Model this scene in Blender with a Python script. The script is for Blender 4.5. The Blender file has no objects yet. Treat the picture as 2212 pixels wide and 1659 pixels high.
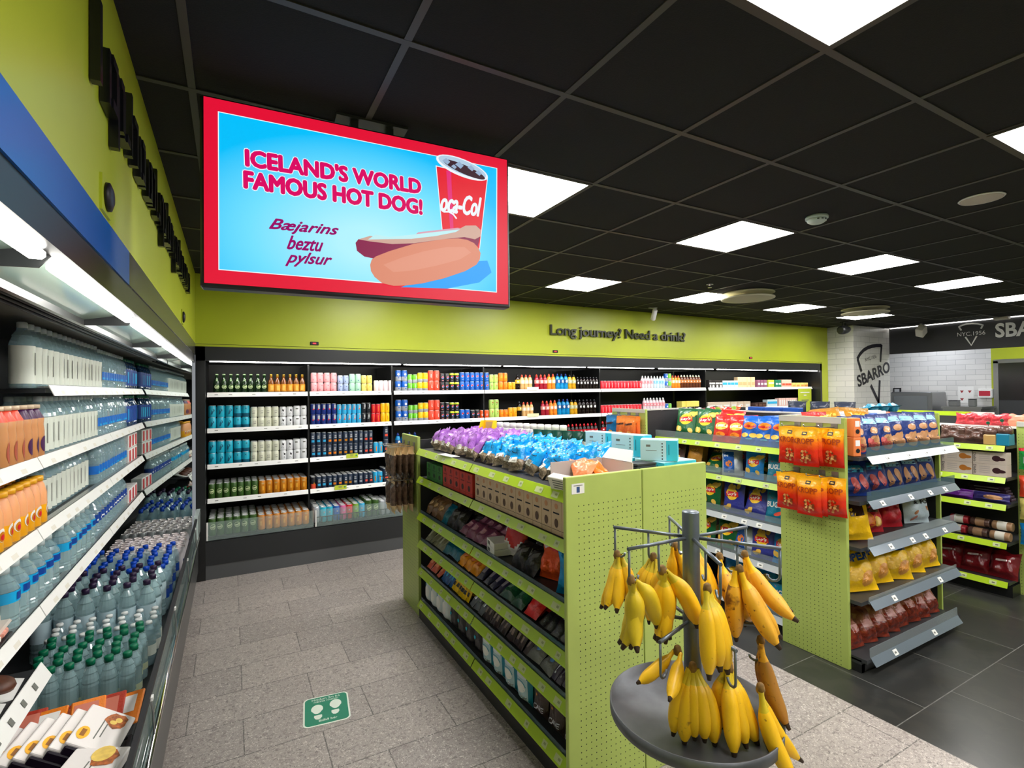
import bpy, bmesh, math, random
from math import sin, cos, pi, radians, sqrt
from mathutils import Vector, Matrix, Euler

SC = bpy.context.scene
COL = SC.collection
# ------------------------------------------------------------------ camera
cam_d = bpy.data.cameras.new('camera')
cam = bpy.data.objects.new('camera', cam_d)
COL.objects.link(cam)
EYE = 1.70
YAW, PITCH, ROLL = 0.505, 0.01178, -0.010316
cam_d.sensor_width = 36.0
cam_d.sensor_fit = 'HORIZONTAL'
cam_d.lens = 36.0 * 1098.65 / 2212.0
cam_d.clip_start = 0.02
_F = Vector((sin(YAW) * cos(PITCH), cos(YAW) * cos(PITCH), sin(PITCH)))
_R = Vector((cos(YAW), -sin(YAW), 0))
_U = _R.cross(_F)
_R2 = _R * cos(ROLL) + _U * sin(ROLL)
_U2 = _U * cos(ROLL) - _R * sin(ROLL)
cam.matrix_world = Matrix(((_R2.x, _U2.x, -_F.x, 0), (_R2.y, _U2.y, -_F.y, 0), (_R2.z, _U2.z, -_F.z, EYE), (0, 0, 0, 1)))
SC.camera = cam
# ------------------------------------------------------------------ world, exposure
wd = bpy.data.worlds.new('world')
SC.world = wd
wd.use_nodes = True
wd.node_tree.nodes['Background'].inputs[0].default_value = (0.9, 0.95, 1.0, 1)
wd.node_tree.nodes['Background'].inputs[1].default_value = 0.15
vs = SC.view_settings
vs.view_transform = 'Standard'
vs.look = 'None'
vs.gamma = 1.0
vs.use_curve_mapping = False
vs.exposure = 0.9
SC.cycles.max_bounces = 7
SC.cycles.diffuse_bounces = 4
SC.cycles.glossy_bounces = 4
SC.cycles.transmission_bounces = 4
SC.cycles.transparent_max_bounces = 24
SC.cycles.sample_clamp_indirect = 6.0
PANEL_E = 17.0      # ceiling light panels
TUBE_E = 16.0       # light tubes in the coolers
SCREEN_E = 0.55    # the hanging screen

# ------------------------------------------------------------------ materials
MATS = {}


def lin(c):
    return tuple(((x / 255) / 12.92 if x / 255 <= 0.04045 else ((x / 255 + 0.055) / 1.055) ** 2.4) for x in c)


def M(name, col=None, rough=0.5, metal=0.0, emit=0.0, alpha=1.0, noise=0.0, nscale=40.0, bump=0.0, bscale=60.0, spec=0.5, coat=0.0):
    if name in MATS:
        return MATS[name]
    m = bpy.data.materials.new(name)
    m.use_nodes = True
    nt = m.node_tree
    b = nt.nodes['Principled BSDF']
    c = lin(col)
    b.inputs['Base Color'].default_value = (*c, 1)
    b.inputs['Roughness'].default_value = rough
    b.inputs['Metallic'].default_value = metal
    b.inputs['Specular IOR Level'].default_value = spec
    if coat:
        b.inputs['Coat Weight'].default_value = coat
        b.inputs['Coat Roughness'].default_value = 0.08
    b.inputs['Alpha'].default_value = alpha
    if emit:
        b.inputs['Emission Color'].default_value = (*c, 1)
        b.inputs['Emission Strength'].default_value = emit
        b.inputs['Base Color'].default_value = (0, 0, 0, 1)
    tc = None
    if noise or bump:
        tc = nt.nodes.new('ShaderNodeTexCoord')
    if noise:
        n = nt.nodes.new('ShaderNodeTexNoise')
        n.inputs['Scale'].default_value = nscale
        n.inputs['Detail'].default_value = 4
        nt.links.new(tc.outputs['Object'], n.inputs['Vector'])
        r = nt.nodes.new('ShaderNodeValToRGB')
        r.color_ramp.elements[0].position = 0.3
        r.color_ramp.elements[1].position = 0.7
        r.color_ramp.elements[0].color = (*[x * (1 - noise) for x in c], 1)
        r.color_ramp.elements[1].color = (*[min(1, x * (1 + noise)) for x in c], 1)
        nt.links.new(n.outputs[0], r.inputs[0])
        nt.links.new(r.outputs[0], b.inputs['Base Color'])
    if bump:
        n2 = nt.nodes.new('ShaderNodeTexNoise')
        n2.inputs['Scale'].default_value = bscale
        n2.inputs['Detail'].default_value = 3
        bp = nt.nodes.new('ShaderNodeBump')
        bp.inputs['Strength'].default_value = bump
        bp.inputs['Distance'].default_value = 0.01
        nt.links.new(tc.outputs['Object'], n2.inputs['Vector'])
        nt.links.new(n2.outputs[0], bp.inputs['Height'])
        nt.links.new(bp.outputs[0], b.inputs['Normal'])
    MATS[name] = m
    return m


def P(name, col, **k):      # printed glossy plastic film / paint on cans and bags
    k.setdefault('rough', 0.32)
    return M(name, col, **k)


def foil(name, col, **k):   # crinkled bag film
    k.setdefault('rough', 0.28)
    k.setdefault('bump', 0.35)
    k.setdefault('bscale', 55)
    return M(name, col, **k)


def ramp_mat(name, stops, rough=0.3, axis=2, lo=0.0, hi=1.0, bump=0.3, coat=0):
    """Printed film whose inks blend along one axis of the thing itself."""
    if name in MATS:
        return MATS[name]
    m = M(name, (128, 128, 128), rough=rough, bump=bump, bscale=55)
    nt = m.node_tree
    tc = nt.nodes.new('ShaderNodeTexCoord')
    sp = nt.nodes.new('ShaderNodeSeparateXYZ')
    mr = nt.nodes.new('ShaderNodeMapRange')
    mr.inputs[1].default_value = lo
    mr.inputs[2].default_value = hi
    r = nt.nodes.new('ShaderNodeValToRGB')
    while len(r.color_ramp.elements) < len(stops):
        r.color_ramp.elements.new(0.5)
    for e, (p, c) in zip(r.color_ramp.elements, stops):
        e.position = p
        e.color = (*lin(c), 1)
    nt.links.new(tc.outputs['Object'], sp.inputs[0])
    nt.links.new(sp.outputs[axis], mr.inputs[0])
    nt.links.new(mr.outputs[0], r.inputs[0])
    nt.links.new(r.outputs[0], nt.nodes['Principled BSDF'].inputs['Base Color'])
    return m


def math_node(nt, op, a, b=None):
    n = nt.nodes.new('ShaderNodeMath')
    n.operation = op
    for i, v in enumerate((a, b)):
        if v is None:
            continue
        if isinstance(v, (int, float)):
            n.inputs[i].default_value = v
        else:
            nt.links.new(v, n.inputs[i])
    return n.outputs[0]


def peg_mat(name, axis, top, col, pitch=0.0257, lo=None, hi=None):
    """Green painted board with a punched grid of small holes."""
    m = M(name, col, rough=0.42, noise=0.05, nscale=6)
    nt = m.node_tree
    tc = nt.nodes.new('ShaderNodeTexCoord')
    sp = nt.nodes.new('ShaderNodeSeparateXYZ')
    nt.links.new(tc.outputs['Object'], sp.inputs[0])
    a, z = sp.outputs[axis], sp.outputs[2]
    fa = math_node(nt, 'SUBTRACT', math_node(nt, 'FRACT', math_node(nt, 'DIVIDE', a, pitch)), 0.5)
    fz = math_node(nt, 'SUBTRACT', math_node(nt, 'FRACT', math_node(nt, 'DIVIDE', z, pitch)), 0.5)
    d = math_node(nt, 'SQRT', math_node(nt, 'ADD', math_node(nt, 'MULTIPLY', fa, fa), math_node(nt, 'MULTIPLY', fz, fz)))
    hole = math_node(nt, 'LESS_THAN', d, 0.1)
    hole = math_node(nt, 'MULTIPLY', hole, math_node(nt, 'LESS_THAN', z, top))
    if lo is not None:
        for l, h in zip(lo, hi):
            pass
        ok = None
        for l, h in zip(lo, hi):
            w = math_node(nt, 'MULTIPLY', math_node(nt, 'GREATER_THAN', a, l), math_node(nt, 'LESS_THAN', a, h))
            ok = w if ok is None else math_node(nt, 'ADD', ok, w)
        hole = math_node(nt, 'MULTIPLY', hole, ok)
    mx = nt.nodes.new('ShaderNodeMix')
    mx.data_type = 'RGBA'
    b = nt.nodes['Principled BSDF']
    src = b.inputs['Base Color'].links[0].from_socket
    nt.links.new(hole, mx.inputs[0])
    nt.links.new(src, mx.inputs[6])
    mx.inputs[7].default_value = (0.012, 0.018, 0.006, 1)
    nt.links.new(mx.outputs[2], b.inputs['Base Color'])
    return m


# ------------------------------------------------------------------ mesh builder
_bevcache = {}


def bev_box(sx, sy, sz, bev, seg):
    k = (round(sx, 4), round(sy, 4), round(sz, 4), round(bev, 4), seg)
    if k not in _bevcache:
        bm = bmesh.new()
        bmesh.ops.create_cube(bm, size=1)
        bmesh.ops.scale(bm, vec=(sx, sy, sz), verts=bm.verts)
        bmesh.ops.bevel(bm, geom=list(bm.edges), offset=bev, segments=seg, affect='EDGES', profile=0.5)
        bm.verts.index_update()
        _bevcache[k] = ([v.co.copy() for v in bm.verts], [[v.index for v in f.verts] for f in bm.faces])
        bm.free()
    return _bevcache[k]


class MB:
    def __init__(s):
        s.v, s.f, s.m, s.sm, s.mats = [], [], [], [], []

    def mi(s, mat):
        if mat not in s.mats:
            s.mats.append(mat)
        return s.mats.index(mat)

    def add(s, vs_, fs, mat, smooth=False, T=None):
        o = len(s.v)
        s.v += [tuple(T @ Vector(v)) for v in vs_] if T is not None else [tuple(v) for v in vs_]
        ml = mat if isinstance(mat, list) else None
        i0 = None if ml else s.mi(mat)
        for k, f in enumerate(fs):
            s.f.append([o + i for i in f])
            s.m.append(s.mi(ml[k]) if ml else i0)
            s.sm.append(smooth)
        return s

    def box(s, x0, x1, y0, y1, z0, z1, mat, bev=0, seg=1, T=None):
        x0, x1 = min(x0, x1), max(x0, x1)
        y0, y1 = min(y0, y1), max(y0, y1)
        z0, z1 = min(z0, z1), max(z0, z1)
        if bev:
            vs_, fs = bev_box(x1 - x0, y1 - y0, z1 - z0, bev, seg)
            c = Vector(((x0 + x1) / 2, (y0 + y1) / 2, (z0 + z1) / 2))
            return s.add([v + c for v in vs_], fs, mat, False, T)
        vs_ = [(x0, y0, z0), (x1, y0, z0), (x1, y1, z0), (x0, y1, z0), (x0, y0, z1), (x1, y0, z1), (x1, y1, z1), (x0, y1, z1)]
        fs = [(0, 3, 2, 1), (4, 5, 6, 7), (0, 1, 5, 4), (1, 2, 6, 5), (2, 3, 7, 6), (3, 0, 4, 7)]
        return s.add(vs_, fs, mat, False, T)

    def lathe(s, prof, mats, n=16, T=None, cap0=True, cap1=True, smooth=True):
        """prof: [(r, z)], mats: one or one per ring gap"""
        vs_, fs, ms = [], [], []
        for r, z in prof:
            for i in range(n):
                a = 2 * pi * i / n
                vs_.append((r * sin(a), -r * cos(a), z))
        for j in range(len(prof) - 1):
            for i in range(n):
                k = (i + 1) % n
                fs.append((j * n + i, j * n + k, (j + 1) * n + k, (j + 1) * n + i))
                ms.append(mats[j] if isinstance(mats, list) else mats)
        m0 = mats[0] if isinstance(mats, list) else mats
        m1 = mats[-1] if isinstance(mats, list) else mats
        s.add(vs_, fs, ms, smooth, T)
        o = len(s.v) - len(vs_)
        for on, ring, mm in ((cap0, 0, m0), (cap1, len(prof) - 1, m1)):
            if on:
                s.f.append([o + ring * n + i for i in (range(n - 1, -1, -1) if ring == 0 else range(n))])
                s.m.append(s.mi(mm))
                s.sm.append(False)
        return s

    def tube(s, pts, r, mat, n=8, T=None):
        pts = [Vector(p) for p in pts]
        rr = r if isinstance(r, (list, tuple)) else [r] * len(pts)
        vs_, fs = [], []
        up = None
        for j, p in enumerate(pts):
            d = (pts[min(j + 1, len(pts) - 1)] - pts[max(j - 1, 0)]).normalized()
            if up is None:
                up = d.orthogonal().normalized()
            up = (up - d * up.dot(d))
            up = up.normalized() if up.length > 1e-6 else d.orthogonal().normalized()
            sd = d.cross(up)
            for i in range(n):
                a = 2 * pi * i / n
                vs_.append(p + (up * cos(a) + sd * sin(a)) * rr[j])
        for j in range(len(pts) - 1):
            for i in range(n):
                k = (i + 1) % n
                fs.append((j * n + i, j * n + k, (j + 1) * n + k, (j + 1) * n + i))
        ml = mat
        if isinstance(mat, list):
            ml = [mat[j] for j in range(len(pts) - 1) for _ in range(n)]
        s.add(vs_, fs, ml, True, T)
        o = len(s.v) - len(vs_)
        for ring in (0, len(pts) - 1):
            s.f.append([o + ring * n + i for i in (range(n - 1, -1, -1) if ring == 0 else range(n))])
            s.m.append(s.mi(mat[0 if ring == 0 else -1]) if isinstance(mat, list) else s.mi(mat))
            s.sm.append(False)
        return s

    def decal(s, shape, fn, mat, smooth=False):
        vs_, fs = shape
        return s.add([fn(x, z) for x, z in vs_], fs, mat, smooth)

    def mesh(s, name):
        me = bpy.data.meshes.new(name)
        me.from_pydata(s.v, [], s.f)
        for m in s.mats:
            me.materials.append(m)
        me.polygons.foreach_set('material_index', s.m)
        me.polygons.foreach_set('use_smooth', s.sm)
        me.update()
        return me

    def build(s, name, parent=None, label=None, loc=None, rot=None):
        o = bpy.data.objects.new(name, s.mesh(name))
        COL.objects.link(o)
        if parent is not None:
            o.parent = parent
        if loc:
            o.location = loc
        if rot:
            o.rotation_euler = rot
        if label:
            o['label'] = label
        return o


# ------------------------------------------------------------------ flat shapes (x, z)
_txt = {}


def text2d(t, bold=0.0, shear=0.0, extrude=0.0, space=1.0):
    k = (t, bold, shear, extrude, space)
    if k not in _txt:
        cu = bpy.data.curves.new('t', 'FONT')
        cu.body = t
        cu.size = 1
        cu.offset = bold
        cu.shear = shear
        cu.extrude = extrude
        cu.space_character = space
        cu.fill_mode = 'FRONT' if not extrude else 'BOTH'
        cu.resolution_u = 3
        o = bpy.data.objects.new('t', cu)
        me = bpy.data.meshes.new_from_object(o)
        _txt[k] = ([tuple(v.co) for v in me.vertices], [list(p.vertices) for p in me.polygons])
        bpy.data.objects.remove(o)
        bpy.data.curves.remove(cu)
        bpy.data.meshes.remove(me)
    return _txt[k]


def text(t, w, h, cx=0, cz=0, bold=0.0, shear=0.0, rot=0.0, space=1.0):
    vs_, fs = text2d(t, bold, shear, 0, space)
    xs = [v[0] for v in vs_]
    ys = [v[1] for v in vs_]
    x0, x1, y0, y1 = min(xs), max(xs), min(ys), max(ys)
    c, s_ = cos(rot), sin(rot)
    out = []
    for v in vs_:
        x = ((v[0] - x0) / (x1 - x0) - 0.5) * w
        y = ((v[1] - y0) / (y1 - y0) - 0.5) * h
        out.append((cx + x * c - y * s_, cz + x * s_ + y * c))
    return out, fs


def heavy(t, w, h, cx, cz, e, rot=0.0, shear=0.0, space=1.0):
    """bold lettering: the same word laid over itself around a small ring"""
    vs_, fs = [], []
    for k in range(9):
        a = pi * k / 4
        dx, dz = (e * cos(a), e * sin(a)) if k < 8 else (0, 0)
        v, f = text(t, w - 2 * e, h - 2 * e, cx + dx, cz + dz, 0.0, shear, rot, space)
        fs += [[i + len(vs_) for i in q] for q in f]
        vs_ += v
    return vs_, fs


def disc(rx, rz, cx=0, cz=0, n=16, rings=3, rot=0.0, a0=0.0, a1=2 * pi):
    full = abs(a1 - a0 - 2 * pi) < 1e-6
    nn = n if full else n + 1
    c, s_ = cos(rot), sin(rot)
    pts = [(cx, cz)]
    for j in range(1, rings + 1):
        for i in range(nn):
            a = a0 + (a1 - a0) * i / n
            x, z = rx * j / rings * cos(a), rz * j / rings * sin(a)
            pts.append((cx + x * c - z * s_, cz + x * s_ + z * c))
    fs = []
    for i in range(n):
        k = (i + 1) % nn
        fs.append((0, 1 + i, 1 + k))
        for j in range(rings - 1):
            o, q = 1 + j * nn, 1 + (j + 1) * nn
            fs.append((o + i, q + i, q + k, o + k))
    return pts, fs


def rect(w, h, cx=0, cz=0, nx=4, nz=4, rot=0.0, shear=0.0):
    c, s_ = cos(rot), sin(rot)
    pts = []
    for j in range(nz + 1):
        for i in range(nx + 1):
            x, z = w * (i / nx - 0.5), h * (j / nz - 0.5)
            x += shear * z
            pts.append((cx + x * c - z * s_, cz + x * s_ + z * c))
    fs = [(j * (nx + 1) + i, j * (nx + 1) + i + 1, (j + 1) * (nx + 1) + i + 1, (j + 1) * (nx + 1) + i) for j in range(nz) for i in range(nx)]
    return pts, fs


def poly(pts):
    return list(pts), [list(range(len(pts)))]


def stroke(pts, w):
    pts = [Vector((p[0], p[1])) for p in pts]
    out = []
    for j, p in enumerate(pts):
        d = (pts[min(j + 1, len(pts) - 1)] - pts[max(j - 1, 0)]).normalized()
        nrm = Vector((-d.y, d.x)) * w / 2
        out += [tuple(p + nrm), tuple(p - nrm)]
    return out, [(2 * j, 2 * j + 1, 2 * j + 3, 2 * j + 2) for j in range(len(pts) - 1)]


def arc(cx, cz, rx, rz, a0, a1, n=12):
    return [(cx + rx * cos(a0 + (a1 - a0) * i / n), cz + rz * sin(a0 + (a1 - a0) * i / n)) for i in range(n + 1)]


# ------------------------------------------------------------------ things
ORD = ['first', 'second', 'third', 'fourth', 'fifth', 'sixth', 'seventh', 'eighth', 'ninth', 'tenth', 'eleventh', 'twelfth', 'thirteenth', 'fourteenth', 'fifteenth',
       'sixteenth', 'seventeenth', 'eighteenth', 'nineteenth', 'twentieth', 'twenty-first', 'twenty-second', 'twenty-third', 'twenty-fourth', 'twenty-fifth', 'twenty-sixth']
LABELS = {}


def thing(name, label, cat, loc=(0, 0, 0), rot=(0, 0, 0), group=None, s=1):
    if label in LABELS:
        print('DUP LABEL', label)
    LABELS[label] = 1
    if not 4 <= len(label.split()) <= 16:
        print('LABEL LENGTH', len(label.split()), label)
    o = bpy.data.objects.new(name, None)
    COL.objects.link(o)
    o.empty_display_size = 0.05
    o.location = loc
    o.rotation_euler = rot if isinstance(rot, (tuple, list, Euler)) else (0, 0, rot)
    if s != 1:
        o.scale = (s, s, s)
    o['label'] = label
    o['category'] = cat
    if group:
        o['group'] = group
    return o


def struct(name, mb):
    o = mb.build(name)
    o['kind'] = 'structure'
    return o


KIND = {}


def kind(key, name, cat, parts):
    """parts: [(part name, mesh, [(sub-part name, mesh)], label or None)]"""
    KIND[key] = (name, cat, [(p if len(p) == 4 else (*p, [], None)[:4]) if len(p) != 3 else (*p, None) for p in parts])


def put(key, loc, rot, label, group=None, s=1):
    name, cat, parts = KIND[key]
    if rot[0] or rot[1]:        # a tipped thing still rests on its lowest point
        m3 = Euler(rot).to_matrix()
        low = min((m3 @ v.co).z for p_ in parts[:1] for v in p_[1].vertices)
        loc = (loc[0], loc[1], loc[2] - low * s + 0.001)
    r = thing(name, label, cat, loc, rot, group, s)
    for pn, me, subs, lb in parts:
        o = bpy.data.objects.new(pn, me)
        COL.objects.link(o)
        o.parent = r
        if lb:
            o['label'] = lb
        for sn, sme in subs:
            q = bpy.data.objects.new(sn, sme)
            COL.objects.link(q)
            q.parent = o
    return r
# ------------------------------------------------------------------ shared materials
GREEN = (188, 200, 50)
m_green = M('green_wall_paint', GREEN, rough=0.38, noise=0.03, nscale=3)
m_gshelf = M('green_shelf_paint', (168, 188, 92), rough=0.4, noise=0.04, nscale=8)
m_strip = M('green_price_strip', (172, 204, 40), rough=0.3)
m_black = M('black_laminate', (26, 27, 28), rough=0.35, noise=0.1, nscale=15)
m_dark = M('dark_grey_metal', (52, 54, 56), rough=0.4)
m_char = M('charcoal_panel', (38, 40, 42), rough=0.5)
m_grey = M('grey_metal', (128, 130, 130), rough=0.35, metal=0.3)
m_chrome = M('chrome', (225, 225, 225), rough=0.12, metal=1.0)
m_white = M('white_plastic', (238, 238, 234), rough=0.35)
m_offw = M('off_white_card', (226, 222, 210), rough=0.6)
m_tube = M('light_tube', (255, 252, 245), emit=TUBE_E)
m_panel = M('light_panel', (255, 252, 248), emit=PANEL_E)
m_inkp = M('pale_grey_ink', (150, 160, 112), rough=0.7)
m_tag = M('price_tag_paper', (196, 208, 150), rough=0.6)
m_ink = M('grey_ink', (110, 112, 105), rough=0.7)
m_blk = M('black_ink', (22, 20, 26), rough=0.5)
m_alu = M('aluminium_lid', (214, 216, 216), rough=0.35, metal=0.4)
m_glass = M('clear_glass', (206, 228, 222), rough=0.03, alpha=0.16, spec=0.8)
m_acryl = M('clear_acrylic', (205, 222, 226), rough=0.06, alpha=0.14, spec=0.4)
m_smoke = M('smoked_acrylic', (84, 112, 122), rough=0.08, alpha=0.45, spec=0.6)
m_mirror = M('mirror', (206, 214, 212), rough=0.015, metal=1.0)
m_steel = M('brushed_steel', (150, 152, 152), rough=0.3, metal=0.8)


def brick_mat(name, c1, c2, mort, w, h, off, mortar, origin, axes=(0, 1), rough=0.5, speck=None, msm=0.1):
    m = M(name, c1, rough=rough)
    nt = m.node_tree
    b = nt.nodes['Principled BSDF']
    tc = nt.nodes.new('ShaderNodeTexCoord')
    sp = nt.nodes.new('ShaderNodeSeparateXYZ')
    cb = nt.nodes.new('ShaderNodeCombineXYZ')
    nt.links.new(tc.outputs['Object'], sp.inputs[0])
    for k in (0, 1):
        nt.links.new(math_node(nt, 'ADD', sp.outputs[axes[k]], -origin[k]), cb.inputs[k])
    br = nt.nodes.new('ShaderNodeTexBrick')
    br.offset = off
    br.inputs['Color1'].default_value = (*lin(c1), 1)
    br.inputs['Color2'].default_value = (*lin(c2), 1)
    br.inputs['Mortar'].default_value = (*lin(mort), 1)
    br.inputs['Scale'].default_value = 1
    br.inputs['Mortar Size'].default_value = mortar
    br.inputs['Mortar Smooth'].default_value = msm
    br.inputs['Brick Width'].default_value = w
    br.inputs['Row Height'].default_value = h
    nt.links.new(cb.outputs[0], br.inputs['Vector'])
    out = br.outputs['Color']
    if speck:
        for sc, col, th, fac in speck:
            n = nt.nodes.new('ShaderNodeTexNoise')
            n.inputs['Scale'].default_value = sc
            n.inputs['Detail'].default_value = 3
            n.inputs['Distortion'].default_value = 1.4
            nt.links.new(tc.outputs['Object'], n.inputs['Vector'])
            rp = nt.nodes.new('ShaderNodeValToRGB')
            rp.color_ramp.elements[0].position = th
            rp.color_ramp.elements[1].position = th + 0.06
            rp.color_ramp.elements[1].color = (fac, fac, fac, 1)
            nt.links.new(n.outputs[0], rp.inputs[0])
            mx = nt.nodes.new('ShaderNodeMix')
            mx.data_type = 'RGBA'
            nt.links.new(rp.outputs[0], mx.inputs[0])
            nt.links.new(out, mx.inputs[6])
            mx.inputs[7].default_value = (*lin(col), 1)
            out = mx.outputs[2]
    nt.links.new(out, b.inputs['Base Color'])
    return m


m_floor = brick_mat('grey_granite_tiles', (166, 157, 150), (148, 140, 135), (92, 88, 84), 0.6, 0.3, 0.42, 0.003, (0.05, 0.02), rough=0.42,
                    speck=[(60, (100, 94, 91), 0.58, 0.8), (85, (206, 198, 190), 0.57, 0.8), (38, (118, 108, 104), 0.56, 0.5), (160, (70, 66, 64), 0.66, 0.8)])
m_floord = brick_mat('dark_slate_tiles', (50, 50, 48), (41, 42, 41), (112, 112, 108), 0.6, 0.6, 0.5, 0.0025, (2.9, 0.12), rough=0.3,
                     speck=[(6, (62, 60, 56), 0.5, 0.35)])
m_brick = brick_mat('white_glazed_brick', (226, 225, 220), (216, 215, 211), (186, 186, 182), 0.3, 0.1, 0.5, 0.004, (0, 0), axes=(0, 2), rough=0.3)
m_brickx = brick_mat('white_glazed_brick_return', (226, 225, 220), (216, 215, 211), (186, 186, 182), 0.3, 0.1, 0.5, 0.004, (0, 0), axes=(1, 2), rough=0.3)
m_ceil = M('black_ceiling_tile', (12, 12, 14), rough=0.9, noise=0.18, nscale=120, bump=0.15, bscale=200)
m_tbar = M('ceiling_tbar', (66, 63, 57), rough=0.45, metal=0.2)

# ------------------------------------------------------------------ room shell
CZ = 2.787
GX, GY = 1.682, 2.127
b = MB(); b.box(-1.2, 2.9, -4, 6.4, -0.05, 0, m_floor); struct('floor', b)
b = MB(); b.box(2.9, 13.2, -4, 6.4, -0.05, 0, m_floord); struct('floor_dark', b)
b = MB(); b.box(-1.2, 13.2, -4, 6.4, CZ, CZ + 0.06, m_ceil); struct('ceiling', b)
b = MB()
for i in range(-4, 16):
    x = GX + 0.6 * i
    if -0.28 < x < 10.85:
        b.box(x - 0.012, x + 0.012, -4, 5.4, CZ - 0.004, CZ, m_tbar)
for j in range(-10, 6):
    y = GY + 0.6 * j
    if y < 5.38:
        b.box(-0.28, 10.88, y - 0.012, y + 0.012, CZ - 0.0045, CZ - 0.0005, m_tbar)
o = struct('trim_1', b)
b = MB(); b.box(-0.34, -0.28, -4, 5.46, 2.15, CZ, m_green); b.box(-1.2, -0.28, -4, 0.25, 0, 2.15, m_green); struct('wall_left', b)
b = MB(); b.box(-0.28, 9.66, 5.4, 5.46, 2.15, CZ, m_green); b.box(9.47, 9.66, 5.4, 5.46, 0, 2.15, m_green)
b.box(-0.28, 9.47, 5.405, 5.46, 2.126, 2.146, m_green); struct('wall_back', b)
b = MB(); b.box(9.66, 10.89, 4.95, 6.4, 0, CZ, m_brick)
for i, f in enumerate(b.f):
    pass
o = struct('wall_pillar', b)
o.data.materials.append(m_brickx)
for p in o.data.polygons:
    if abs(p.normal.x) > 0.9:
        p.material_index = 1
m_hdr = M('black_header_panel', (36, 37, 39), rough=0.5)
b = MB(); b.box(10.89, 10.97, -4, 4.95, 2.302, CZ, m_hdr); struct('wall_header', b)
b = MB(); b.box(12.4, 12.5, 3.97, 6.4, 0, CZ, m_brickx); struct('wall_kitchen', b)
b = MB(); b.box(12.4, 12.5, -4, 3.97, 0, CZ, m_green); struct('wall_right', b)
b = MB(); b.box(10.89, 12.5, 6.3, 6.4, 0, CZ, m_brick); struct('wall_kitchen_back', b)
m_fw = M('pale_grey_wall', (190, 190, 186), rough=0.6)
b = MB(); b.box(-1.2, 13.2, -4.1, -4, 0, CZ, m_fw); struct('wall_front', b)
# doorway in the green kitchen wall
b = MB()
b.box(12.36, 12.4, 3.86, 3.93, 0, 2.14, m_steel); b.box(12.36, 12.4, 3.42, 3.49, 0, 2.14, m_steel); b.box(12.36, 12.4, 3.42, 3.93, 2.1, 2.17, m_steel)
b.box(12.372, 12.4, 3.49, 3.86, 1.42, 2.1, M('dark_door_pane', (24, 26, 28), rough=0.15))
b.box(12.37, 12.4, 3.49, 3.86, 0, 1.42, m_dark)
b.box(12.36, 12.4, 3.0, 3.40, 0, 2.1, m_steel)
struct('door_1', b)

# ------------------------------------------------------------------ ceiling lights and fittings
lbl = {(-1, 0): 'square ceiling light beside the right edge of the hanging screen', (2, 0): 'large square ceiling light nearest the smoke detector',
       (2, 3): 'square ceiling light just right of the screen, near the green wall', (5, 3): 'square ceiling light touching the round pendant disc near the green wall',
       (8, 3): 'square ceiling light between the two round pendant discs', (5, 0): 'square ceiling light in front of the round pendant discs',
       (8, 0): 'square ceiling light, second from the right picture edge', (11, 0): 'square ceiling light cut off by the right edge, above the black sign header',
       (-1, -3): 'largest ceiling light, cut off by the top of the picture', (2, -3): 'ceiling light cut off high at the right picture edge',
       (11, 3): 'square ceiling light nearest the white brick pillar', (-1, 3): 'square ceiling light hidden behind the hanging screen'}
for (i, j) in [(i, j) for i in (-1, 2, 5, 8, 11) for j in (-6, -3, 0, 3)]:
    x, y = GX + 0.6 * i, GY + 0.6 * j
    l = lbl.get((i, j), 'square ceiling light outside the picture, row %s column %s' % (ORD[(j + 6) // 3], ORD[(i + 1) // 3]))
    t = thing('ceiling_light', l, 'light', (x + 0.3, y + 0.3, CZ - 0.001), group='square ceiling lights')
    b = MB()
    for a, c in ((-1, 0), (1, 0), (0, -1), (0, 1)):
        if a:
            b.box(a * 0.288 - 0.008, a * 0.288 + 0.008, -0.296, 0.296, -0.007, 0, m_tbar)
        else:
            b.box(-0.28, 0.28, c * 0.288 - 0.008, c * 0.288 + 0.008, -0.007, 0, m_tbar)
    b.build('frame', t)
    b = MB(); b.box(-0.28, 0.28, -0.28, 0.28, -0.005, -0.001, m_panel); b.build('diffuser', t)
m_disc = M('pendant_disc_white', (214, 208, 178), rough=0.5)
for k, (x, y, l) in enumerate(((5.2, 3.79, 'round pale ceiling disc overlapping a ceiling light near the green wall'), (7.74, 3.81, 'round pale ceiling disc nearest the white brick pillar'))):
    t = thing('ceiling_disc', l, 'ceiling disc', (x, y, CZ), group='round ceiling discs')
    b = MB(); b.lathe([(0.27, 0), (0.285, -0.004), (0.285, -0.012), (0.27, -0.016)], m_disc, 32); b.build('upper_ring', t)
    b = MB(); b.lathe([(0.03, -0.016), (0.03, -0.055)], m_dark, 10); b.build('hanger', t)
    b = MB(); b.lathe([(0.27, -0.055), (0.285, -0.06), (0.285, -0.07), (0.26, -0.076), (0.001, -0.078)], m_disc, 32); b.build('lower_disc', t)
t = thing('ceiling_speaker', 'round flat ceiling speaker high on the right, without a hanger', 'speaker', (3.82, 1.25, CZ))
b = MB(); b.lathe([(0.10, 0), (0.105, -0.004), (0.10, -0.009)], m_white, 28); b.build('rim', t)
b = MB(); b.lathe([(0.097, -0.009), (0.09, -0.011), (0.001, -0.011)], M('speaker_grille', (206, 198, 184), rough=0.7, bump=0.4, bscale=300), 28); b.build('grille', t)
t = thing('smoke_detector', 'white smoke detector on the ceiling between two ceiling lights', 'smoke detector', (3.27, 1.88, CZ))
m_det = M('detector_plastic', (190, 206, 200), rough=0.4)
b = MB(); b.lathe([(0.062, 0), (0.066, -0.008), (0.064, -0.02)], m_det, 24); b.build('base', t)
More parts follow.
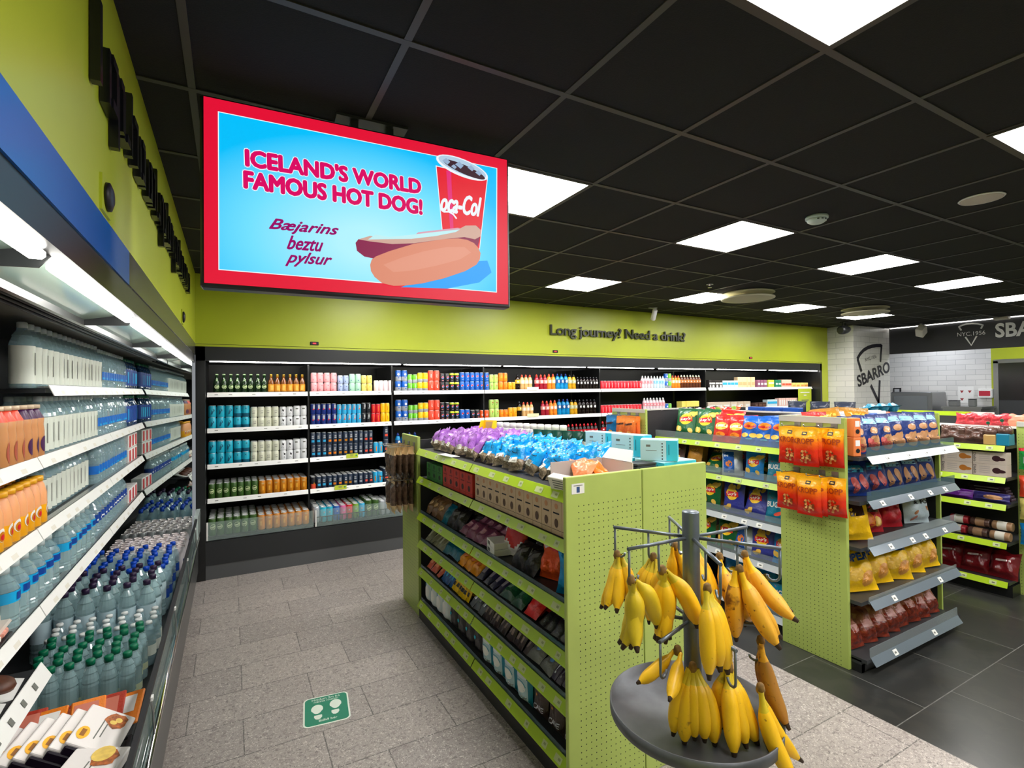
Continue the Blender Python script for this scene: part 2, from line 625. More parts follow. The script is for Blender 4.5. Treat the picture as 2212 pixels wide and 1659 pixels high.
b = MB(); b.lathe([(0.056, -0.02), (0.054, -0.034), (0.036, -0.046), (0.001, -0.047)], m_det, 24); b.build('cover', t)
b = MB()
for k in range(5):
    T = Matrix.Rotation(-0.9 + 0.45 * k, 4, 'Z')
    b.box(-0.006, 0.006, -0.0565, -0.054, -0.033, -0.027, m_blk, T=T)
b.build('vent_slot', t)
t = thing('sprinkler', 'small sprinkler head on the ceiling beside the round disc', 'sprinkler', (4.4, 3.65, CZ))
b = MB(); b.lathe([(0.036, 0), (0.036, -0.005), (0.012, -0.008), (0.009, -0.03), (0.02, -0.034), (0.02, -0.037), (0.001, -0.037)], m_chrome, 16); b.build('head', t)
t = thing('security_camera', 'small white security camera pointing down beside the green back wall', 'camera', (5.0, 5.05, CZ))
b = MB(); b.lathe([(0.035, 0), (0.035, -0.008), (0.012, -0.012), (0.01, -0.05)], m_white, 14); b.box(-0.10, 0.02, -0.015, 0.015, -0.012, -0.004, m_white); b.build('mount', t)
T = Matrix.Translation((0, 0, -0.05)) @ Euler((radians(38), 0, radians(-25))).to_matrix().to_4x4()
b = MB(); b.lathe([(0.026, 0.03), (0.034, 0.02), (0.034, -0.12), (0.03, -0.125)], m_white, 16, T=T); b.build('body', t)
b = MB(); b.lathe([(0.022, -0.124), (0.02, -0.127)], m_blk, 14, T=T); b.build('lens', t)


def spot(name, label, loc, mat, T, prof):
    t = thing(name, label, 'speaker' if 'speaker' in name else 'spotlight', loc)
    b = MB()
    b.box(-0.05, 0.05, -0.035, 0.035, -0.012, 0, mat)
    for s_ in (-1, 1):
        b.box(s_ * 0.045 - 0.006, s_ * 0.045 + 0.006, -0.012, 0.012, -0.11, -0.01, mat)
    b.build('bracket', t)
    b = MB(); b.lathe(prof, mat, 20, T=T); b.build('housing', t)
    return t


spk_prof = [(0.05, -0.10), (0.068, -0.09), (0.075, -0.03), (0.07, 0.04), (0.05, 0.10), (0.03, 0.12)]
Th = Matrix.Translation((0, 0, -0.13)) @ Euler((radians(20), radians(82), radians(15))).to_matrix().to_4x4()
spot('ceiling_speaker', 'black barrel speaker on a bracket in front of the white pillar', (9.05, 4.78, CZ), m_black, Th, spk_prof)
Th2 = Matrix.Translation((0, 0, -0.12)) @ Euler((radians(15), radians(105), radians(-10))).to_matrix().to_4x4()
spot('ceiling_speaker', 'black barrel speaker peeking out under the hanging screen', (0.19, 4.75, CZ), m_black, Th2, spk_prof)
t = thing('spotlight', 'square white spotlight tilted down beside the black sign header', 'spotlight', (10.55, 4.3, CZ))
b = MB(); b.lathe([(0.02, 0), (0.02, -0.07)], m_white, 10); b.build('bracket', t)
Tq = Matrix.Translation((0, 0, -0.13)) @ Euler((radians(25), radians(38), radians(20))).to_matrix().to_4x4()
b = MB(); b.box(-0.09, 0.09, -0.06, 0.06, -0.075, 0.075, m_offw, bev=0.012, T=Tq); b.build('housing', t)
t = thing('air_vent', 'rectangular air vent in the ceiling above the header logo', 'vent', (10.35, 3.63, CZ))
b = MB(); b.box(-0.22, 0.22, -0.3, 0.3, -0.008, 0, m_grey); b.build('frame', t)
b = MB()
for k in range(9):
    b.box(-0.2, 0.2, -0.27 + k * 0.065, -0.23 + k * 0.065, -0.012, -0.004, m_char)
b.build('slat', t)
t = thing('occupancy_sensor', 'small white box on the ceiling at the right end of the light line', 'sensor', (10.75, 3.3, CZ))
b = MB(); b.box(-0.06, 0.06, -0.09, 0.09, -0.05, 0, m_offw, bev=0.01); b.build('housing', t)

# ------------------------------------------------------------------ lettering on walls
m_sign = M('dark_sign_letters', (44, 48, 22), rough=0.4)


def letters3d(name, t, label, w, h, depth, T, mat, bold=0.02, space=1.0):
    vs_, fs = text2d(t, bold, 0, depth, space)
    xs = [v[0] for v in vs_]; ys = [v[1] for v in vs_]
    x0, x1, y0, y1 = min(xs), max(xs), min(ys), max(ys)
    return vs_, fs, (x0, x1, y0, y1)


def wall_text(label, t, x0, x1, z0, zt, y, mat, bold=0.025, space=0.95):
    """raised letters on the back wall facing -y; z0 = lowest point, zt = highest point"""
    vs_, fs = text2d(t, bold, 0, 0.5, space)
    xs = [v[0] for v in vs_]; ys = [v[1] for v in vs_]
    a, c, d, e = min(xs), max(xs), min(ys), max(ys)
    r = thing('wall_lettering', label, 'lettering', ((x0 + x1) / 2, y, (z0 + zt) / 2))
    b = MB()
    b.add([(((v[0] - a) / (c - a) - 0.5) * (x1 - x0), -0.012 + v[2] * 0.024, ((v[1] - d) / (e - d) - 0.5) * (zt - z0)) for v in vs_], fs, mat)
    b.build('letters', r)


wall_text('dark raised letters reading Long journey? Need a drink? on green wall', 'Long journey? Need a drink?', 3.53, 5.93, 2.352, 2.525, 5.39, m_sign, 0.012)
# raised letters on the left wall, seen edge-on: upright strokes of changing height
t = thing('wall_lettering', 'row of raised black letters along the green left wall, seen almost edge-on', 'lettering', (-0.28, 2.8, 2.415))
b = MB()
rr = random.Random(4)
m_lett = M('black_letter_acrylic', (24, 25, 30), rough=0.22)
y = 1.46
k = 0
while y < 4.25:
    w = rr.choice((0.07, 0.08, 0.09, 0.10))
    up = 0.19 if k in (0, 4, 9, 13, 19) else 0.135
    dn = -0.065 if k in (2, 11, 16) else 0.0
    st = 0.024
    yy = y - 2.8
    b.box(0.002, 0.022, yy, yy + st, dn, up, m_lett)
    if k % 3 != 0:
        b.box(0.002, 0.026, yy + w - st, yy + w, 0.0, 0.135, m_lett)
        b.box(0.002, 0.026, yy + st, yy + w - st, 0.135 - st, 0.135, m_lett)
    if k % 2:
        b.box(0.002, 0.026, yy + st, yy + w - st, 0.0, st, m_lett)
    y += w + 0.02 + (0.05 if k in (4, 8, 14, 19) else 0)
    k += 1
b.build('letters', t)
for yy, l in ((1.62, 'small dark round sensor on the left green wall, nearer one'), (3.95, 'small dark round sensor on the left green wall, farther one')):
    t = thing('wall_sensor', l, 'sensor', (-0.28, yy, 2.2))
    b = MB(); b.box(0, 0.006, -0.05, 0.05, -0.045, 0.045, m_green); b.build('plate', t)
    b = MB(); b.lathe([(0.036, 0.006), (0.036, 0.014), (0.02, 0.02), (0.001, 0.021)], m_blk, 16, T=Matrix.Rotation(pi / 2, 4, 'Y')); b.build('lens', t)
m_red = M('red_led_digits', (255, 50, 60), emit=2.0)
for x, l in ((0.732, 'left'), (3.617, 'middle'), (7.456, 'right')):
    t = thing('temperature_display', 'small black temperature display low on the green wall, %s one' % l, 'display', (x, 5.4, 2.185))
    b = MB(); b.box(-0.04, 0.04, -0.01, 0, -0.017, 0.017, m_blk, bev=0.004); b.build('housing', t)
    b = MB()
    for dx in (-0.012, 0.0, 0.012):
        b.box(dx - 0.003, dx + 0.003, -0.0112, -0.0098, -0.006, 0.006, m_red)
    b.build('digits', t)

# pizza counter signs
m_logo = M('navy_logo_vinyl', (26, 22, 40), rough=0.5)
m_logow = M('white_logo_acrylic', (226, 228, 224), rough=0.4)


def pts_xz(fn):
    return lambda x, z: fn(x, z)


t = thing('wall_logo', 'large dark SBARRO pizza-slice logo on the white brick pillar', 'logo', (10.3, 4.95, 1.95))
b = MB()
f = lambda x, z: (x - 10.3, -0.004, z - 1.95)
out = [(9.862, 1.994), (9.765, 2.187)]
top = [(9.765, 2.187), (9.86, 2.28), (9.98, 2.352), (10.12, 2.402), (10.27, 2.433), (10.42, 2.449), (10.60, 2.455)]
b.decal(stroke([(9.90, 1.965), (9.775, 2.19)], 0.065), f, m_logo)
b.decal(stroke(top, 0.065), f, m_logo)
b.decal(stroke([(10.605, 2.475), (10.55, 2.15)], 0.06), f, m_logo)
b.decal(stroke([(10.20, 1.72), (10.47, 1.40)], 0.07), f, m_logo)
b.decal(stroke([(10.46, 1.385), (10.515, 1.81)], 0.065), f, m_logo)
b.build('slice_outline', t)
b = MB(); b.decal(text('SBARRO', 1.16, 0.215, 10.315, 1.93, 0.03, 0, 0.255), f, m_logo); b.build('name_lettering', t)
b = MB(); b.decal(text('NYC.1956', 0.39, 0.062, 10.22, 2.215, 0.0, 0, 0.2), f, m_logo); b.build('date_lettering', t)
t = thing('header_logo', 'white NYC.1956 pizza-slice logo on the black header', 'logo', (10.89, 3.735, 2.55))
b = MB()
g = lambda y, z: (-0.006, y - 3.735, z - 2.55)
b.decal(stroke([(3.862, 2.634), (3.895, 2.70)], 0.024), g, m_logow)
b.decal(stroke([(3.90, 2.698), (3.85, 2.722), (3.79, 2.735), (3.72, 2.735), (3.65, 2.722), (3.575, 2.694)], 0.024), g, m_logow)
b.decal(stroke([(3.575, 2.70), (3.604, 2.636)], 0.024), g, m_logow)
b.decal(stroke([(3.81, 2.519), (3.734, 2.37), (3.661, 2.519)], 0.024), g, m_logow)
b.build('slice_outline', t)
b = MB(); b.decal(text('NYC.1956', 0.37, 0.066), lambda x, z: (-0.006, -x, z + 0.018), m_logow); b.build('date_lettering', t)
t = thing('header_lettering', 'large white SBARRO letters on the black header, cut by the picture edge', 'lettering', (10.89, 2.95, 2.583))
b = MB(); b.decal(text('SBARRO', 0.95, 0.235, 0, 0, 0.03), lambda x, z: (-0.006, -x, z), m_logow); b.build('letters', t)
t = thing('light_strip', 'thin bright light line along the top of the black header', 'light', (10.89, 4.95, CZ))
b = MB(); b.box(-0.02, 0, -8.5, -0.02, -0.012, -0.001, M('header_light_line', (255, 250, 245), emit=4)); b.build('diffuser', t)
for k, y in enumerate((1.2, 3.0, 4.7)):  # unseen lamps added behind the header to brighten the dark kitchen
    q = thing('added_kitchen_light', 'added unseen square kitchen light behind the black header, %s from the camera' % ORD[k], 'light', (11.7, y, CZ - 0.001), group='added kitchen lights')
    b = MB(); b.box(-0.3, 0.3, -0.3, 0.3, -0.008, -0.001, m_tbar); b.build('frame', q)
    b = MB(); b.box(-0.28, 0.28, -0.28, 0.28, -0.012, -0.008, M('added_kitchen_panel', (240, 244, 255), emit=9)); b.build('diffuser', q)
# kitchen wall fittings
t = thing('menu_frame', 'narrow black framed notice on the white brick wall', 'frame', (12.4, 5.5, 1.47))
b = MB(); b.box(-0.02, 0, -0.07, 0.07, -0.19, 0.19, m_blk); b.build('frame', t)
b = MB(); b.box(-0.024, -0.02, -0.045, 0.045, -0.165, 0.165, M('notice_paper', (190, 192, 194), rough=0.6)); b.build('sheet', t)
t = thing('pizza_oven', 'stainless steel pizza oven hood against the white brick wall', 'oven', (12.35, 5.0, 0))
b = MB(); b.box(-0.6, 0, -0.36, 0.34, 0.9, 1.58, m_steel, bev=0.02); b.box(-0.55, 0, -0.32, 0.3, 0, 0.9, m_steel); b.build('body', t)
b = MB(); b.box(-0.61, -0.595, -0.29, 0.27, 1.1, 1.5, M('oven_glass', (150, 156, 160), rough=0.15, metal=0.5)); b.build('window', t)
t = thing('poster', 'white poster of small red pizza slices on the kitchen wall', 'poster', (12.4, 4.35, 1.52))
b = MB(); b.box(-0.005, 0, -0.12, 0.12, -0.16, 0.16, m_white); b.build('sheet', t)
b = MB()
m_slice = M('poster_red', (150, 40, 44), rough=0.6)
for yy, zz in ((0.06, 0.06), (-0.06, 0.06), (0.06, -0.09)):
    b.decal(poly([(-0.03, 0.02), (0.03, 0.02), (0.0, -0.03)]), lambda x, z, yy=yy, zz=zz: (-0.006, yy - x, zz + z), m_slice)
b.build('picture', t)
t = thing('label_printer', 'white and red box on the kitchen wall left of the door', 'box', (12.4, 4.02, 1.53))
b = MB(); b.box(-0.1, 0, -0.08, 0.12, -0.07, 0.1, m_white, bev=0.01); b.build('housing', t)
b = MB(); b.box(-0.104, -0.1, -0.06, 0.1, -0.03, 0.06, M('box_red', (190, 40, 60), rough=0.5)); b.build('panel', t)
t = thing('kitchen_counter', 'grey steel counter along the kitchen wall', 'counter', (12.05, 4.4, 0))
b = MB(); b.box(-0.3, 0.3, -0.5, 0.1, 1.27, 1.31, m_steel); b.build('worktop', t)
b = MB(); b.box(-0.28, 0.3, -0.48, 0.08, 0, 1.27, m_steel); b.build('cabinet', t)
for x, y, w, h, l in ((11.9, 4.35, 0.14, 0.10, 'small grey container on the kitchen counter, left one'), (11.9, 4.08, 0.1, 0.13, 'small dark container on the kitchen counter, right one')):
    t = thing('food_container', l, 'container', (x, y, 1.31))
    b = MB(); b.box(-w / 2, w / 2, -w / 2, w / 2, 0, h, m_grey, bev=0.01); b.build('body', t)
    b = MB(); b.box(-w / 2, w / 2, -w / 2, w / 2, h + 0.001, h + 0.012, m_dark); b.build('lid', t)
# ------------------------------------------------------------------ hanging screen
TVW, TVH = 1.165, 0.657
t = thing('display_screen', 'large hanging screen with a red framed hot dog advertisement', 'screen', (-0.09, 2.0, 2.39), (0, 0, radians(-2.75)))
b = MB()
b.box(0, TVW, 0.006, 0.07, -0.331, 0.327, m_black, bev=0.006)
b.box(0.25, 0.9, 0.07, 0.10, -0.2, 0.2, m_black)
b.build('casing', t)
b = MB()
for x in (0.52, 0.66):
    b.box(x - 0.015, x + 0.015, 0.08, 0.11, 0.1, CZ - 2.39, m_dark)
b.box(0.45, 0.73, 0.06, 0.13, CZ - 2.39 - 0.01, CZ - 2.39, m_dark)
b.build('ceiling_mount', t)


def E_(name, c, k=1.0):
    return M('screen_' + name, c, emit=SCREEN_E * k)


def tv(x, z, off):     # flat layers of the shown picture, in plane with the panel
    s_ = 1 - 0.028 * (x + 0.09) / 1.19
    return ((x * s_ + 0.09) * 1.0, 0.006 - off, (1.7 + (z - 1.7) * s_) - 2.39)


m_cy = M('screen_blue_picture', (90, 200, 250), emit=SCREEN_E)
nt = m_cy.node_tree
tc = nt.nodes.new('ShaderNodeTexCoord')
mp = nt.nodes.new('ShaderNodeMapping')
mp.inputs['Location'].default_value = (-0.85, 0, 0.30)
mp.inputs['Scale'].default_value = (1.55, 1, 2.5)
nt.links.new(tc.outputs['Object'], mp.inputs[0])
ln = nt.nodes.new('ShaderNodeVectorMath'); ln.operation = 'LENGTH'
nt.links.new(mp.outputs[0], ln.inputs[0])
rp = nt.nodes.new('ShaderNodeValToRGB')
rp.color_ramp.elements.new(0.6)
for e, (p, c) in zip(rp.color_ramp.elements, ((0.15, (176, 240, 252)), (0.62, (112, 222, 252)), (1.0, (0, 190, 250)))):
    e.position = p
    e.color = (*lin(c), 1)
nt.links.new(ln.outputs['Value'], rp.inputs[0])
nt.links.new(rp.outputs[0], nt.nodes['Principled BSDF'].inputs['Emission Color'])
b = MB()
b.box(0.012, TVW - 0.012, 0.002, 0.0062, -0.316, 0.318, E_('red', (226, 14, 52)))
b.decal(poly([(-0.036, 2.121), (1.036, 2.133), (1.044, 2.69), (-0.036, 2.667)]), lambda x, z: tv(x, z, 0.0046), E_('white', (235, 250, 255)))
b.decal(poly([(-0.033, 2.124), (1.032, 2.136), (1.040, 2.687), (-0.033, 2.664)]), lambda x, z: tv(x, z, 0.005), m_cy)
scr = b.build('screen', t)
m_mag = E_('magenta', (214, 8, 96))
b = MB()
e_w = E_('halo', (236, 244, 255))
for bold, mt, off in ((0.0068, e_w, 0.0054), (0.0042, m_mag, 0.0058)):
    g_ = 0.006 if mt is e_w else 0
    b.decal(heavy("ICELAND'S WORLD", 0.645 + g_, 0.066 + g_, 0.3675, 2.533, bold, 0.023), lambda x, z: tv(x, z, off), mt)
    b.decal(heavy('FAMOUS HOT DOG!', 0.655 + g_, 0.066 + g_, 0.3675, 2.4515, bold, 0.0135), lambda x, z: tv(x, z, off), mt)
m_pl = E_('plum', (150, 10, 100))
for s_, w, h, cx, cz in (('B\u00e6jarins', 0.242, 0.052, 0.241, 2.303), ('beztu', 0.128, 0.052, 0.242, 2.247), ('pylsur', 0.165, 0.056, 0.255, 2.188)):
    b.decal(heavy(s_, w, h, cx, cz, 0.0015, 0.04, 0.5), lambda x, z: tv(x, z, 0.0054), m_pl)
b.build('lettering', scr)
b = MB()
b.decal(poly([(0.753, 2.642), (0.778, 2.375), (0.80, 2.34), (0.954, 2.315), (0.997, 2.64)]), lambda x, z: tv(x, z, 0.0052), E_('halo', (1, 1, 1)))
b.decal(poly([(0.757, 2.638), (0.781, 2.377), (0.80, 2.34), (0.951, 2.317), (0.993, 2.638)]), lambda x, z: tv(x, z, 0.0055), E_('cup_red', (228, 22, 44)))
b.decal(poly([(0.80, 2.63), (0.817, 2.36), (0.832, 2.36), (0.822, 2.63)]), lambda x, z: tv(x, z, 0.0057), E_('cup_pink', (226, 40, 120)))
b.decal(disc(0.122, 0.039, 0.876, 2.656, 28, 2, -0.15), lambda x, z: tv(x, z, 0.006), E_('halo', (1, 1, 1)))
b.decal(disc(0.112, 0.031, 0.876, 2.659, 28, 2, -0.15), lambda x, z: tv(x, z, 0.0063), E_('ice', (178, 204, 226)))
b.decal(disc(0.10, 0.020, 0.884, 2.650, 24, 2, -0.2), lambda x, z: tv(x, z, 0.0066), E_('cola', (58, 30, 44)))
for cx, cz, r in ((0.80, 2.668, 0.018), (0.86, 2.664, 0.02), (0.915, 2.662, 0.017), (0.95, 2.648, 0.016), (0.835, 2.652, 0.013)):
    b.decal(poly([(cx - r, cz), (cx, cz + r * 0.8), (cx + r, cz + 0.1 * r), (cx + 0.3 * r, cz - r * 0.7)]), lambda x, z: tv(x, z, 0.0069), E_('icelight', (150, 176, 206)))
b.decal(heavy('oca-Col', 0.196, 0.088, 0.868, 2.497, 0.003, 0.03, 0.45), lambda x, z: tv(x, z, 0.0071), E_('halo', (1, 1, 1)))
b.decal(stroke([(0.785, 2.452), (0.81, 2.456), (0.83, 2.448), (0.845, 2.432)], 0.007), lambda x, z: tv(x, z, 0.0071), E_('halo', (1, 1, 1)))
b.build('cup_picture', scr)
b = MB()
b.decal(poly([(0.60, 2.118), (0.80, 2.13), (0.95, 2.17), (1.01, 2.22), (0.99, 2.27), (0.93, 2.26)]), lambda x, z: tv(x, z, 0.0052), E_('deep_blue', (10, 160, 246)))
b.decal(poly([(0.657, 2.334), (0.675, 2.35), (0.85, 2.394), (0.885, 2.391), (0.784, 2.355), (0.657, 2.325)]), lambda x, z: tv(x, z, 0.0073), E_('bunback', (214, 160, 178)))
b.decal(poly([(0.423, 2.273), (0.434, 2.289), (0.479, 2.300), (0.596, 2.301), (0.719, 2.326), (0.851, 2.369), (0.919, 2.404), (0.948, 2.412), (0.958, 2.392), (0.954, 2.365), (0.94, 2.32), (0.784, 2.30), (0.656, 2.262), (0.548, 2.235), (0.507, 2.219), (0.456, 2.224), (0.428, 2.243)]),
        lambda x, z: tv(x, z, 0.0076), E_('sausage', (136, 26, 74)))
b.decal(poly([(0.434, 2.288), (0.479, 2.308), (0.554, 2.306), (0.644, 2.324), (0.752, 2.353), (0.851, 2.386), (0.885, 2.408), (0.935, 2.416), (0.958, 2.40), (0.957, 2.372), (0.93, 2.355), (0.88, 2.358), (0.784, 2.336), (0.656, 2.302), (0.566, 2.287), (0.479, 2.286)]),
        lambda x, z: tv(x, z, 0.0079), E_('sauce', (206, 166, 150)))
b.decal(poly([(0.47, 2.292), (0.54, 2.303), (0.644, 2.318), (0.752, 2.345), (0.84, 2.374), (0.86, 2.388), (0.752, 2.362), (0.64, 2.334), (0.554, 2.314), (0.50, 2.316)]),
        lambda x, z: tv(x, z, 0.0081), E_('sauce_light', (190, 236, 240)))
b.decal(poly([(0.478, 2.194), (0.484, 2.215), (0.501, 2.230), (0.554, 2.257), (0.656, 2.300), (0.784, 2.336), (0.85, 2.348), (0.891, 2.348), (0.925, 2.338), (0.945, 2.32), (0.956, 2.298), (0.952, 2.27), (0.935, 2.245), (0.883, 2.212), (0.782, 2.170), (0.686, 2.140), (0.62, 2.126), (0.57, 2.120), (0.524, 2.127), (0.495, 2.148), (0.481, 2.17)]),
        lambda x, z: tv(x, z, 0.0084), E_('bun', (218, 138, 110)))
b.decal(poly([(0.53, 2.20), (0.60, 2.235), (0.70, 2.275), (0.80, 2.305), (0.88, 2.315), (0.91, 2.295), (0.86, 2.26), (0.75, 2.22), (0.65, 2.19), (0.57, 2.175)]),
        lambda x, z: tv(x, z, 0.0086), E_('bun_light', (224, 150, 124)))
b.build('hot_dog_picture', scr)

# ------------------------------------------------------------------ left chilled cabinet (runs along the left wall)
LX = -0.62
m_tubel = M('left_light_tube', (255, 252, 245), emit=8.0)
LZ = [1.738, 1.472, 1.21, 0.92]
m_strw = M('white_price_strip', (244, 244, 240), rough=0.3)
m_blue = M('header_blue_reflection', (0, 98, 190), rough=0.3)  # blue glow reflected in the glossy header, painted in as its colour
m_gfas = M('grey_header_panel', (92, 92, 86), rough=0.22)
t = thing('chilled_cabinet', 'long open chilled cabinet of bottled water along the left wall', 'fridge', (0, 0, 0))
b = MB(); b.box(-1.1, -0.30, 0.3, 5.05, 0.1, 0.37, m_char); b.box(-1.1, -0.36, 0.3, 5.05, 0, 0.1, m_black); b.build('base', t)
b = MB(); b.box(-0.3, -0.262, 0.3, 5.38, 0.10, 0.445, M('bumper_grey', (70, 72, 72), rough=0.3)); b.build('bumper', t)
b = MB(); b.tube([(-0.25, 0.3, 0.46), (-0.25, 5.3, 0.46)], 0.013, m_chrome, 12); b.build('hand_rail', t)
b = MB(); b.box(-0.262, -0.254, 0.3, 5.3, 0.455, 0.63, M('front_glass', (120, 150, 145), rough=0.03, alpha=0.35, spec=0.8)); g_ = b.build('front_glass', t)
b = MB(); b.box(-0.266, -0.250, 0.3, 5.3, 0.628, 0.645, m_blk); b.build('gasket', g_)
for y in (1.35, 2.2, 3.05, 3.9, 4.75):
    b = MB(); b.tube([(-0.252, y, 0.63), (-0.247, y + 0.03, 0.56), (-0.247, y + 0.05, 0.47)], 0.004, m_steel, 6); b.box(-0.258, -0.243, y - 0.012, y + 0.012, 0.622, 0.634, m_white); b.build('glass_clip', g_)
b = MB(); b.box(-1.10, -1.05, 0.3, 5.05, 0.37, 2.0, M('cabinet_back_grey', (56, 58, 60), rough=0.4)); b.build('back_panel', t)
b = MB(); b.box(-1.1, -0.28, 0.25, 0.3, 0, 2.15, m_black); b.build('side_panel', t)
b = MB(); b.box(-0.335, -0.28, 0.3, 1.99, 2.045, 2.15, m_blue); b.build('header_panel', t, 'header panel with painted blue reflection')
b = MB(); b.box(-0.335, -0.28, 1.99, 5.4, 2.045, 2.15, m_gfas); b.build('header_panel', t, 'dark grey header panel')
b = MB(); b.box(-0.325, -0.285, 0.3, 5.4, 1.975, 2.045, m_black); b.build('nosing', t)
b = MB(); b.box(-1.1, -0.33, 0.3, 5.05, 2.03, 2.15, m_dark); b.build('roof', t)
b = MB(); b.add([(-0.56, 0.3, 1.99), (-1.05, 0.3, 2.0), (-1.05, 5.0, 2.0), (-0.56, 5.0, 1.99)], [(0, 1, 2, 3)], M('canopy_grey', (122, 120, 112), rough=0.4)); b.build('inner_canopy', t)
b = MB(); b.add([(-0.335, 0.3, 1.99), (-0.455, 0.3, 1.965), (-0.455, 5.0, 1.965), (-0.335, 5.0, 1.99)], [(0, 1, 2, 3)], M('pale_green_reflector', (168, 192, 178), rough=0.1, coat=0.5)); b.build('reflector', t)
b = MB(); b.box(-0.47, -0.455, 0.3, 5.0, 1.945, 1.975, m_steel); b.build('reflector_lip', t)
b = MB(); b.box(-0.575, -0.47, 0.3, 5.0, 1.968, 1.99, m_blk)
for k in range(4):
    b.tube([(-0.485 - 0.025 * k, 0.3, 1.966), (-0.485 - 0.025 * k, 5.0, 1.966)], 0.007, m_black, 6)
b.build('air_grille', t)
for y0, y1 in ((0.35, 1.27), (1.38, 2.26), (2.39, 3.27), (3.40, 4.28), (4.40, 4.97)):
    b = MB(); b.box(-0.335, -0.305, y0, y1, 1.955, 1.975, m_tubel, bev=0.006); b.build('light_tube', t)
    b = MB(); b.add([(-0.30, y1 + 0.05, 1.99), (-0.46, y1 + 0.05, 1.985), (-0.46, y1 + 0.05, 1.945), (-0.33, y1 + 0.05, 1.95), (-0.30, y1 + 0.055, 1.99), (-0.46, y1 + 0.055, 1.985), (-0.46, y1 + 0.055, 1.945), (-0.33, y1 + 0.055, 1.95)],
                    [(0, 1, 2, 3), (7, 6, 5, 4), (0, 4, 5, 1), (1, 5, 6, 2), (2, 6, 7, 3), (3, 7, 4, 0)], m_dark); b.build('light_bracket', t)


def tilt_strip(b, y0, y1, x, z, h, mat, dx=0.018, th=0.003):
    """price strip facing +x, running along y, its lower edge further out"""
    vs_ = [(x, y0, z), (x + dx, y0, z - h), (x + dx - th, y0, z - h), (x - th, y0, z)]
    vs_ += [(a, y1, c) for a, _, c in vs_]
    return b.add(vs_, [(0, 1, 2, 3), (7, 6, 5, 4), (0, 4, 5, 1), (1, 5, 6, 2), (2, 6, 7, 3), (3, 7, 4, 0)], mat)


segs = {0: [(2.6, 3.74), (3.74, 4.98)], 1: [(0.3, 1.2), (1.2, 2.47), (2.47, 3.74), (3.74, 4.98)], 2: [(0.3, 1.2), (1.2, 2.47), (2.47, 3.74), (3.74, 4.98)], 3: [(0.3, 1.3), (1.3, 2.5), (2.5, 3.74), (3.74, 4.98)]}
rt = random.Random(9)
for k, z in enumerate(LZ):
    y0 = segs[k][0][0]
    b = MB(); b.box(-1.05, LX - 0.01, y0, 4.99, z - 0.03, z - 0.0135, m_dark); b.box(LX - 0.035, LX - 0.012, y0, 4.99, z - 0.012, z - 0.004, m_steel); b.build('shelf', t)
    for a, c in segs[k]:
        b = MB(); tilt_strip(b, a + 0.004, c - 0.004, LX, z, 0.042, m_strw); st = b.build('price_strip', t)
        yy = a + 0.12
        while yy < c - 0.1:
            q = MB(); tilt_strip(q, yy, yy + 0.05, LX + 0.0025, z - 0.006, 0.030, m_offw, 0.013, 0.001)
            tilt_strip(q, yy + 0.012, yy + 0.03, LX + 0.0038, z - 0.012, 0.010, m_ink, 0.0043, 0.0006); q.build('price_tag', st)
            yy += rt.uniform(0.13, 0.3)
b = MB(); b.box(-1.05, LX - 0.01, 0.3, 2.5, 0.675, 0.692, m_dark); b.build('shelf', t)
b = MB(); tilt_strip(b, 0.3, 2.52, LX, 0.705, 0.055, m_strw, 0.03); st = b.build('price_strip', t)
for k in range(8):
    q = MB(); tilt_strip(q, 1.6 + 0.11 * k, 1.625 + 0.11 * k, LX + 0.012, 0.688, 0.02, m_ink, 0.011, 0.001); q.build('price_tag', st)
b = MB()
T = Matrix.Translation((-0.66, 5.02, 1.18)) @ Euler((radians(-0.45), 0, radians(-1.8))).to_matrix().to_4x4()
b.box(-0.385, 0.375, 0, 0.012, -0.80, 0.82, m_mirror, T=T); b.build('end_mirror', t, 'mirror end wall')
b = MB(); b.box(-0.275, -0.245, 5.03, 5.39, 0.45, 0.66, M('end_glass', (200, 214, 210), rough=0.1)); b.build('end_cheek', t)

# ------------------------------------------------------------------ back chilled cabinet (runs along the green back wall)
BX0, BX1, BY = -0.28, 9.47, 5.40
BZ = [1.705, 1.368, 1.030, 0.710]
SY = 5.55
t = thing('chilled_cabinet', 'long open chilled cabinet of canned drinks under the green back wall', 'fridge', (0, 0, 0))
b = MB(); b.box(BX0, BX1, BY + 0.02, 6.3, 0.13, 0.345, m_black); b.build('base', t)
b = MB(); b.box(BX0, BX1, BY + 0.01, 6.3, 0.0, 0.13, M('kick_grey', (84, 86, 88), rough=0.25)); b.build('kick_plate', t)
b = MB(); b.box(BX0, BX1, BY + 0.005, BY + 0.03, 0.13, 0.34, m_char); b.build('front_panel', t)
b = MB(); b.box(BX0, BX1, BY + 0.0, BY + 0.06, 1.995, 2.126, m_char); b.build('header_panel', t)
b = MB(); b.box(BX0, BX1, BY + 0.03, 6.3, 2.0, 2.12, m_black); b.build('roof', t)
b = MB(); b.box(BX0, BX1, 6.24, 6.3, 0.345, 2.0, m_black); b.build('back_panel', t)
b = MB(); b.box(BX0, BX0 + 0.075, BY, 6.3, 0, 2.126, m_black); b.build('side_panel', t)
b = MB(); b.box(BX1 - 0.05, BX1, BY, 6.3, 0, 2.126, m_black); b.build('side_panel', t)
for a, c in ((-0.17, 1.62), (1.66, 2.85), (2.9, 4.12), (4.17, 5.35), (5.45, 6.6), (6.7, 7.9), (8.0, 9.38)):
    b = MB(); b.box(a, c, BY + 0.03, BY + 0.05, 1.986, 1.998, m_tube); b.build('light_tube', t)
BAYS = [(-0.195, 0.685), (0.705, 1.545), (1.575, 2.68), (2.69, 4.46), (4.47, 6.56), (6.62, 9.4)]
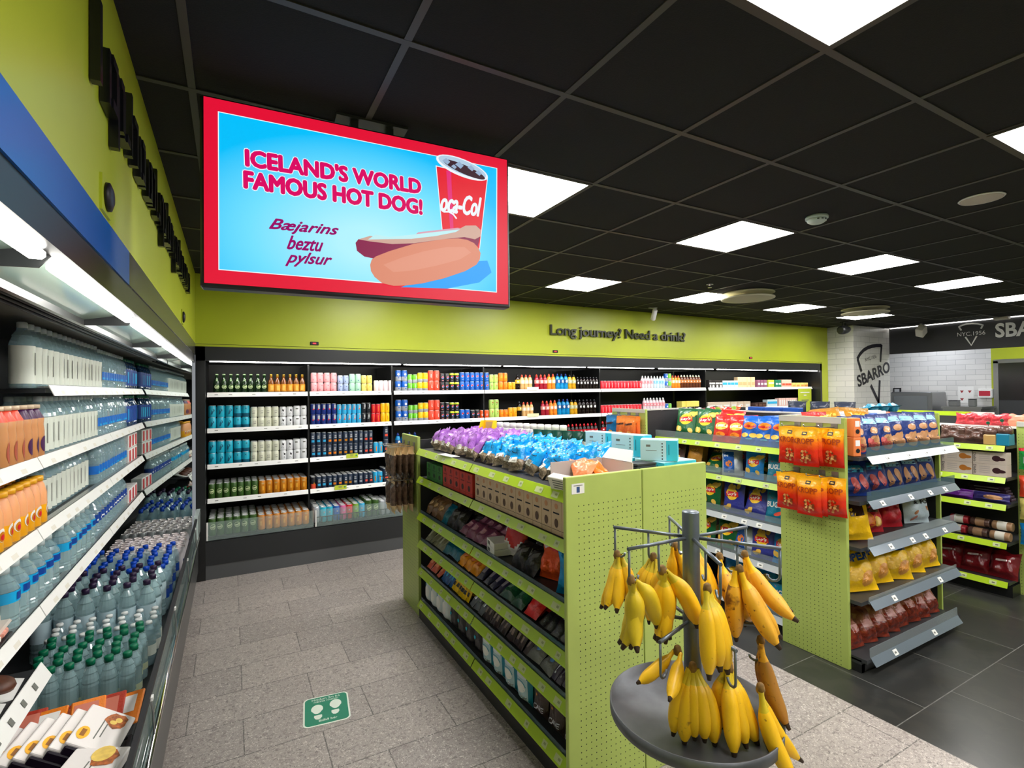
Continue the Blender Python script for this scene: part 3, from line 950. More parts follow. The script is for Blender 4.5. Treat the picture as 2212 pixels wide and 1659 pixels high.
for k, z in enumerate(BZ):
    b = MB(); b.box(BX0 + 0.075, BX1 - 0.05, SY + 0.012, 6.22, z - 0.028, z - 0.0135, m_char); b.build('shelf', t)
    for a, c in BAYS:
        b = MB()
        b.add([(a, SY, z), (c, SY, z), (c, SY - 0.014, z - 0.043), (a, SY - 0.014, z - 0.043), (a, SY + 0.003, z), (c, SY + 0.003, z), (c, SY - 0.011, z - 0.043), (a, SY - 0.011, z - 0.043)],
              [(3, 2, 1, 0), (4, 5, 6, 7), (0, 1, 5, 4), (1, 2, 6, 5), (2, 3, 7, 6), (3, 0, 4, 7)], m_strw)
        st = b.build('price_strip', t)
        xx = a + 0.06
        while xx < min(c, 2.6) - 0.05:
            q = MB(); q.box(xx, xx + 0.028, SY - 0.0105, SY - 0.0095, z - 0.024, z - 0.019, m_ink); q.build('price_tag', st)
            xx += rt.uniform(0.1, 0.24)
for x in (0.695, 1.56, 2.685, 4.465, 6.59):
    b = MB(); b.box(x - 0.008, x + 0.008, SY + 0.02, 6.22, 0.4, 1.98, m_black); b.build('divider', t)
for a, c in ((-0.2, 0.72), (0.735, 2.6), (2.62, 4.5), (4.52, 6.4)):
    b = MB(); b.box(a, c, BY + 0.03, BY + 0.036, 0.35, 0.515, m_glass); g_ = b.build('front_glass', t)
    q = MB(); q.box(a, a + 0.012, BY + 0.026, BY + 0.04, 0.35, 0.515, m_white); q.build('glass_post', g_)
b = MB()
for k in range(70):
    b.box(0.75 + 0.05 * k, 0.758 + 0.05 * k, BY + 0.07, BY + 0.074, 0.37, 0.43, m_blk)
b.box(0.75, 4.3, BY + 0.069, BY + 0.075, 0.43, 0.438, m_blk)
b.build('wire_fence', t)
b = MB(); b.box(BX0 + 0.075, BX1 - 0.05, BY + 0.05, 6.24, 0.34, 0.3705, m_char); b.build('deck', t)
# two small shelf talkers and a hanging sign
m_talk = M('yellow_green_card', (200, 214, 60), rough=0.5)
for x, z, l in ((1.12, 1.03, 'yellow-green shelf label above the third shelf strip, second bay'), (1.0, 0.71, 'yellow-green shelf label above the fourth shelf strip, second bay')):
    q = thing('shelf_label', l, 'label', (x, SY - 0.018, z))
    b = MB(); b.box(-0.06, 0.06, -0.002, 0, -0.03, 0.015, m_talk); b.build('card', q)
    b = MB(); b.decal(disc(0.009, 0.009, 0.042, -0.006, 12, 1), lambda x, z: (x, -0.003, z), M('label_teal', (40, 150, 110)))
    b.decal(rect(0.035, 0.006, -0.005, 0.003, 1, 1), lambda x, z: (x, -0.003, z), m_ink)
    b.decal(rect(0.03, 0.005, -0.005, -0.008, 1, 1), lambda x, z: (x, -0.003, z), m_ink); b.build('print', q)
for x, z, l in ((3.36, 1.705, 'pale price card on the top shelf strip below red juice bottles'), (3.36, 1.368, 'yellow price card on the second shelf strip beside red juice bottles')):
    q = thing('shelf_label', l, 'label', (x, SY - 0.018, z + 0.012))
    b = MB(); b.box(-0.085, 0.085, -0.002, 0, -0.02, 0.018, M('cream_card', (250, 246, 190), rough=0.5) if z < 1.5 else m_white); b.build('card', q)
q = thing('notice_sign', 'lime green notice card standing at the right end of the back cabinet', 'sign', (9.15, 5.534, 1.5))
m_lime = M('lime_card', (196, 212, 60), rough=0.5)
b = MB(); b.box(-0.2, 0.2, -0.006, 0, -0.17, 0.17, m_lime, bev=0.002); b.box(-0.15, 0.15, -0.006, 0, -0.25, -0.17, m_lime); b.build('card', q)
b = MB()
for w, zz, mm in ((0.28, 0.10, m_white), (0.08, 0.05, m_white), (0.22, -0.04, m_ink), (0.14, -0.07, m_ink)):
    b.decal(rect(w, 0.018, 0, zz, 1, 1), lambda x, z: (x, -0.008, z), mm)
b.build('print', q)
# ------------------------------------------------------------------ cans and bottles
def wrapf(r):
    return lambda x, z: (r * sin(x / r), -r * cos(x / r), z)


def can(key, name, r, h, bands, deco=None, lid=m_alu, lidpart=True, n=16):
    """bands: [(top fraction, material)] from the bottom"""
    b = MB()
    prof = [(r * 0.80, 0.0), (r * 0.84, 0.001), (r * 0.97, 0.007)]
    ms = [m_alu, bands[0][1]]
    zz = 0.012
    prof.append((r, zz)); ms.append(bands[0][1])
    for fr, mt in bands:
        z1 = min(h * fr, h - 0.014)
        if z1 > prof[-1][1] + 0.0005:
            prof.append((r, z1)); ms.append(mt)
        last = mt
    if prof[-1][1] < h - 0.0145:
        prof.append((r, h - 0.014)); ms.append(last)
    prof.append((r * 0.84, h - 0.003)); ms.append(last)
    b.lathe(prof, ms, n, cap1=False)
    if deco:
        deco(b, wrapf(r + 0.0006), r, h)
    q = b if not lidpart else MB()
    q.lathe([(r * 0.84, h - 0.003), (r * 0.86, h), (r * 0.80, h), (r * 0.79, h - 0.004), (0.001, h - 0.004)], lid, n, cap0=False, cap1=False)
    kind(key, name, 'can', [('body', b.mesh('body'))] + ([('lid', q.mesh('lid'))] if lidpart else []))
    KR[key] = r
    KH[key] = h


KR, KH = {}, {}


def bottle(key, name, prof, mats, capprof, capmat, label=None, deco=None, n=16, cat='bottle', extra=None):
    b = MB(); b.lathe(prof, mats, n, smooth=name != 'water_bottle')
    parts = []
    rl = max(p[0] for p in prof)
    if deco:
        deco(b, wrapf(rl + 0.0009), rl, prof[-1][1])
    parts.append(('body', b.mesh('body')))
    if capprof:
        q = MB(); q.lathe(capprof, capmat, n); parts.append(('cap', q.mesh('cap')))
    if label:
        z0, z1, r, mt = label[:4]
        q = MB(); q.lathe([(r, z0), (r, z1)], mt, n, cap0=False, cap1=False)
        if len(label) > 4:
            label[4](q, wrapf(r + 0.0006), r)
        parts.append(('label', q.mesh('label')))
    if extra:
        parts += extra
    kind(key, name, cat, parts)
    KR[key] = rl
    KH[key] = (capprof or prof)[-1][1]


W = m_white


def d_disc(mat, zf=0.55, rf=0.55, in_=None, rin=0.3):
    def f(b, fn, r, h):
        b.decal(disc(r * rf, r * rf, 0, h * zf, 14, 2), fn, mat)
        if in_:
            g = wrapf(r + 0.0010)
            b.decal(disc(r * rin, r * rin, 0, h * zf, 12, 1), g, in_)
    return f


def d_bars(mat, lst):
    def f(b, fn, r, h):
        for w, hh, x, z in lst:
            b.decal(rect(r * w, h * hh, r * x, h * z, 3, 1), fn, mat)
    return f


def d_text(s, mat, zf, w, h_, rot=0.0, bold=0.02, shear=0.0):
    def f(b, fn, r, h):
        b.decal(text(s, r * w, h * h_, 0, h * zf, bold, shear, rot), fn, mat)
    return f


def d_many(*fs):
    def f(b, fn, r, h):
        for k in fs:
            k(b, fn, r, h)
    return f


c_red = P('can_red', (214, 26, 40)); c_blue = P('can_blue', (10, 92, 190)); c_navy = P('can_navy', (16, 42, 122))
c_dk = P('can_black', (24, 26, 34)); c_org = P('can_orange', (244, 132, 24)); c_yel = P('can_yellow', (252, 200, 16))
c_lime = P('can_lime', (168, 214, 70)); c_sil = P('can_silver', (196, 200, 208), metal=0.5, rough=0.3); c_wht = P('can_white', (232, 234, 236))
c_teal = P('can_turquoise', (24, 176, 204)); c_tealdk = P('can_turquoise_dark', (8, 92, 120)); c_crm = P('can_cream', (224, 226, 204)); c_pink = P('can_pink', (238, 166, 170))
c_pgr = P('can_pale_green', (168, 214, 186)); c_pye = P('can_pale_yellow', (236, 212, 110)); c_pbl = P('can_grey_blue', (160, 176, 208)); c_blush = P('can_blush', (240, 218, 220))
c_coral = P('can_coral', (244, 86, 62)); c_grn = P('can_green', (56, 92, 34)); c_amb = P('can_amber', (206, 128, 18)); c_ltb = P('can_light_blue', (50, 176, 226))
c_tdk = P('can_slate', (38, 52, 74)); c_lbl = P('print_pale_green', (214, 226, 176)); c_mag = P('can_magenta', (214, 90, 150)); c_gr2 = P('can_leaf_green', (120, 170, 40))


def pepsi(b, fn, r, h):
    g = wrapf(r + 0.0010)
    z = h * 0.55
    b.decal(disc(r * 0.52, r * 0.52, 0, z, 16, 2), fn, W)
    b.decal(disc(r * 0.48, r * 0.48, 0, z, 14, 2, 0.25, 0.12, pi - 0.12), g, c_red)
    b.decal(disc(r * 0.48, r * 0.48, 0, z, 14, 2, 0.25, pi + 0.45, 2 * pi - 0.1), g, c_blue)
    b.decal(text('pepsi', r * 0.8, h * 0.06, 0, h * 0.22, 0.01), fn, W)


def horse(b, fn, r, h):
    b.decal(poly([(-r * 0.5, h * 0.25), (-r * 0.1, h * 0.28), (r * 0.15, h * 0.5), (r * 0.45, h * 0.55), (r * 0.35, h * 0.68), (0, h * 0.75), (-r * 0.3, h * 0.6)]), fn, c_tealdk)


def swirl(b, fn, r, h):
    b.decal(poly([(-r * 0.1, h * 0.82), (r * 0.5, h * 0.72), (r * 0.35, h * 0.5), (-r * 0.1, h * 0.58)]), fn, m_blk)
    b.decal(poly([(-r * 0.4, h * 0.3), (r * 0.3, h * 0.22), (r * 0.1, h * 0.42)]), fn, m_blk)


def oval_badge(b, fn, r, h):
    g = wrapf(r + 0.0011)
    b.decal(disc(r * 0.74, h * 0.155, 0, h * 0.52, 20, 3), fn, c_lbl)
    b.decal(disc(r * 0.62, h * 0.125, 0, h * 0.52, 20, 3), g, c_grn)
    g = wrapf(r + 0.0015)
    b.decal(rect(r * 1.1, h * 0.07, 0, h * 0.52, 4, 1, 0.2), g, c_lbl)
    b.decal(rect(r * 0.8, h * 0.02, 0, h * 0.45, 3, 1, 0.2), g, c_lbl)


# sizes: slim .0265 x .135 / standard .033 x .115 / tall .033 x .165
can('pink', 'drink_can', 0.031, 0.100, [(1, c_pink)], d_bars(P('can_rose', (214, 96, 110)), [(0.25, 0.12, -0.4, 0.3), (0.5, 0.05, 0.3, 0.7)]))
can('greyblue', 'drink_can', 0.031, 0.100, [(1, c_pbl)], d_bars(c_navy, [(0.25, 0.12, -0.4, 0.3), (0.5, 0.05, 0.2, 0.7)]))
can('palegreen', 'drink_can', 0.031, 0.100, [(1, c_pgr)], d_bars(c_tealdk, [(0.25, 0.12, -0.4, 0.3)]))
can('paleyellow', 'drink_can', 0.031, 0.100, [(1, c_pye)], d_bars(c_amb, [(0.4, 0.1, 0.2, 0.6)]))
can('blush', 'drink_can', 0.0265, 0.130, [(1, c_blush)], d_bars(c_sil, [(0.6, 0.03, 0, 0.6), (0.4, 0.03, 0, 0.5)]))
can('bluewhite', 'soda_can', 0.033, 0.115, [(0.42, c_sil), (1, c_blue)], d_many(d_bars(c_blue, [(0.5, 0.08, 0, 0.3)]), d_disc(W, 0.62, 0.4)))
can('greenwhite', 'soda_can', 0.033, 0.115, [(0.4, c_sil), (1, P('can_apple', (110, 200, 40)))], d_bars(W, [(0.15, 0.5, 0.1, 0.6)]))
can('yellowwhite', 'soda_can', 0.033, 0.115, [(0.35, c_sil), (1, c_yel)], d_disc(P('can_lemon', (255, 226, 70)), 0.65, 0.4))
can('plus', 'soda_can', 0.033, 0.115, [(1, c_coral)], d_text('plus', W, 0.5, 1.1, 0.13, pi / 2))
can('pepsimax', 'soda_can', 0.033, 0.115, [(1, c_dk)], d_many(pepsi, d_bars(c_red, [(0.3, 0.12, 0, 0.22)])))
can('pepsilime', 'soda_can', 0.033, 0.115, [(0.78, c_dk), (1, P('can_bright_lime', (206, 222, 40)))], pepsi)
can('pepsi', 'soda_can', 0.033, 0.115, [(1, c_blue)], pepsi)
can('sevenup', 'soda_can', 0.033, 0.115, [(1, P('can_mint_lime', (188, 220, 110)))], d_many(d_text('7', P('print_green', (16, 120, 60)), 0.55, 0.6, 0.3), d_disc(c_red, 0.68, 0.2)))
can('orange', 'soda_can', 0.033, 0.115, [(1, c_org)], d_bars(c_yel, [(0.9, 0.06, 0, 0.5), (0.7, 0.04, 0, 0.62)]))
can('yellowbig', 'soda_can', 0.033, 0.135, [(1, P('can_gold', (246, 172, 30)))], d_disc(c_yel, 0.5, 0.7, c_org, 0.45))
can('face', 'soda_can', 0.033, 0.115, [(1, P('can_deep_orange', (240, 90, 30)))], d_disc(W, 0.45, 0.4, c_red, 0.25))
can('cola', 'soda_can', 0.0285, 0.120, [(1, P('can_cola_red', (226, 30, 48)))], d_bars(W, [(0.16, 0.55, 0, 0.5)]), lidpart=False, n=12)
can('horse', 'drink_can', 0.034, 0.112, [(1, c_teal)], horse)
can('horseplain', 'drink_can', 0.034, 0.112, [(0.34, c_tealdk), (1, c_teal)], d_bars(c_tealdk, [(0.3, 0.1, 0, 0.75)]))
can('lite', 'drink_can', 0.034, 0.112, [(1, c_crm)], d_many(d_text('LITE', P('print_pewter', (150, 152, 136)), 0.6, 0.9, 0.12), d_text('LIME', MATS['print_pewter'], 0.42, 0.9, 0.12)))
can('swirl', 'drink_can', 0.034, 0.112, [(1, c_wht)], swirl)
can('swirlplain', 'drink_can', 0.034, 0.112, [(1, c_wht)], d_bars(m_ink, [(0.8, 0.12, 0, 0.72)]))
can('bull', 'energy_drink_can', 0.0268, 0.116, [(1, c_navy)], d_many(d_bars(c_sil, [(0.9, 0.36, 0.25, 0.72)]), d_disc(c_red, 0.5, 0.3)))
can('bullblue', 'energy_drink_can', 0.0268, 0.116, [(1, c_ltb)], d_many(d_bars(c_sil, [(0.8, 0.34, 0.25, 0.72)]), d_disc(c_coral, 0.5, 0.3)))
can('bulldark', 'energy_drink_can', 0.0268, 0.116, [(1, c_dk)], d_bars(c_sil, [(0.6, 0.3, 0.2, 0.72), (0.7, 0.07, 0, 0.5)]))
can('slimred', 'energy_drink_can', 0.0268, 0.116, [(1, c_red)], d_bars(c_org, [(0.2, 0.6, 0, 0.5)]))
can('slimyellow', 'energy_drink_can', 0.0268, 0.116, [(1, c_yel)], d_bars(c_org, [(0.25, 0.4, 0, 0.5)]))
can('slimorange', 'soda_can', 0.031, 0.11, [(1, P('can_burnt_orange', (238, 110, 50)))], d_disc(m_blk, 0.35, 0.4))


def nocco(col):
    return d_many(d_bars(col, [(1.15, 0.17, 0, 0.34)]), d_bars(c_sil, [(0.9, 0.10, 0, 0.58), (0.8, 0.10, 0, 0.72)]))


for nm, cc in (('blue', c_ltb), ('orange', c_org), ('amber', c_amb), ('white', c_sil), ('coral', c_coral)):
    can('slate' + nm, 'energy_drink_can', 0.0268, 0.135, [(1, c_tdk)], nocco(cc))
can('skyslim', 'energy_drink_can', 0.0268, 0.135, [(1, c_ltb)], d_bars(c_org, [(0.4, 0.4, 0, 0.45)]))
can('fire', 'energy_drink_can', 0.0268, 0.135, [(0.45, c_coral), (1, c_dk)], d_bars(c_amb, [(0.4, 0.2, 0, 0.45)]))
can('greenbeer', 'beer_can', 0.034, 0.166, [(1, c_grn)], oval_badge)
can('amberbeer', 'beer_can', 0.034, 0.150, [(1, c_amb)], d_many(d_text('GULL', c_lbl, 0.78, 0.9, 0.07), d_bars(P('print_gold', (240, 176, 60)), [(0.5, 0.3, 0, 0.45)])))
for nm, cc in (('tealtall', c_teal), ('bluetall', c_blue), ('magentatall', c_mag), ('redtall', c_red), ('leaftall', c_gr2), ('skytall', c_ltb), ('silvertall', c_sil), ('tantall', P('can_tan', (200, 150, 110)))):
    can(nm, 'cider_can', 0.031, 0.15, [(1, cc)], d_bars(c_sil, [(0.5, 0.12, 0, 0.65)]))

m_bgl = M('green_beer_glass', (22, 48, 20), rough=0.08, spec=0.7)
m_agl = M('amber_beer_glass', (120, 62, 8), rough=0.1, spec=0.7)
beer = [(0.029, 0), (0.0305, 0.004), (0.0305, 0.105), (0.027, 0.128), (0.014, 0.150), (0.0125, 0.192)]
m_swing = M('beer_cap_green', (170, 196, 150), rough=0.3)
bottle('greenbottle', 'beer_bottle', beer, m_bgl, [(0.0145, 0.190), (0.0148, 0.198), (0.011, 0.201)], m_swing,
       deco=d_many(lambda b, fn, r, h: oval_badge(b, fn, r, h * 0.7), d_bars(m_swing, [(0.5, 0.12, 0, 0.72)])))
m_goldf = M('gold_foil', (214, 164, 60), rough=0.25, metal=0.6)
bottle('amberbottle', 'beer_bottle', beer, m_agl, [(0.0128, 0.150), (0.0135, 0.192), (0.0148, 0.198), (0.011, 0.201)], m_goldf,
       label=(0.018, 0.096, 0.0311, P('label_amber', (222, 150, 40)), lambda b, fn, r: b.decal(rect(r * 0.9, 0.05, 0, 0.057, 3, 1), fn, P('label_honey', (250, 190, 90)))))
sport = [(0.027, 0), (0.031, 0.006), (0.031, 0.05), (0.028, 0.07), (0.031, 0.085), (0.031, 0.135), (0.022, 0.165), (0.013, 0.178)]
spcap = [(0.0145, 0.176), (0.0145, 0.192), (0.008, 0.2), (0.007, 0.208)]
for nm, liq, lab, cp in (('juicecream', (224, 178, 116), (236, 216, 180), c_coral), ('juicered', (168, 30, 50), (226, 150, 140), c_coral), ('juiceorange', (240, 140, 40), (250, 190, 140), c_coral),
                         ('sportblue', (20, 140, 200), (24, 84, 150), c_navy), ('sportyellow', (214, 160, 30), (196, 196, 150), c_dk), ('colabottle', (22, 12, 12), (30, 24, 24), c_dk), ('colared', (26, 12, 12), (200, 30, 44), c_red),
                         ('stout', (30, 16, 10), (230, 190, 60), c_dk), ('clearpink', (230, 214, 220), (232, 150, 160), c_wht), ('clearblue', (206, 226, 236), (130, 196, 226), c_wht), ('brownjuice', (92, 44, 24), (190, 120, 60), c_crm)):
    lm = P('label_' + nm, lab)
    f = (lambda b, fn, r: b.decal(disc(r * 0.5, 0.018, 0, 0.11, 14, 2), fn, W)) if nm in ('colabottle', 'sportblue', 'juicecream', 'juicered', 'juiceorange') else (lambda b, fn, r: b.decal(rect(r * 0.7, 0.014, 0, 0.11, 3, 1), fn, W))
    bottle(nm, 'soda_bottle' if 'cola' in nm or 'stout' in nm else 'juice_bottle', sport, P('liquid_' + nm, liq, rough=0.12), spcap, cp, label=(0.087, 0.134, 0.0316, lm, f), n=12)

GRP = 'drinks on the back chilled cabinet shelves'


def rows(shelf, z, items, yf, fb='from left'):
    """items: (key, n, x0, x1, layers, depth rows, description). One thing for every can and bottle."""
    seen = {}
    for key, n, x0, x1, lay, deep, desc in items:
        r, h = KR[key], KH[key]
        p = (x1 - x0) / n
        s = min(1.12, p / (2 * r) * 0.985)
        k0 = seen.get(desc, 0)
        for i in range(n):
            for l in range(lay):
                for d in range(deep):
                    if isinstance(key, (list, tuple)):
                        pass
                    w = []
                    w.append((ORD[k0 + i] + ' ' + fb) if n > 1 or k0 else '')
                    if lay > 1:
                        w.append(('lower', 'upper', 'topmost')[l])
                    if deep > 1:
                        w.append('front row' if d == 0 else ORD[d] + ' row')
                    lb = desc + (', ' + ', '.join(x for x in w if x) if any(w) else '') + ', ' + shelf
                    jx = rj.uniform(-0.0015, 0.0015)
                    put(key, (x0 + p * (i + 0.5) + jx, yf + r * s + d * 2 * r * s * 1.03 + rj.uniform(0, 0.002), z + l * (h * s - 0.002)), (0, 0, rj.uniform(-0.25, 0.25)), lb, GRP, s)
        seen[desc] = k0 + n


rj = random.Random(21)
CB = 'back cabinet'
rows('top shelf', BZ[0] - 0.012, [
    ('greenbottle', 8, -0.146, 0.318, 1, 1, 'green beer bottle with oval badge'), ('amberbottle', 6, 0.322, 0.67, 1, 1, 'amber beer bottle with gold neck'),
    ('pink', 4, 0.717, 0.98, 2, 1, 'pink drink can'), ('greyblue', 2, 0.985, 1.10, 2, 1, 'grey-blue drink can'), ('palegreen', 2, 1.105, 1.23, 2, 1, 'pale green drink can'), ('paleyellow', 2, 1.232, 1.349, 2, 1, 'pale yellow drink can'),
    ('blush', 4, 1.365, 1.575, 1, 1, 'slim blush-white drink can'),
    ('bluewhite', 2, 1.605, 1.746, 2, 1, 'blue and silver soda can'), ('greenwhite', 2, 1.746, 1.861, 2, 1, 'apple green soda can'), ('yellowwhite', 2, 1.861, 1.988, 2, 1, 'yellow and silver soda can'),
    ('plus', 2, 1.988, 2.13, 2, 1, 'coral red soda can'), ('pepsimax', 2, 2.13, 2.251, 2, 1, 'black soda can with red, white and blue roundel'), ('pepsilime', 2, 2.251, 2.377, 2, 1, 'black soda can with lime top'),
    ('pepsi', 6, 2.38, 2.773, 2, 1, 'blue soda can with red, white and blue roundel'), ('sevenup', 2, 2.775, 2.893, 2, 1, 'pale lime soda can'), ('orange', 2, 2.9, 3.03, 2, 1, 'orange soda can'), ('yellowbig', 2, 3.035, 3.14, 1, 1, 'golden soda can'),
    ('stout', 1, 3.142, 3.205, 1, 1, 'dark bottle with yellow label'), ('juicecream', 3, 3.208, 3.39, 1, 1, 'cream juice bottle with coral cap'),
    ('juicered', 3, 3.43, 3.616, 1, 1, 'red juice bottle with coral cap'), ('juiceorange', 2, 3.618, 3.747, 1, 1, 'orange juice bottle with coral cap'), ('sportblue', 3, 3.75, 3.947, 1, 1, 'blue sports drink bottle'),
    ('sportyellow', 2, 3.95, 4.076, 1, 1, 'yellow sports drink bottle'), ('colabottle', 7, 4.08, 4.455, 1, 1, 'dark cola bottle'),
    ('cola', 13, 4.49, 5.247, 1, 1, 'red cola can'), ('clearpink', 4, 5.25, 5.485, 1, 1, 'clear pink-label bottle'), ('clearblue', 4, 5.487, 5.72, 1, 1, 'clear blue-label bottle'),
    ('bluewhite', 1, 5.722, 5.79, 2, 1, 'blue and silver soda can right of the clear bottles'), ('greenwhite', 1, 5.79, 5.858, 2, 1, 'apple green soda can right of the clear bottles'),
    ('juiceorange', 3, 5.86, 6.045, 1, 1, 'orange juice bottle beside brown bottles'), ('brownjuice', 7, 6.05, 6.5, 1, 1, 'brown bottle with cream cap')], SY + 0.02)
rows('second shelf', BZ[1] - 0.012, [
    ('horse', 3, -0.19, 0.02, 2, 1, 'turquoise drink can with dark horse'), ('horseplain', 2, 0.022, 0.16, 2, 1, 'turquoise drink can with dark foot'), ('lite', 4, 0.165, 0.42, 2, 1, 'cream drink can'),
    ('swirl', 2, 0.425, 0.55, 2, 1, 'white drink can with black swirl'), ('swirlplain', 2, 0.553, 0.682, 2, 1, 'white drink can with grey lettering'),
    ('bull', 5, 0.713, 0.975, 2, 1, 'blue and silver slim energy can'), ('bullblue', 5, 0.977, 1.228, 2, 1, 'light blue and silver slim energy can'), ('bulldark', 2, 1.23, 1.334, 2, 1, 'black and silver slim energy can'),
    ('slimred', 2, 1.336, 1.434, 2, 1, 'red slim energy can'), ('slimyellow', 2, 1.436, 1.538, 2, 1, 'yellow slim energy can'),
    ('bluewhite', 2, 1.605, 1.75, 2, 1, 'blue and silver soda can'), ('greenwhite', 2, 1.752, 1.861, 2, 1, 'apple green soda can'), ('yellowwhite', 2, 1.865, 1.988, 2, 1, 'yellow and silver soda can'), ('plus', 2, 1.99, 2.13, 2, 1, 'coral red soda can'),
    ('pepsimax', 2, 2.13, 2.251, 2, 1, 'black soda can with red, white and blue roundel'), ('pepsilime', 2, 2.252, 2.372, 2, 1, 'black soda can with lime top'), ('pepsi', 2, 2.375, 2.512, 1, 1, 'blue soda can with red, white and blue roundel'),
    ('pepsimax', 2, 2.515, 2.64, 1, 1, 'single black soda can with roundel'), ('face', 2, 2.645, 2.765, 1, 1, 'deep orange soda can with white face'), ('sevenup', 2, 2.77, 2.905, 2, 1, 'pale lime soda can'),
    ('orange', 2, 2.91, 3.03, 1, 1, 'orange soda can'), ('yellowbig', 2, 3.035, 3.16, 1, 1, 'golden soda can'), ('stout', 1, 3.164, 3.225, 1, 1, 'dark bottle with yellow label'), ('juicecream', 3, 3.23, 3.4, 1, 1, 'cream juice bottle with coral cap'),
    ('juicered', 2, 3.52, 3.64, 1, 1, 'red juice bottle with coral cap'), ('juiceorange', 2, 3.645, 3.769, 1, 1, 'orange juice bottle with coral cap'), ('sportblue', 3, 3.772, 3.97, 1, 1, 'blue sports drink bottle'),
    ('sportyellow', 2, 3.975, 4.1, 1, 1, 'yellow sports drink bottle'), ('colabottle', 5, 4.105, 4.42, 1, 1, 'dark cola bottle'), ('cola', 13, 4.49, 5.25, 1, 1, 'red cola can'), ('clearpink', 7, 5.28, 5.72, 1, 1, 'clear pink-label bottle'),
    ('bluewhite', 1, 5.722, 5.79, 1, 1, 'blue and silver soda can right of the clear bottles'), ('greenwhite', 1, 5.79, 5.858, 1, 1, 'apple green soda can right of the clear bottles')], SY + 0.02)
rows('third shelf', BZ[2] - 0.012, [
    ('horse', 3, -0.19, 0.02, 2, 2, 'turquoise drink can with dark horse'), ('horseplain', 2, 0.022, 0.16, 2, 2, 'turquoise drink can with dark foot'), ('lite', 4, 0.165, 0.42, 2, 2, 'cream drink can'),
    ('swirl', 2, 0.425, 0.55, 2, 2, 'white drink can with black swirl'), ('swirlplain', 2, 0.553, 0.682, 2, 2, 'white drink can with grey lettering'),
    ('slateblue', 3, 0.713, 0.873, 2, 1, 'slate slim energy can with blue stripe'), ('slateorange', 2, 0.875, 0.98, 2, 1, 'slate slim energy can with orange stripe'), ('slateamber', 3, 0.982, 1.14, 2, 1, 'slate slim energy can with amber stripe'),
    ('slatewhite', 2, 1.142, 1.248, 2, 1, 'slate slim energy can with white stripe'), ('slatecoral', 2, 1.25, 1.354, 2, 1, 'slate slim energy can with coral stripe'), ('skyslim', 2, 1.356, 1.46, 1, 1, 'sky blue slim energy can'),
    ('slatecoral', 1, 1.462, 1.53, 2, 1, 'slate slim energy can beside the post'), ('sportblue', 4, 1.6, 1.86, 1, 1, 'blue sports drink bottle'), ('colabottle', 6, 3.5, 3.9, 1, 1, 'dark cola bottle'), ('colared', 8, 3.92, 4.44, 1, 1, 'cola bottle with red label and cap'),
    ('colared', 4, 4.5, 4.78, 1, 1, 'cola bottle with red label behind the hanging snack bags')], SY + 0.02)
rows('fourth shelf', BZ[3] - 0.012, [
    ('greenbeer', 7, -0.19, 0.232, 1, 5, 'tall green beer can with oval badge'), ('amberbeer', 7, 0.236, 0.682, 1, 5, 'tall amber beer can'),
    ('fire', 1, 0.713, 0.765, 1, 3, 'black slim energy can with flame'), ('slateblue', 3, 0.768, 0.925, 1, 4, 'slate slim energy can with blue stripe'), ('slateorange', 2, 0.927, 1.03, 1, 4, 'slate slim energy can with orange stripe'),
    ('slateamber', 2, 1.033, 1.138, 1, 4, 'slate slim energy can with amber stripe'), ('slatewhite', 2, 1.14, 1.245, 1, 4, 'slate slim energy can with white stripe'), ('slatecoral', 2, 1.247, 1.35, 1, 4, 'slate slim energy can with coral stripe'),
    ('skyslim', 2, 1.352, 1.455, 1, 4, 'sky blue slim energy can'), ('slatecoral', 1, 1.457, 1.53, 1, 4, 'slate slim energy can beside the post'), ('colabottle', 6, 4.5, 4.9, 1, 1, 'dark cola bottle')], SY + 0.02)
rows('bottom deck', 0.372, [
    ('greenbeer', 6, -0.19, 0.215, 1, 7, 'tall green beer can with oval badge'), ('amberbeer', 7, 0.222, 0.69, 1, 7, 'tall amber beer can'),
    ('silvertall', 1, 0.72, 0.79, 1, 6, 'tall silver can'), ('tealtall', 2, 0.792, 0.92, 1, 6, 'tall teal can'), ('bluetall', 1, 0.922, 0.985, 1, 6, 'tall blue can'), ('magentatall', 1, 0.987, 1.05, 1, 6, 'tall magenta can'), ('redtall', 1, 1.052, 1.115, 1, 6, 'tall red can'),
    ('leaftall', 1, 1.117, 1.18, 1, 6, 'tall leaf green can'), ('skytall', 1, 1.182, 1.245, 1, 6, 'tall sky blue can'), ('greenbeer', 2, 1.247, 1.39, 1, 5, 'dark green beer can'), ('silvertall', 2, 1.392, 1.52, 1, 5, 'tall silver can with plain wrap'),
    ('tantall', 3, 1.58, 1.78, 1, 4, 'tall tan can')], BY + 0.085)


# chilled food on the far right bay: small packs, tubs and cartons
def carton(key, name, w, d, h, col, cat='carton', deco=None, bev=0.004):
    b = MB(); b.box(-w / 2, w / 2, -d / 2, d / 2, 0, h, P('carton_' + key, col, rough=0.45), bev=bev)
    parts = []
    if deco:
        q = MB(); deco(q, lambda x, z: (x, -d / 2 - 0.0012, z), w, h); parts = [('print', q.mesh('print'))]
    kind(key, name, cat, [('body', b.mesh('body'))] + parts)
    KR[key] = w / 2
    KH[key] = h


def c_pan(mat, w, h, z, extra=None):
    def f(q, fn, W_, H_):
        q.decal(rect(W_ * w, H_ * h, 0, H_ * z, 1, 1), fn, mat)
        if extra:
            q.decal(disc(W_ * 0.28, W_ * 0.28, 0, H_ * extra[1], 14, 1), lambda x, z: (fn(x, z)[0], fn(x, z)[1] - 0.001, fn(x, z)[2]), extra[0])
    return f


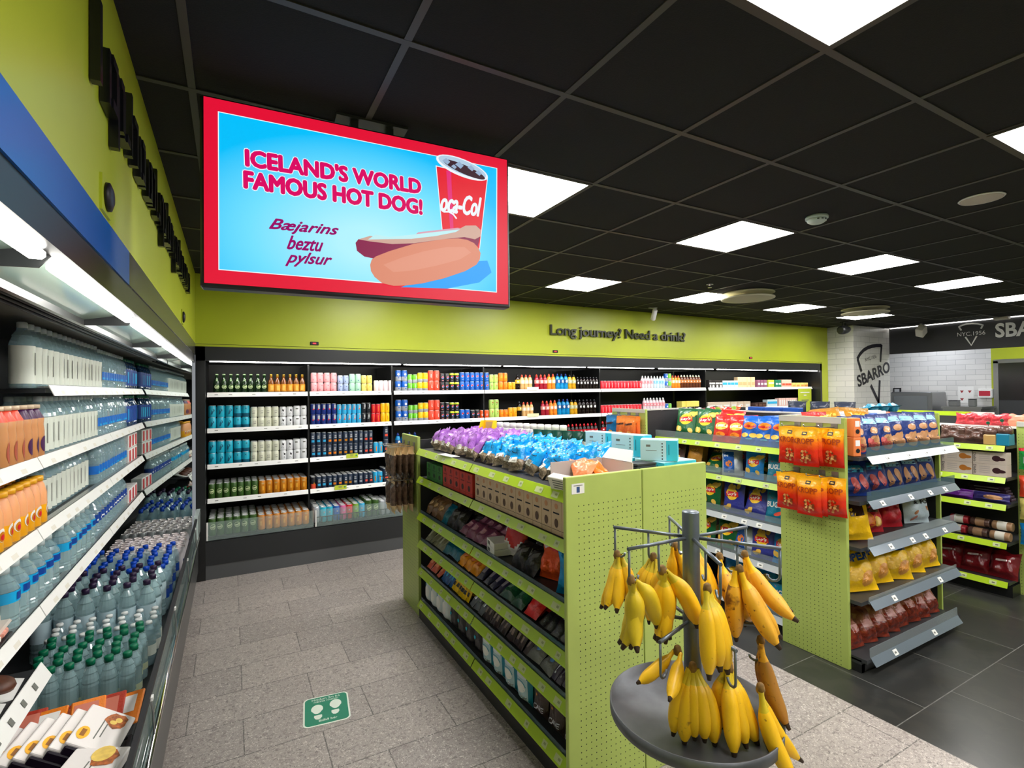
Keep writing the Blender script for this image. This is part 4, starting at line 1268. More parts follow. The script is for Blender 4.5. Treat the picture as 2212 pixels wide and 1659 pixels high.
carton('iced', 'coffee_cup', 0.075, 0.075, 0.12, (40, 34, 34), 'cup', c_pan(W, 0.8, 0.2, 0.6, (W, 0.25)))
carton('skyr', 'yoghurt_tub', 0.085, 0.085, 0.12, (206, 224, 232), 'tub', c_pan(c_ltb, 0.9, 0.3, 0.6))
carton('vanilla', 'milk_carton', 0.105, 0.08, 0.18, (244, 214, 168), 'carton', c_pan(P('print_peach', (240, 180, 130)), 0.9, 0.3, 0.4))
carton('plum', 'yoghurt_tub', 0.085, 0.085, 0.13, (150, 90, 120), 'tub', c_pan(W, 0.8, 0.25, 0.5))
carton('pear', 'yoghurt_tub', 0.085, 0.085, 0.13, (196, 206, 70), 'tub', c_pan(W, 0.8, 0.2, 0.6))
carton('forest', 'yoghurt_tub', 0.085, 0.085, 0.13, (20, 130, 96), 'tub', c_pan(W, 0.8, 0.2, 0.5))
carton('peach', 'yoghurt_tub', 0.085, 0.085, 0.13, (244, 190, 170), 'tub', c_pan(c_coral, 0.8, 0.25, 0.4))
carton('butter', 'dessert_pot', 0.12, 0.09, 0.085, (250, 226, 130), 'pot', c_pan(P('print_apricot', (244, 170, 90)), 0.9, 0.4, 0.4))
carton('wrap', 'sandwich_pack', 0.17, 0.10, 0.11, (224, 206, 186), 'sandwich', c_pan(W, 0.7, 0.4, 0.4))
carton('tin', 'snack_tin', 0.09, 0.09, 0.13, (240, 222, 110), 'tin', c_pan(m_blk, 0.9, 0.2, 0.3))
carton('stick', 'snack_stick', 0.06, 0.08, 0.15, (236, 196, 186), 'snack', c_pan(W, 0.6, 0.6, 0.5))
carton('truffle', 'dessert_pot', 0.10, 0.09, 0.08, (70, 44, 40), 'pot', c_pan(P('print_cocoa', (120, 80, 70)), 0.7, 0.3, 0.5))
rows('far right bay, top shelf', BZ[0] - 0.012, [('iced', 4, 6.66, 7.0, 1, 1, 'black iced coffee cup'), ('skyr', 4, 7.02, 7.38, 1, 1, 'white and blue yoghurt tub'), ('vanilla', 4, 7.40, 7.84, 1, 1, 'vanilla milk carton'),
     ('plum', 3, 7.87, 8.14, 1, 1, 'plum yoghurt tub'), ('pear', 2, 8.16, 8.34, 1, 1, 'pear green yoghurt tub'), ('forest', 2, 8.36, 8.54, 1, 1, 'forest green yoghurt tub'), ('peach', 3, 8.56, 8.84, 1, 1, 'peach yoghurt tub'), ('butter', 4, 8.87, 9.37, 1, 1, 'butter yellow dessert pot')], SY + 0.03)
rows('far right bay, second shelf', BZ[1] - 0.012, [('tin', 4, 6.05, 6.45, 1, 1, 'yellow snack tin left of the post'), ('wrap', 6, 6.7, 7.75, 1, 1, 'wrapped sandwich pack'), ('truffle', 3, 7.8, 8.12, 1, 1, 'cocoa dessert pot'), ('skyr', 3, 8.14, 8.42, 1, 1, 'white and blue yoghurt tub'), ('stick', 9, 8.45, 9.0, 1, 1, 'pink and white snack stick')], SY + 0.03)
carton('multi', 'soda_multipack', 0.19, 0.12, 0.125, (222, 40, 50), 'multipack', c_pan(W, 0.7, 0.2, 0.5))
rows('third shelf', BZ[2] - 0.012, [('multi', 3, 4.85, 5.45, 1, 1, 'red soda multipack')], SY + 0.03)
# ------------------------------------------------------------------ water bottles in the left cabinet
m_pet = M('clear_bottle_plastic', (170, 204, 212), rough=0.04, alpha=0.36, spec=1.0, coat=0.6)
m_petw = M('frosted_bottle_plastic', (176, 208, 212), rough=0.06, alpha=0.46, spec=0.9, coat=0.5)
m_petb = M('dark_blue_bottle_plastic', (18, 50, 84), rough=0.1, spec=0.8)
m_lwhite = M('label_frosted_white', (214, 220, 208), rough=0.45)
m_lblue = M('label_water_blue', (8, 106, 200), rough=0.35)
m_lsky = M('label_sky_blue', (20, 168, 226), rough=0.35)
m_ldk = M('label_royal_blue', (12, 62, 150), rough=0.35)
m_lpale = M('label_pale_green', (186, 196, 160), rough=0.5)
m_cgreen = M('cap_green', (0, 108, 74), rough=0.35)
m_cblue = M('cap_blue', (0, 70, 190), rough=0.35)
m_cpurp = M('cap_dark_purple', (44, 26, 60), rough=0.35)
m_cwhite = M('cap_white', (226, 230, 228), rough=0.35)
m_cclear = M('cap_clear', (206, 220, 220), rough=0.25, alpha=0.8)
m_latte = P('bottle_caramel', (206, 142, 88)); m_purp = P('wrap_purple', (72, 26, 78)); m_peach = P('bottle_peach', (240, 168, 112)); m_lyel = P('label_yellow', (250, 176, 20))


def pet(r, h, neck=0.013):
    return [(r * 0.86, 0), (r, 0.006), (r, h * 0.12), (r * 0.94, h * 0.15), (r, h * 0.18), (r * 0.95, h * 0.21), (r, h * 0.24), (r, h * 0.58), (r * 0.93, h * 0.62), (r, h * 0.65), (r * 0.92, h * 0.71), (r * 0.74, h * 0.78), (r * 0.78, h * 0.80), (neck * 1.1, h * 0.88), (neck, h * 0.93)]


def cap_(h, rc=0.0155, hh=0.017):
    return [(rc, h * 0.93 - 0.003), (rc, h * 0.93 + hh - 0.003), (rc * 0.85, h * 0.93 + hh), (0.001, h * 0.93 + hh)]


bottle('w_white', 'water_bottle', pet(0.033, 0.218), m_pet, cap_(0.218, 0.014), m_cclear, label=(0.014, 0.140, 0.0337, m_lwhite, lambda b, fn, r: b.decal(rect(0.006, 0.075, 0, 0.08, 1, 1), fn, m_ink)))
bottle('w_blue', 'water_bottle', pet(0.033, 0.222), m_pet, cap_(0.222, 0.014), m_cclear, label=(0.055, 0.098, 0.0337, m_lblue, lambda b, fn, r: b.decal(rect(0.03, 0.010, 0, 0.063, 3, 1), fn, m_lsky)))
bottle('w_dark', 'water_bottle', pet(0.034, 0.225), m_petb, cap_(0.225), m_cgreen, label=(0.035, 0.15, 0.0346, m_ldk, lambda b, fn, r: b.decal(rect(0.02, 0.08, 0, 0.09, 2, 1), fn, m_lsky)))
bottle('w_royal', 'water_bottle', pet(0.033, 0.20), m_pet, cap_(0.20, 0.014), m_cclear, label=(0.075, 0.118, 0.0337, m_ldk, lambda b, fn, r: b.decal(rect(0.03, 0.008, 0, 0.09, 3, 1), fn, W)))
bottle('latte', 'coffee_bottle', [(0.030, 0), (0.034, 0.006), (0.034, 0.10), (0.031, 0.125), (0.033, 0.15), (0.02, 0.176), (0.016, 0.188)], [m_latte, m_latte, m_latte, m_latte, m_purp, m_purp],
       [(0.021, 0.186), (0.021, 0.20), (0.001, 0.201)], M('cap_cream', (214, 190, 160), rough=0.4), deco=lambda b, fn, r, h: b.decal(disc(0.020, 0.030, 0, 0.052, 16, 3), fn, m_purp))
bottle('latteorange', 'coffee_bottle', [(0.030, 0), (0.034, 0.006), (0.034, 0.10), (0.031, 0.125), (0.033, 0.15), (0.02, 0.176), (0.016, 0.188)], [m_latte, m_latte, m_latte, m_latte, c_coral, c_coral],
       [(0.021, 0.186), (0.021, 0.20), (0.001, 0.201)], MATS['cap_cream'], deco=lambda b, fn, r, h: b.decal(disc(0.018, 0.034, 0, 0.052, 16, 3), fn, P('label_terracotta', (176, 84, 60))))
bottle('choc', 'milk_bottle', [(0.031, 0), (0.035, 0.005), (0.035, 0.075), (0.034, 0.12), (0.026, 0.152), (0.019, 0.165)], [m_lyel, m_lyel, m_peach, m_peach, m_peach], [(0.024, 0.163), (0.024, 0.182), (0.001, 0.183)], P('cap_yellow', (250, 182, 30)),
       deco=lambda b, fn, r, h: (b.decal(disc(0.019, 0.021, 0.002, 0.058, 16, 3), fn, W), b.decal(disc(0.014, 0.016, 0.002, 0.054, 14, 2), wrapf(r + 0.0014), c_amb), b.decal(disc(0.009, 0.009, 0.003, 0.052, 12, 2), wrapf(r + 0.0019), c_red)))
bottle('w_big', 'water_bottle', pet(0.045, 0.20, 0.018), m_petw, cap_(0.20, 0.020, 0.018), m_cclear, label=(0.092, 0.128, 0.0457, m_lsky, lambda b, fn, r: b.decal(rect(0.04, 0.024, -0.01, 0.11, 3, 1), fn, m_ldk)))
bottle('d_green', 'water_bottle', pet(0.0305, 0.235), m_petw, cap_(0.235, 0.0165, 0.02), m_cgreen, label=(0.045, 0.075, 0.0311, m_lpale))
bottle('d_white', 'water_bottle', pet(0.030, 0.215), m_pet, cap_(0.215, 0.015, 0.010), m_cwhite, label=(0.05, 0.10, 0.0307, m_lwhite))
bottle('d_purple', 'water_bottle', pet(0.041, 0.325, 0.014), m_petw, cap_(0.325, 0.017, 0.022), m_cpurp, label=(0.10, 0.20, 0.0415, M('label_ice', (190, 214, 222), rough=0.4)))
bottle('d_blue', 'water_bottle', pet(0.037, 0.275), m_pet, cap_(0.275, 0.0165, 0.022), m_cblue, label=(0.075, 0.13, 0.0377, m_ldk))
can('d_can', 'soda_can', 0.029, 0.20, [(1, P('can_pearl', (214, 208, 212)))], d_bars(c_navy, [(0.8, 0.3, 0, 0.4)]), lid=M('can_top_pearl', (226, 214, 214), rough=0.3, metal=0.4))
bottle('d_clear', 'water_bottle', pet(0.030, 0.215), m_pet, cap_(0.215, 0.015, 0.012), M('cap_bottle_green', (30, 70, 40), rough=0.35), label=(0.05, 0.10, 0.0307, m_lpale))

GL = 'bottles in the left chilled cabinet'
CAMROW = 'from camera'


def lrow(key, y0, y1, n, xs, z, desc, where):
    r = KR[key]
    p = (y1 - y0) / n
    s = min(1.0, p / (2 * r) * 0.985) if p < 2 * r else min(1.12, p / (2 * r) * 0.985)
    for i in range(n):
        for k, x in enumerate(xs):
            w = (', ' + ORD[i] + ' ' + CAMROW) if n > 1 else ''
            if len(xs) > 1:
                w += ', front column' if k == 0 else ', %s column' % ORD[k]
            put(key, (x, y0 + p * (i + 0.5), z), (0, 0, pi / 2 + rj.uniform(-0.3, 0.3)), desc + w + ', ' + where, GL, s)


x1 = LX - 0.06
z = LZ[0] - 0.012
lrow('w_white', 2.5, 3.70, 16, (x1,), z, 'white-label water bottle', 'top shelf of left cabinet')
lrow('w_blue', 3.72, 4.5, 11, (x1,), z, 'blue-band water bottle', 'top shelf of left cabinet')
lrow('w_dark', 4.53, 4.95, 6, (x1,), z, 'dark blue water bottle', 'top shelf of left cabinet')
z = LZ[1] - 0.012
lrow('latteorange', 2.2, 2.41, 3, (x1 + 0.015,), z, 'caramel coffee bottle with coral neck', 'second shelf of left cabinet')
lrow('latte', 2.42, 2.63, 3, (x1 + 0.015,), z, 'caramel coffee bottle with purple neck', 'second shelf of left cabinet')
lrow('w_white', 2.67, 3.6, 13, (x1, x1 - 0.085), z, 'white-label water bottle', 'second shelf of left cabinet')
lrow('w_blue', 3.63, 4.5, 12, (x1,), z, 'blue-band water bottle', 'second shelf of left cabinet')
lrow('w_dark', 4.53, 4.95, 6, (x1,), z, 'dark blue water bottle', 'second shelf of left cabinet')
z = LZ[2] - 0.012
lrow('choc', 2.16, 2.67, 7, (x1 + 0.012, x1 - 0.07), z, 'peach milk bottle with yellow cap', 'third shelf of left cabinet')
lrow('w_white', 2.7, 3.55, 12, (x1 - 0.03,), z, 'white-label water bottle', 'third shelf of left cabinet')
lrow('w_blue', 3.58, 4.5, 13, (x1,), z, 'blue-band water bottle', 'third shelf of left cabinet')
for k in range(2):
    for j in range(3):
        q = thing('syrup_box', 'red and white box, %s layer, %s from the camera, third shelf of left cabinet' % (('lower', 'upper')[k], ORD[j]), 'box', (x1, 4.60 + 0.13 * j, z + 0.105 * k))
        b = MB(); b.box(-0.04, 0.035, -0.06, 0.06, 0, 0.10, W, bev=0.003); b.build('body', q)
        b = MB(); b.box(0.035, 0.0362, -0.03, 0.03, 0.01, 0.09, c_red); b.build('label', q)
z = LZ[3] - 0.012
lrow('w_big', 2.3, 2.86, 6, (x1 + 0.0, x1 - 0.1), z, 'large sky-band water bottle', 'fourth shelf of left cabinet')
lrow('w_big', 2.94, 3.5, 6, (x1 + 0.0,), z, 'large sky-band water bottle beyond the gap', 'fourth shelf of left cabinet')
lrow('w_royal', 3.55, 4.5, 13, (x1,), z, 'water bottle with royal blue band', 'fourth shelf of left cabinet')
for j in range(3):
    q = thing('syrup_box', 'red and white box, single layer, %s from the camera, fourth shelf of left cabinet' % ORD[j], 'box', (x1, 4.60 + 0.13 * j, z))
    b = MB(); b.box(-0.04, 0.035, -0.06, 0.06, 0, 0.10, W, bev=0.003); b.build('body', q)
    b = MB(); b.box(0.035, 0.0362, -0.03, 0.03, 0.01, 0.09, c_red); b.build('label', q)
# bottles standing on the bottom deck
DZ = 0.3715


def deck(key, y0, ny, xs, desc, step=None):
    r = KR[key]
    st = step or 2 * r * 1.04
    for i in range(ny):
        for k, x in enumerate(xs):
            put(key, (x + rj.uniform(-0.003, 0.003) + (0.012 if i % 3 == 1 else 0), y0 + st * i, DZ), (0, 0, pi / 2 + rj.uniform(-1, 1)),
                '%s, %s row from camera, %s from glass, left cabinet deck' % (desc, ORD[i], ORD[k]), GL)


deck('d_green', 2.69, 6, [-0.385 - 0.0635 * k for k in range(6)], 'green-capped water bottle')
deck('d_white', 3.075, 4, [-0.355 - 0.0635 * k for k in range(7)], 'white-capped water bottle')
deck('d_purple', 3.375, 5, [-0.40 - 0.0865 * k for k in range(6)], 'dark purple-capped large water bottle')
deck('d_blue', 3.80, 8, [-0.375 - 0.080 * k for k in range(6)], 'blue-capped water bottle')
deck('d_can', 4.44, 9, [-0.338 - 0.0605 * k for k in range(8)], 'pale can with pearly lid')

# ready meals in the near end
m_tray = M('black_meal_tray', (30, 20, 36), rough=0.25)
m_sleeve = M('white_meal_sleeve', (238, 232, 228), rough=0.5)
m_oval = M('sleeve_yellow_oval', (252, 184, 24), rough=0.5)
m_food = M('sleeve_food_picture', (178, 96, 40), rough=0.5, noise=0.5, nscale=90)
m_food2 = M('sleeve_yellow_food', (246, 206, 100), rough=0.5, noise=0.15, nscale=60)
m_brownink = M('brown_ink', (150, 92, 20), rough=0.6)


def meal_sleeve(label, loc, rot, food2=False, s=1.0):
    t = thing('meal_pack', label, 'ready meal', loc, rot, 'boxed ready meals on the left cabinet deck', s)
    b = MB(); b.box(-0.018, 0.018, -0.105, 0.105, 0, 0.15, m_sleeve, bev=0.005, seg=2); b.build('sleeve', t)
    b = MB(); b.box(-0.015, 0.013, -0.116, -0.106, 0.006, 0.144, m_tray, bev=0.004); b.build('tray', t)
    b = MB()
    fn = lambda x, z: (0.0190, x, z)
    b.decal(disc(0.032, 0.018, -0.045 if not food2 else -0.055, 0.122, 18, 2), fn, m_oval)
    f2 = lambda x, z: (0.0196, x, z)
    b.decal(rect(0.034, 0.014, -0.045 if not food2 else -0.055, 0.122, 1, 1), f2, m_brownink)
    for k in range(2):
        b.decal(rect(0.10 - 0.03 * k, 0.004, -0.01, 0.085 - 0.014 * k, 1, 1), fn, m_ink)
    rr_ = random.Random(len(label))
    pts = [(0.05 + 0.042 * cos(a) * rr_.uniform(0.75, 1.1), 0.05 + 0.036 * sin(a) * rr_.uniform(0.75, 1.1)) for a in [2 * pi * k / 14 for k in range(14)]]
    b.decal(poly(pts), fn, m_food)
    if food2:
        b.decal(disc(0.036, 0.03, 0.072, 0.062, 16, 1), f2, m_food2)
    else:
        b.decal(disc(0.013, 0.011, 0.058, 0.045, 12, 1), f2, m_food2)
        b.decal(disc(0.011, 0.011, 0.04, 0.058, 12, 1), f2, m_food2)
    b.build('print', t)


for k in range(6):
    meal_sleeve('white boxed ready meal with yellow oval, %s in the leaning row counted from the glass' % ORD[k], (-0.325 - 0.042 * k, 2.17 + 0.004 * k, DZ + 0.15 - 0.004 * k), (0, radians(-58), radians(-8)))
meal_sleeve('white boxed ready meal with yellow food, lying in front of the leaning row', (-0.31, 1.93, DZ + 0.185), (0, radians(-82), radians(-14)), True)
meal_sleeve('white boxed ready meal cut off by the bottom edge of the picture', (-0.40, 1.76, DZ + 0.16), (0, radians(-80), radians(-8)))
b = MB()
q = thing('meal_riser', 'dark riser tray under the boxed ready meals', 'tray', (-0.62, 2.0, DZ))
b.box(-0.36, 0.31, -0.55, 0.24, 0.001, 0.115, m_char, bev=0.004); b.build('body', q)
b = MB(); b.box(0.30, 0.31, -0.55, 0.24, 0.115, 0.125, m_blk); b.build('lip', q)
m_sal = foil('salami_pack_orange', (232, 130, 40)); m_sal2 = foil('salami_pack_red', (176, 60, 44)); m_film = M('clear_film', (236, 222, 210), rough=0.1, alpha=0.5)
for k in range(7):
    x = -0.345 - 0.056 * k
    q = thing('cold_cut_pack', 'flat orange pack of cold cuts behind the boxed meals, %s from the glass' % ORD[k], 'meat pack', (x, 2.37 + 0.01 * (k % 2), DZ + 0.15 + 0.006 * (k % 3)), (radians(24), radians(-8 + 5 * (k % 3)), radians(8 * (k % 3) - 8)), 'cold cut packs behind the meals')
    b = MB(); b.box(-0.05, 0.05, -0.07, 0.07, 0, 0.012, (m_sal, m_sal2)[k % 2], bev=0.004); b.build('body', q)
    b = MB(); b.box(-0.04, 0.03, -0.02, 0.05, 0.0125, 0.0135, m_white if k in (0, 4) else P('pack_pink', (206, 120, 100))); b.build('label', q)
q = thing('meal_riser', 'dark riser tray under the cold cut packs', 'tray', (-0.62, 2.39, DZ))
b = MB(); b.box(-0.36, 0.31, -0.13, 0.2, 0.001, 0.115, m_char, bev=0.004); b.build('body', q)
# dessert packs and sushi packs on the shelves of the near bay
m_cake = M('chocolate_cake', (88, 48, 30), rough=0.5, noise=0.35, nscale=70)
for k in range(4):
    q = thing('dessert_pack', 'white tray of chocolate cake on the lowest near shelf, %s from the gap' % ORD[k], 'dessert', (LX - 0.085 - 0.0, 2.36 - 0.17 * k, 0.694), (0, radians(18), radians(4)), 'chocolate cake packs')
    b = MB(); b.box(-0.085, 0.085, -0.08, 0.08, 0, 0.018, m_white, bev=0.004); b.build('tray', q)
    b = MB(); b.lathe([(0.05, 0.018), (0.052, 0.03), (0.044, 0.042), (0.02, 0.047), (0.001, 0.046)], m_cake, 18); b.build('cake', q)
m_salmon = M('salmon_rice', (226, 150, 130), rough=0.4, noise=0.3, nscale=80)
for k in range(4):
    q = thing('sushi_pack', 'clear sushi pack on the fourth near shelf, %s from the cream sign card' % ORD[k], 'sushi', (LX - 0.09, 2.2 - 0.19 * k, LZ[3] - 0.012), (0, 0, radians(3)), 'sushi packs')
    b = MB(); b.box(-0.08, 0.08, -0.085, 0.085, 0, 0.012, m_blk, bev=0.003); b.build('tray', q)
    for j in range(6):
        b = MB(); b.box(-0.065 + 0.05 * (j % 3), -0.025 + 0.05 * (j % 3), -0.07 + 0.075 * (j // 3), -0.01 + 0.075 * (j // 3), 0.013, 0.04, m_salmon if j % 2 else m_offw, bev=0.008); b.build('sushi_piece', q)
    b = MB(); b.box(-0.079, 0.079, -0.084, 0.084, 0.042, 0.055, m_film, bev=0.006); b.build('lid', q)
q = thing('sign_card', 'cream card standing in front of the large water bottles on the fourth shelf', 'card', (LX - 0.03, 2.19, LZ[3] - 0.008), (0, radians(-4), radians(8)))
b = MB(); b.add([(0, -0.14, 0), (0, 0.10, 0), (0, 0.115, 0.06), (0, 0.07, 0.075), (0, -0.06, 0.085), (0, -0.14, 0.08)] + [(-0.003, -0.14, 0), (-0.003, 0.10, 0), (-0.003, 0.115, 0.06), (-0.003, 0.07, 0.075), (-0.003, -0.06, 0.085), (-0.003, -0.14, 0.08)],
                [(0, 1, 2, 3, 4, 5), (11, 10, 9, 8, 7, 6)] + [(i, i + 6, (i + 1) % 6 + 6, (i + 1) % 6) for i in range(6)], m_offw); b.build('card', q)
# ------------------------------------------------------------------ bags
def pouch(w, h, d, seed, mat, back=None, nx=12, nz=14, wob=0.10, seam=0.045, lean=0.0, belly=0.0, matfn=None, pinch=0.06, rough_top=0.0):
    r = random.Random(seed)
    ph = [r.uniform(0, 6.28) for _ in range(10)]
    fr = [r.uniform(5, 13) for _ in range(10)]
    sm = lambda a: a * a * (3 - 2 * a)

    def T(u, v, side=0):
        e = max(0.0, 1 - abs(2 * u - 1) ** 2.4) ** 0.55
        lo = sm(min(1, max(0, (v - seam) / 0.17)))
        hi = sm(min(1, max(0, (1 - seam - v) / 0.22)))
        n = 1 + wob * (sin(fr[0] * u + ph[0] + side) + sin(fr[1] * v + ph[1] + side) + 0.8 * sin(fr[2] * (u + v) + ph[2] + side) + 0.7 * sin(fr[3] * (u - v) * 1.4 + ph[3]) + 0.5 * sin(2.2 * fr[4] * u + ph[4]) * sin(2 * fr[5] * v + ph[5]))
        return d / 2 * e * lo * hi * n * (1 + belly * (0.5 - v))

    def xs(v):
        return 1 - pinch * sin(pi * min(1, max(0, v))) + 0.012 * sin(fr[6] * v + ph[6])

    def front(x, z):
        v = min(1, max(0, z / h))
        u = min(1, max(0, x / (w * xs(v)) + 0.5))
        return (x, -T(u, v) - 0.0015 + lean * v * v, z)
    vs_, fs, ms = [], [], []
    for side in (0, 1):
        o = len(vs_)
        for j in range(nz + 1):
            v = j / nz
            for i in range(nx + 1):
                u = i / nx
                t_ = T(u, v, side)
                zz = v * h + (rough_top * h * sin(fr[7] * u + ph[7]) if j == nz else 0) + 0.006 * h * sin(fr[8] * u + ph[8]) * (v > 0.9)
                vs_.append(((u - 0.5) * w * xs(v), (-t_ if not side else t_) + lean * v * v + (0.0006 if side else 0), zz))
        for j in range(nz):
            for i in range(nx):
                a, b_, c, e = o + j * (nx + 1) + i, o + j * (nx + 1) + i + 1, o + (j + 1) * (nx + 1) + i + 1, o + (j + 1) * (nx + 1) + i
                fs.append((a, b_, c, e) if not side else (a, e, c, b_))
                m_ = (matfn((i + 0.5) / nx, (j + 0.5) / nz) if matfn else mat)
                ms.append(m_ if not side or not back else back)
    b = MB()
    b.add(vs_, fs, ms, True)
    return b, front


def lift(fn, k):
    return lambda x, z: (fn(x, z)[0], fn(x, z)[1] - k, fn(x, z)[2])


def bag_kind(key, name, w, h, d, seed, mat, decals=None, cat='snack bag', part='wrapper', **kw):
    b, fn = pouch(w, h, d, seed, mat, **kw)
    parts = [(part, b.mesh(part))]
    if decals:
        q = MB()
        decals(q, fn, w, h)
        parts.append(('print', q.mesh('print')))
    kind(key, name, cat, parts)
    KR[key] = w / 2
    KH[key] = h
    return b, fn


c_chip = P('print_crisp_yellow', (242, 196, 84)); c_logo_y = P('print_logo_yellow', (252, 206, 40)); c_logo_r = P('print_logo_red', (214, 24, 44))


def lays(q, fn, w, h, chips=True, lz=0.62):
    q.decal(disc(w * 0.27, w * 0.25, 0, h * lz, 18, 3), lift(fn, 0.0003), c_logo_y)
    q.decal(rect(w * 0.58, h * 0.16, 0, h * lz - 0.002, 6, 2, 0.06), lift(fn, 0.0007), c_logo_r)
    q.decal(text("Lay's", w * 0.46, h * 0.12, 0, h * lz - 0.002, 0.03, 0.2, 0.06), lift(fn, 0.0012), W)
    if chips:
        rc = random.Random(int(w * 1000) + 3)
        for k in range(6):
            x, z = rc.uniform(-0.38, 0.38) * w, (rc.uniform(0.10, 0.34) if k < 3 else rc.uniform(0.78, 0.9)) * h
            q.decal(disc(w * 0.12, w * 0.085, x, z, 12, 2, rc.uniform(0, 3)), lift(fn, 0.0004 + 0.0001 * k), c_chip)


f_green = foil('bag_forest_green', (20, 96, 52)); f_red = foil('bag_red', (206, 34, 30)); f_blue = foil('bag_blue', (14, 90, 186)); f_lblue = foil('bag_bright_blue', (20, 126, 200)); f_navy = foil('bag_navy_blue', (16, 46, 120))
f_purple = foil('bag_violet_blue', (52, 58, 150)); f_brown = foil('bag_brown', (74, 44, 34)); f_gold = foil('bag_gold', (190, 132, 36)); f_orange = foil('bag_orange', (238, 112, 30)); f_yel = foil('bag_yellow', (244, 194, 12)); f_silv = foil('bag_silver', (196, 204, 212), metal=0.3)
f_crim = foil('bag_crimson', (196, 24, 40)); f_ice = foil('bag_ice_blue', (196, 214, 224)); f_dkred = foil('bag_wine_red', (120, 22, 30)); f_teal = foil('bag_teal', (14, 128, 160)); f_black = foil('bag_black', (26, 26, 28)); f_dkbr = foil('bag_dark_brown', (52, 32, 26))
bag_kind('b_lays_green', 'crisp_bag', 0.20, 0.26, 0.07, 1, f_green, lays)
bag_kind('b_lays_red', 'crisp_bag', 0.20, 0.26, 0.07, 2, f_red, lays)
bag_kind('b_lays_blue', 'crisp_bag', 0.20, 0.26, 0.07, 3, f_lblue, lays)
bag_kind('b_lays_purple', 'crisp_bag', 0.21, 0.27, 0.075, 4, f_purple, lays)
bag_kind('b_lays_gold', 'crisp_bag', 0.22, 0.27, 0.08, 5, f_gold, lambda q, fn, w, h: q.decal(text("Lay's", w * 0.5, h * 0.12, 0, h * 0.8, 0.03, 0.2), lift(fn, 0.0008), c_chip))
bag_kind('b_brown', 'crisp_bag', 0.20, 0.26, 0.07, 6, f_brown, lambda q, fn, w, h: (q.decal(disc(w * 0.24, w * 0.15, 0.01, h * 0.35, 14, 2, 0.7), lift(fn, 0.0005), c_chip), q.decal(text("Lay's", w * 0.5, h * 0.12, 0, h * 0.75, 0.03, 0.2), lift(fn, 0.0008), c_chip)))
bag_kind('b_bugles', 'crisp_bag', 0.20, 0.25, 0.07, 7, f_teal, lambda q, fn, w, h: (q.decal(poly([(-w * .4, h * .86), (w * .4, h * .86), (w * .2, h * .7), (-w * .2, h * .7)]), lift(fn, 0.0006), c_logo_r),
         q.decal(text('BUGLES', w * 0.8, h * 0.17, 0, h * 0.55, 0.03, 0.1, 0.05), lift(fn, 0.0012), W), q.decal(disc(w * 0.2, w * 0.07, 0.02, h * 0.3, 12, 2, 0.4), lift(fn, 0.0006), c_coral)))
bag_kind('b_silverblue', 'crisp_bag', 0.19, 0.25, 0.07, 8, f_silv, lambda q, fn, w, h: (q.decal(rect(w * 0.5, h * 0.8, -w * 0.18, h * 0.5, 4, 8), lift(fn, 0.0004), f_blue), q.decal(disc(w * 0.16, w * 0.16, -w * 0.18, h * 0.45, 12, 2), lift(fn, 0.0008), c_org)), lean=0.02)
bag_kind('b_burger', 'crisp_bag', 0.17, 0.22, 0.07, 9, f_blue, lambda q, fn, w, h: (q.decal(disc(w * 0.3, w * 0.16, 0, h * 0.62, 14, 2), lift(fn, 0.0006), c_org), q.decal(rect(w * 0.56, h * 0.06, 0, h * 0.6, 4, 1), lift(fn, 0.001), c_red), q.decal(disc(w * 0.18, w * 0.1, -w * 0.2, h * 0.3, 12, 2), lift(fn, 0.0006), c_chip),
         q.decal(disc(w * 0.18, w * 0.1, w * 0.2, h * 0.3, 12, 2), lift(fn, 0.0006), c_chip), q.decal(rect(w * 0.3, h * 0.12, 0, h * 0.22, 3, 1), lift(fn, 0.0007), c_ltb)))
bag_kind('b_redburger', 'crisp_bag', 0.16, 0.22, 0.07, 10, f_red, lambda q, fn, w, h: (q.decal(disc(w * 0.34, w * 0.2, 0, h * 0.55, 14, 2), lift(fn, 0.0006), c_chip), q.decal(rect(w * 0.6, h * 0.08, 0, h * 0.56, 4, 1), lift(fn, 0.001), W), q.decal(disc(w * 0.25, w * 0.12, 0, h * 0.25, 12, 2), lift(fn, 0.0006), c_org)))
m_kropp = ramp_mat('bag_yellow_to_red', [(0.0, (190, 30, 14)), (0.42, (222, 44, 18)), (0.62, (240, 110, 16)), (0.74, (250, 166, 14)), (1.0, (252, 186, 16))], 0.25, 2, 0, 0.235)


def kropp(q, fn, w, h):
    q.decal(rect(w * 0.2, h * 0.085, 0.004, h * 0.86, 2, 1), lift(fn, 0.0005), m_blk)
    q.decal(rect(w * 0.12, h * 0.03, 0.004, h * 0.86, 2, 1), lift(fn, 0.0009), c_chip)
    q.decal(text('KROPP', w * 0.82, h * 0.15, 0, h * 0.66, 0.03), lift(fn, 0.0006), P('print_brick_red', (176, 62, 16)))
    rk = random.Random(5)
    for k in range(26):
        a = rk.uniform(0, 6.28); rr_ = sqrt(rk.random()) * 0.2
        q.decal(disc(w * 0.055, w * 0.04, w * (0.02 + 1.2 * rr_ * cos(a)), h * 0.25 + h * 0.8 * rr_ * sin(a), 9, 1, rk.uniform(0, 3)), lift(fn, 0.0006 + 0.00012 * k), (P('print_nut_tan', (206, 134, 70)), P('print_nut_brown', (128, 60, 26)), P('print_nut_cream', (230, 176, 110)))[k % 3])


bag_kind('b_kropp', 'chocolate_bag', 0.155, 0.235, 0.05, 11, m_kropp, kropp, wob=0.08)


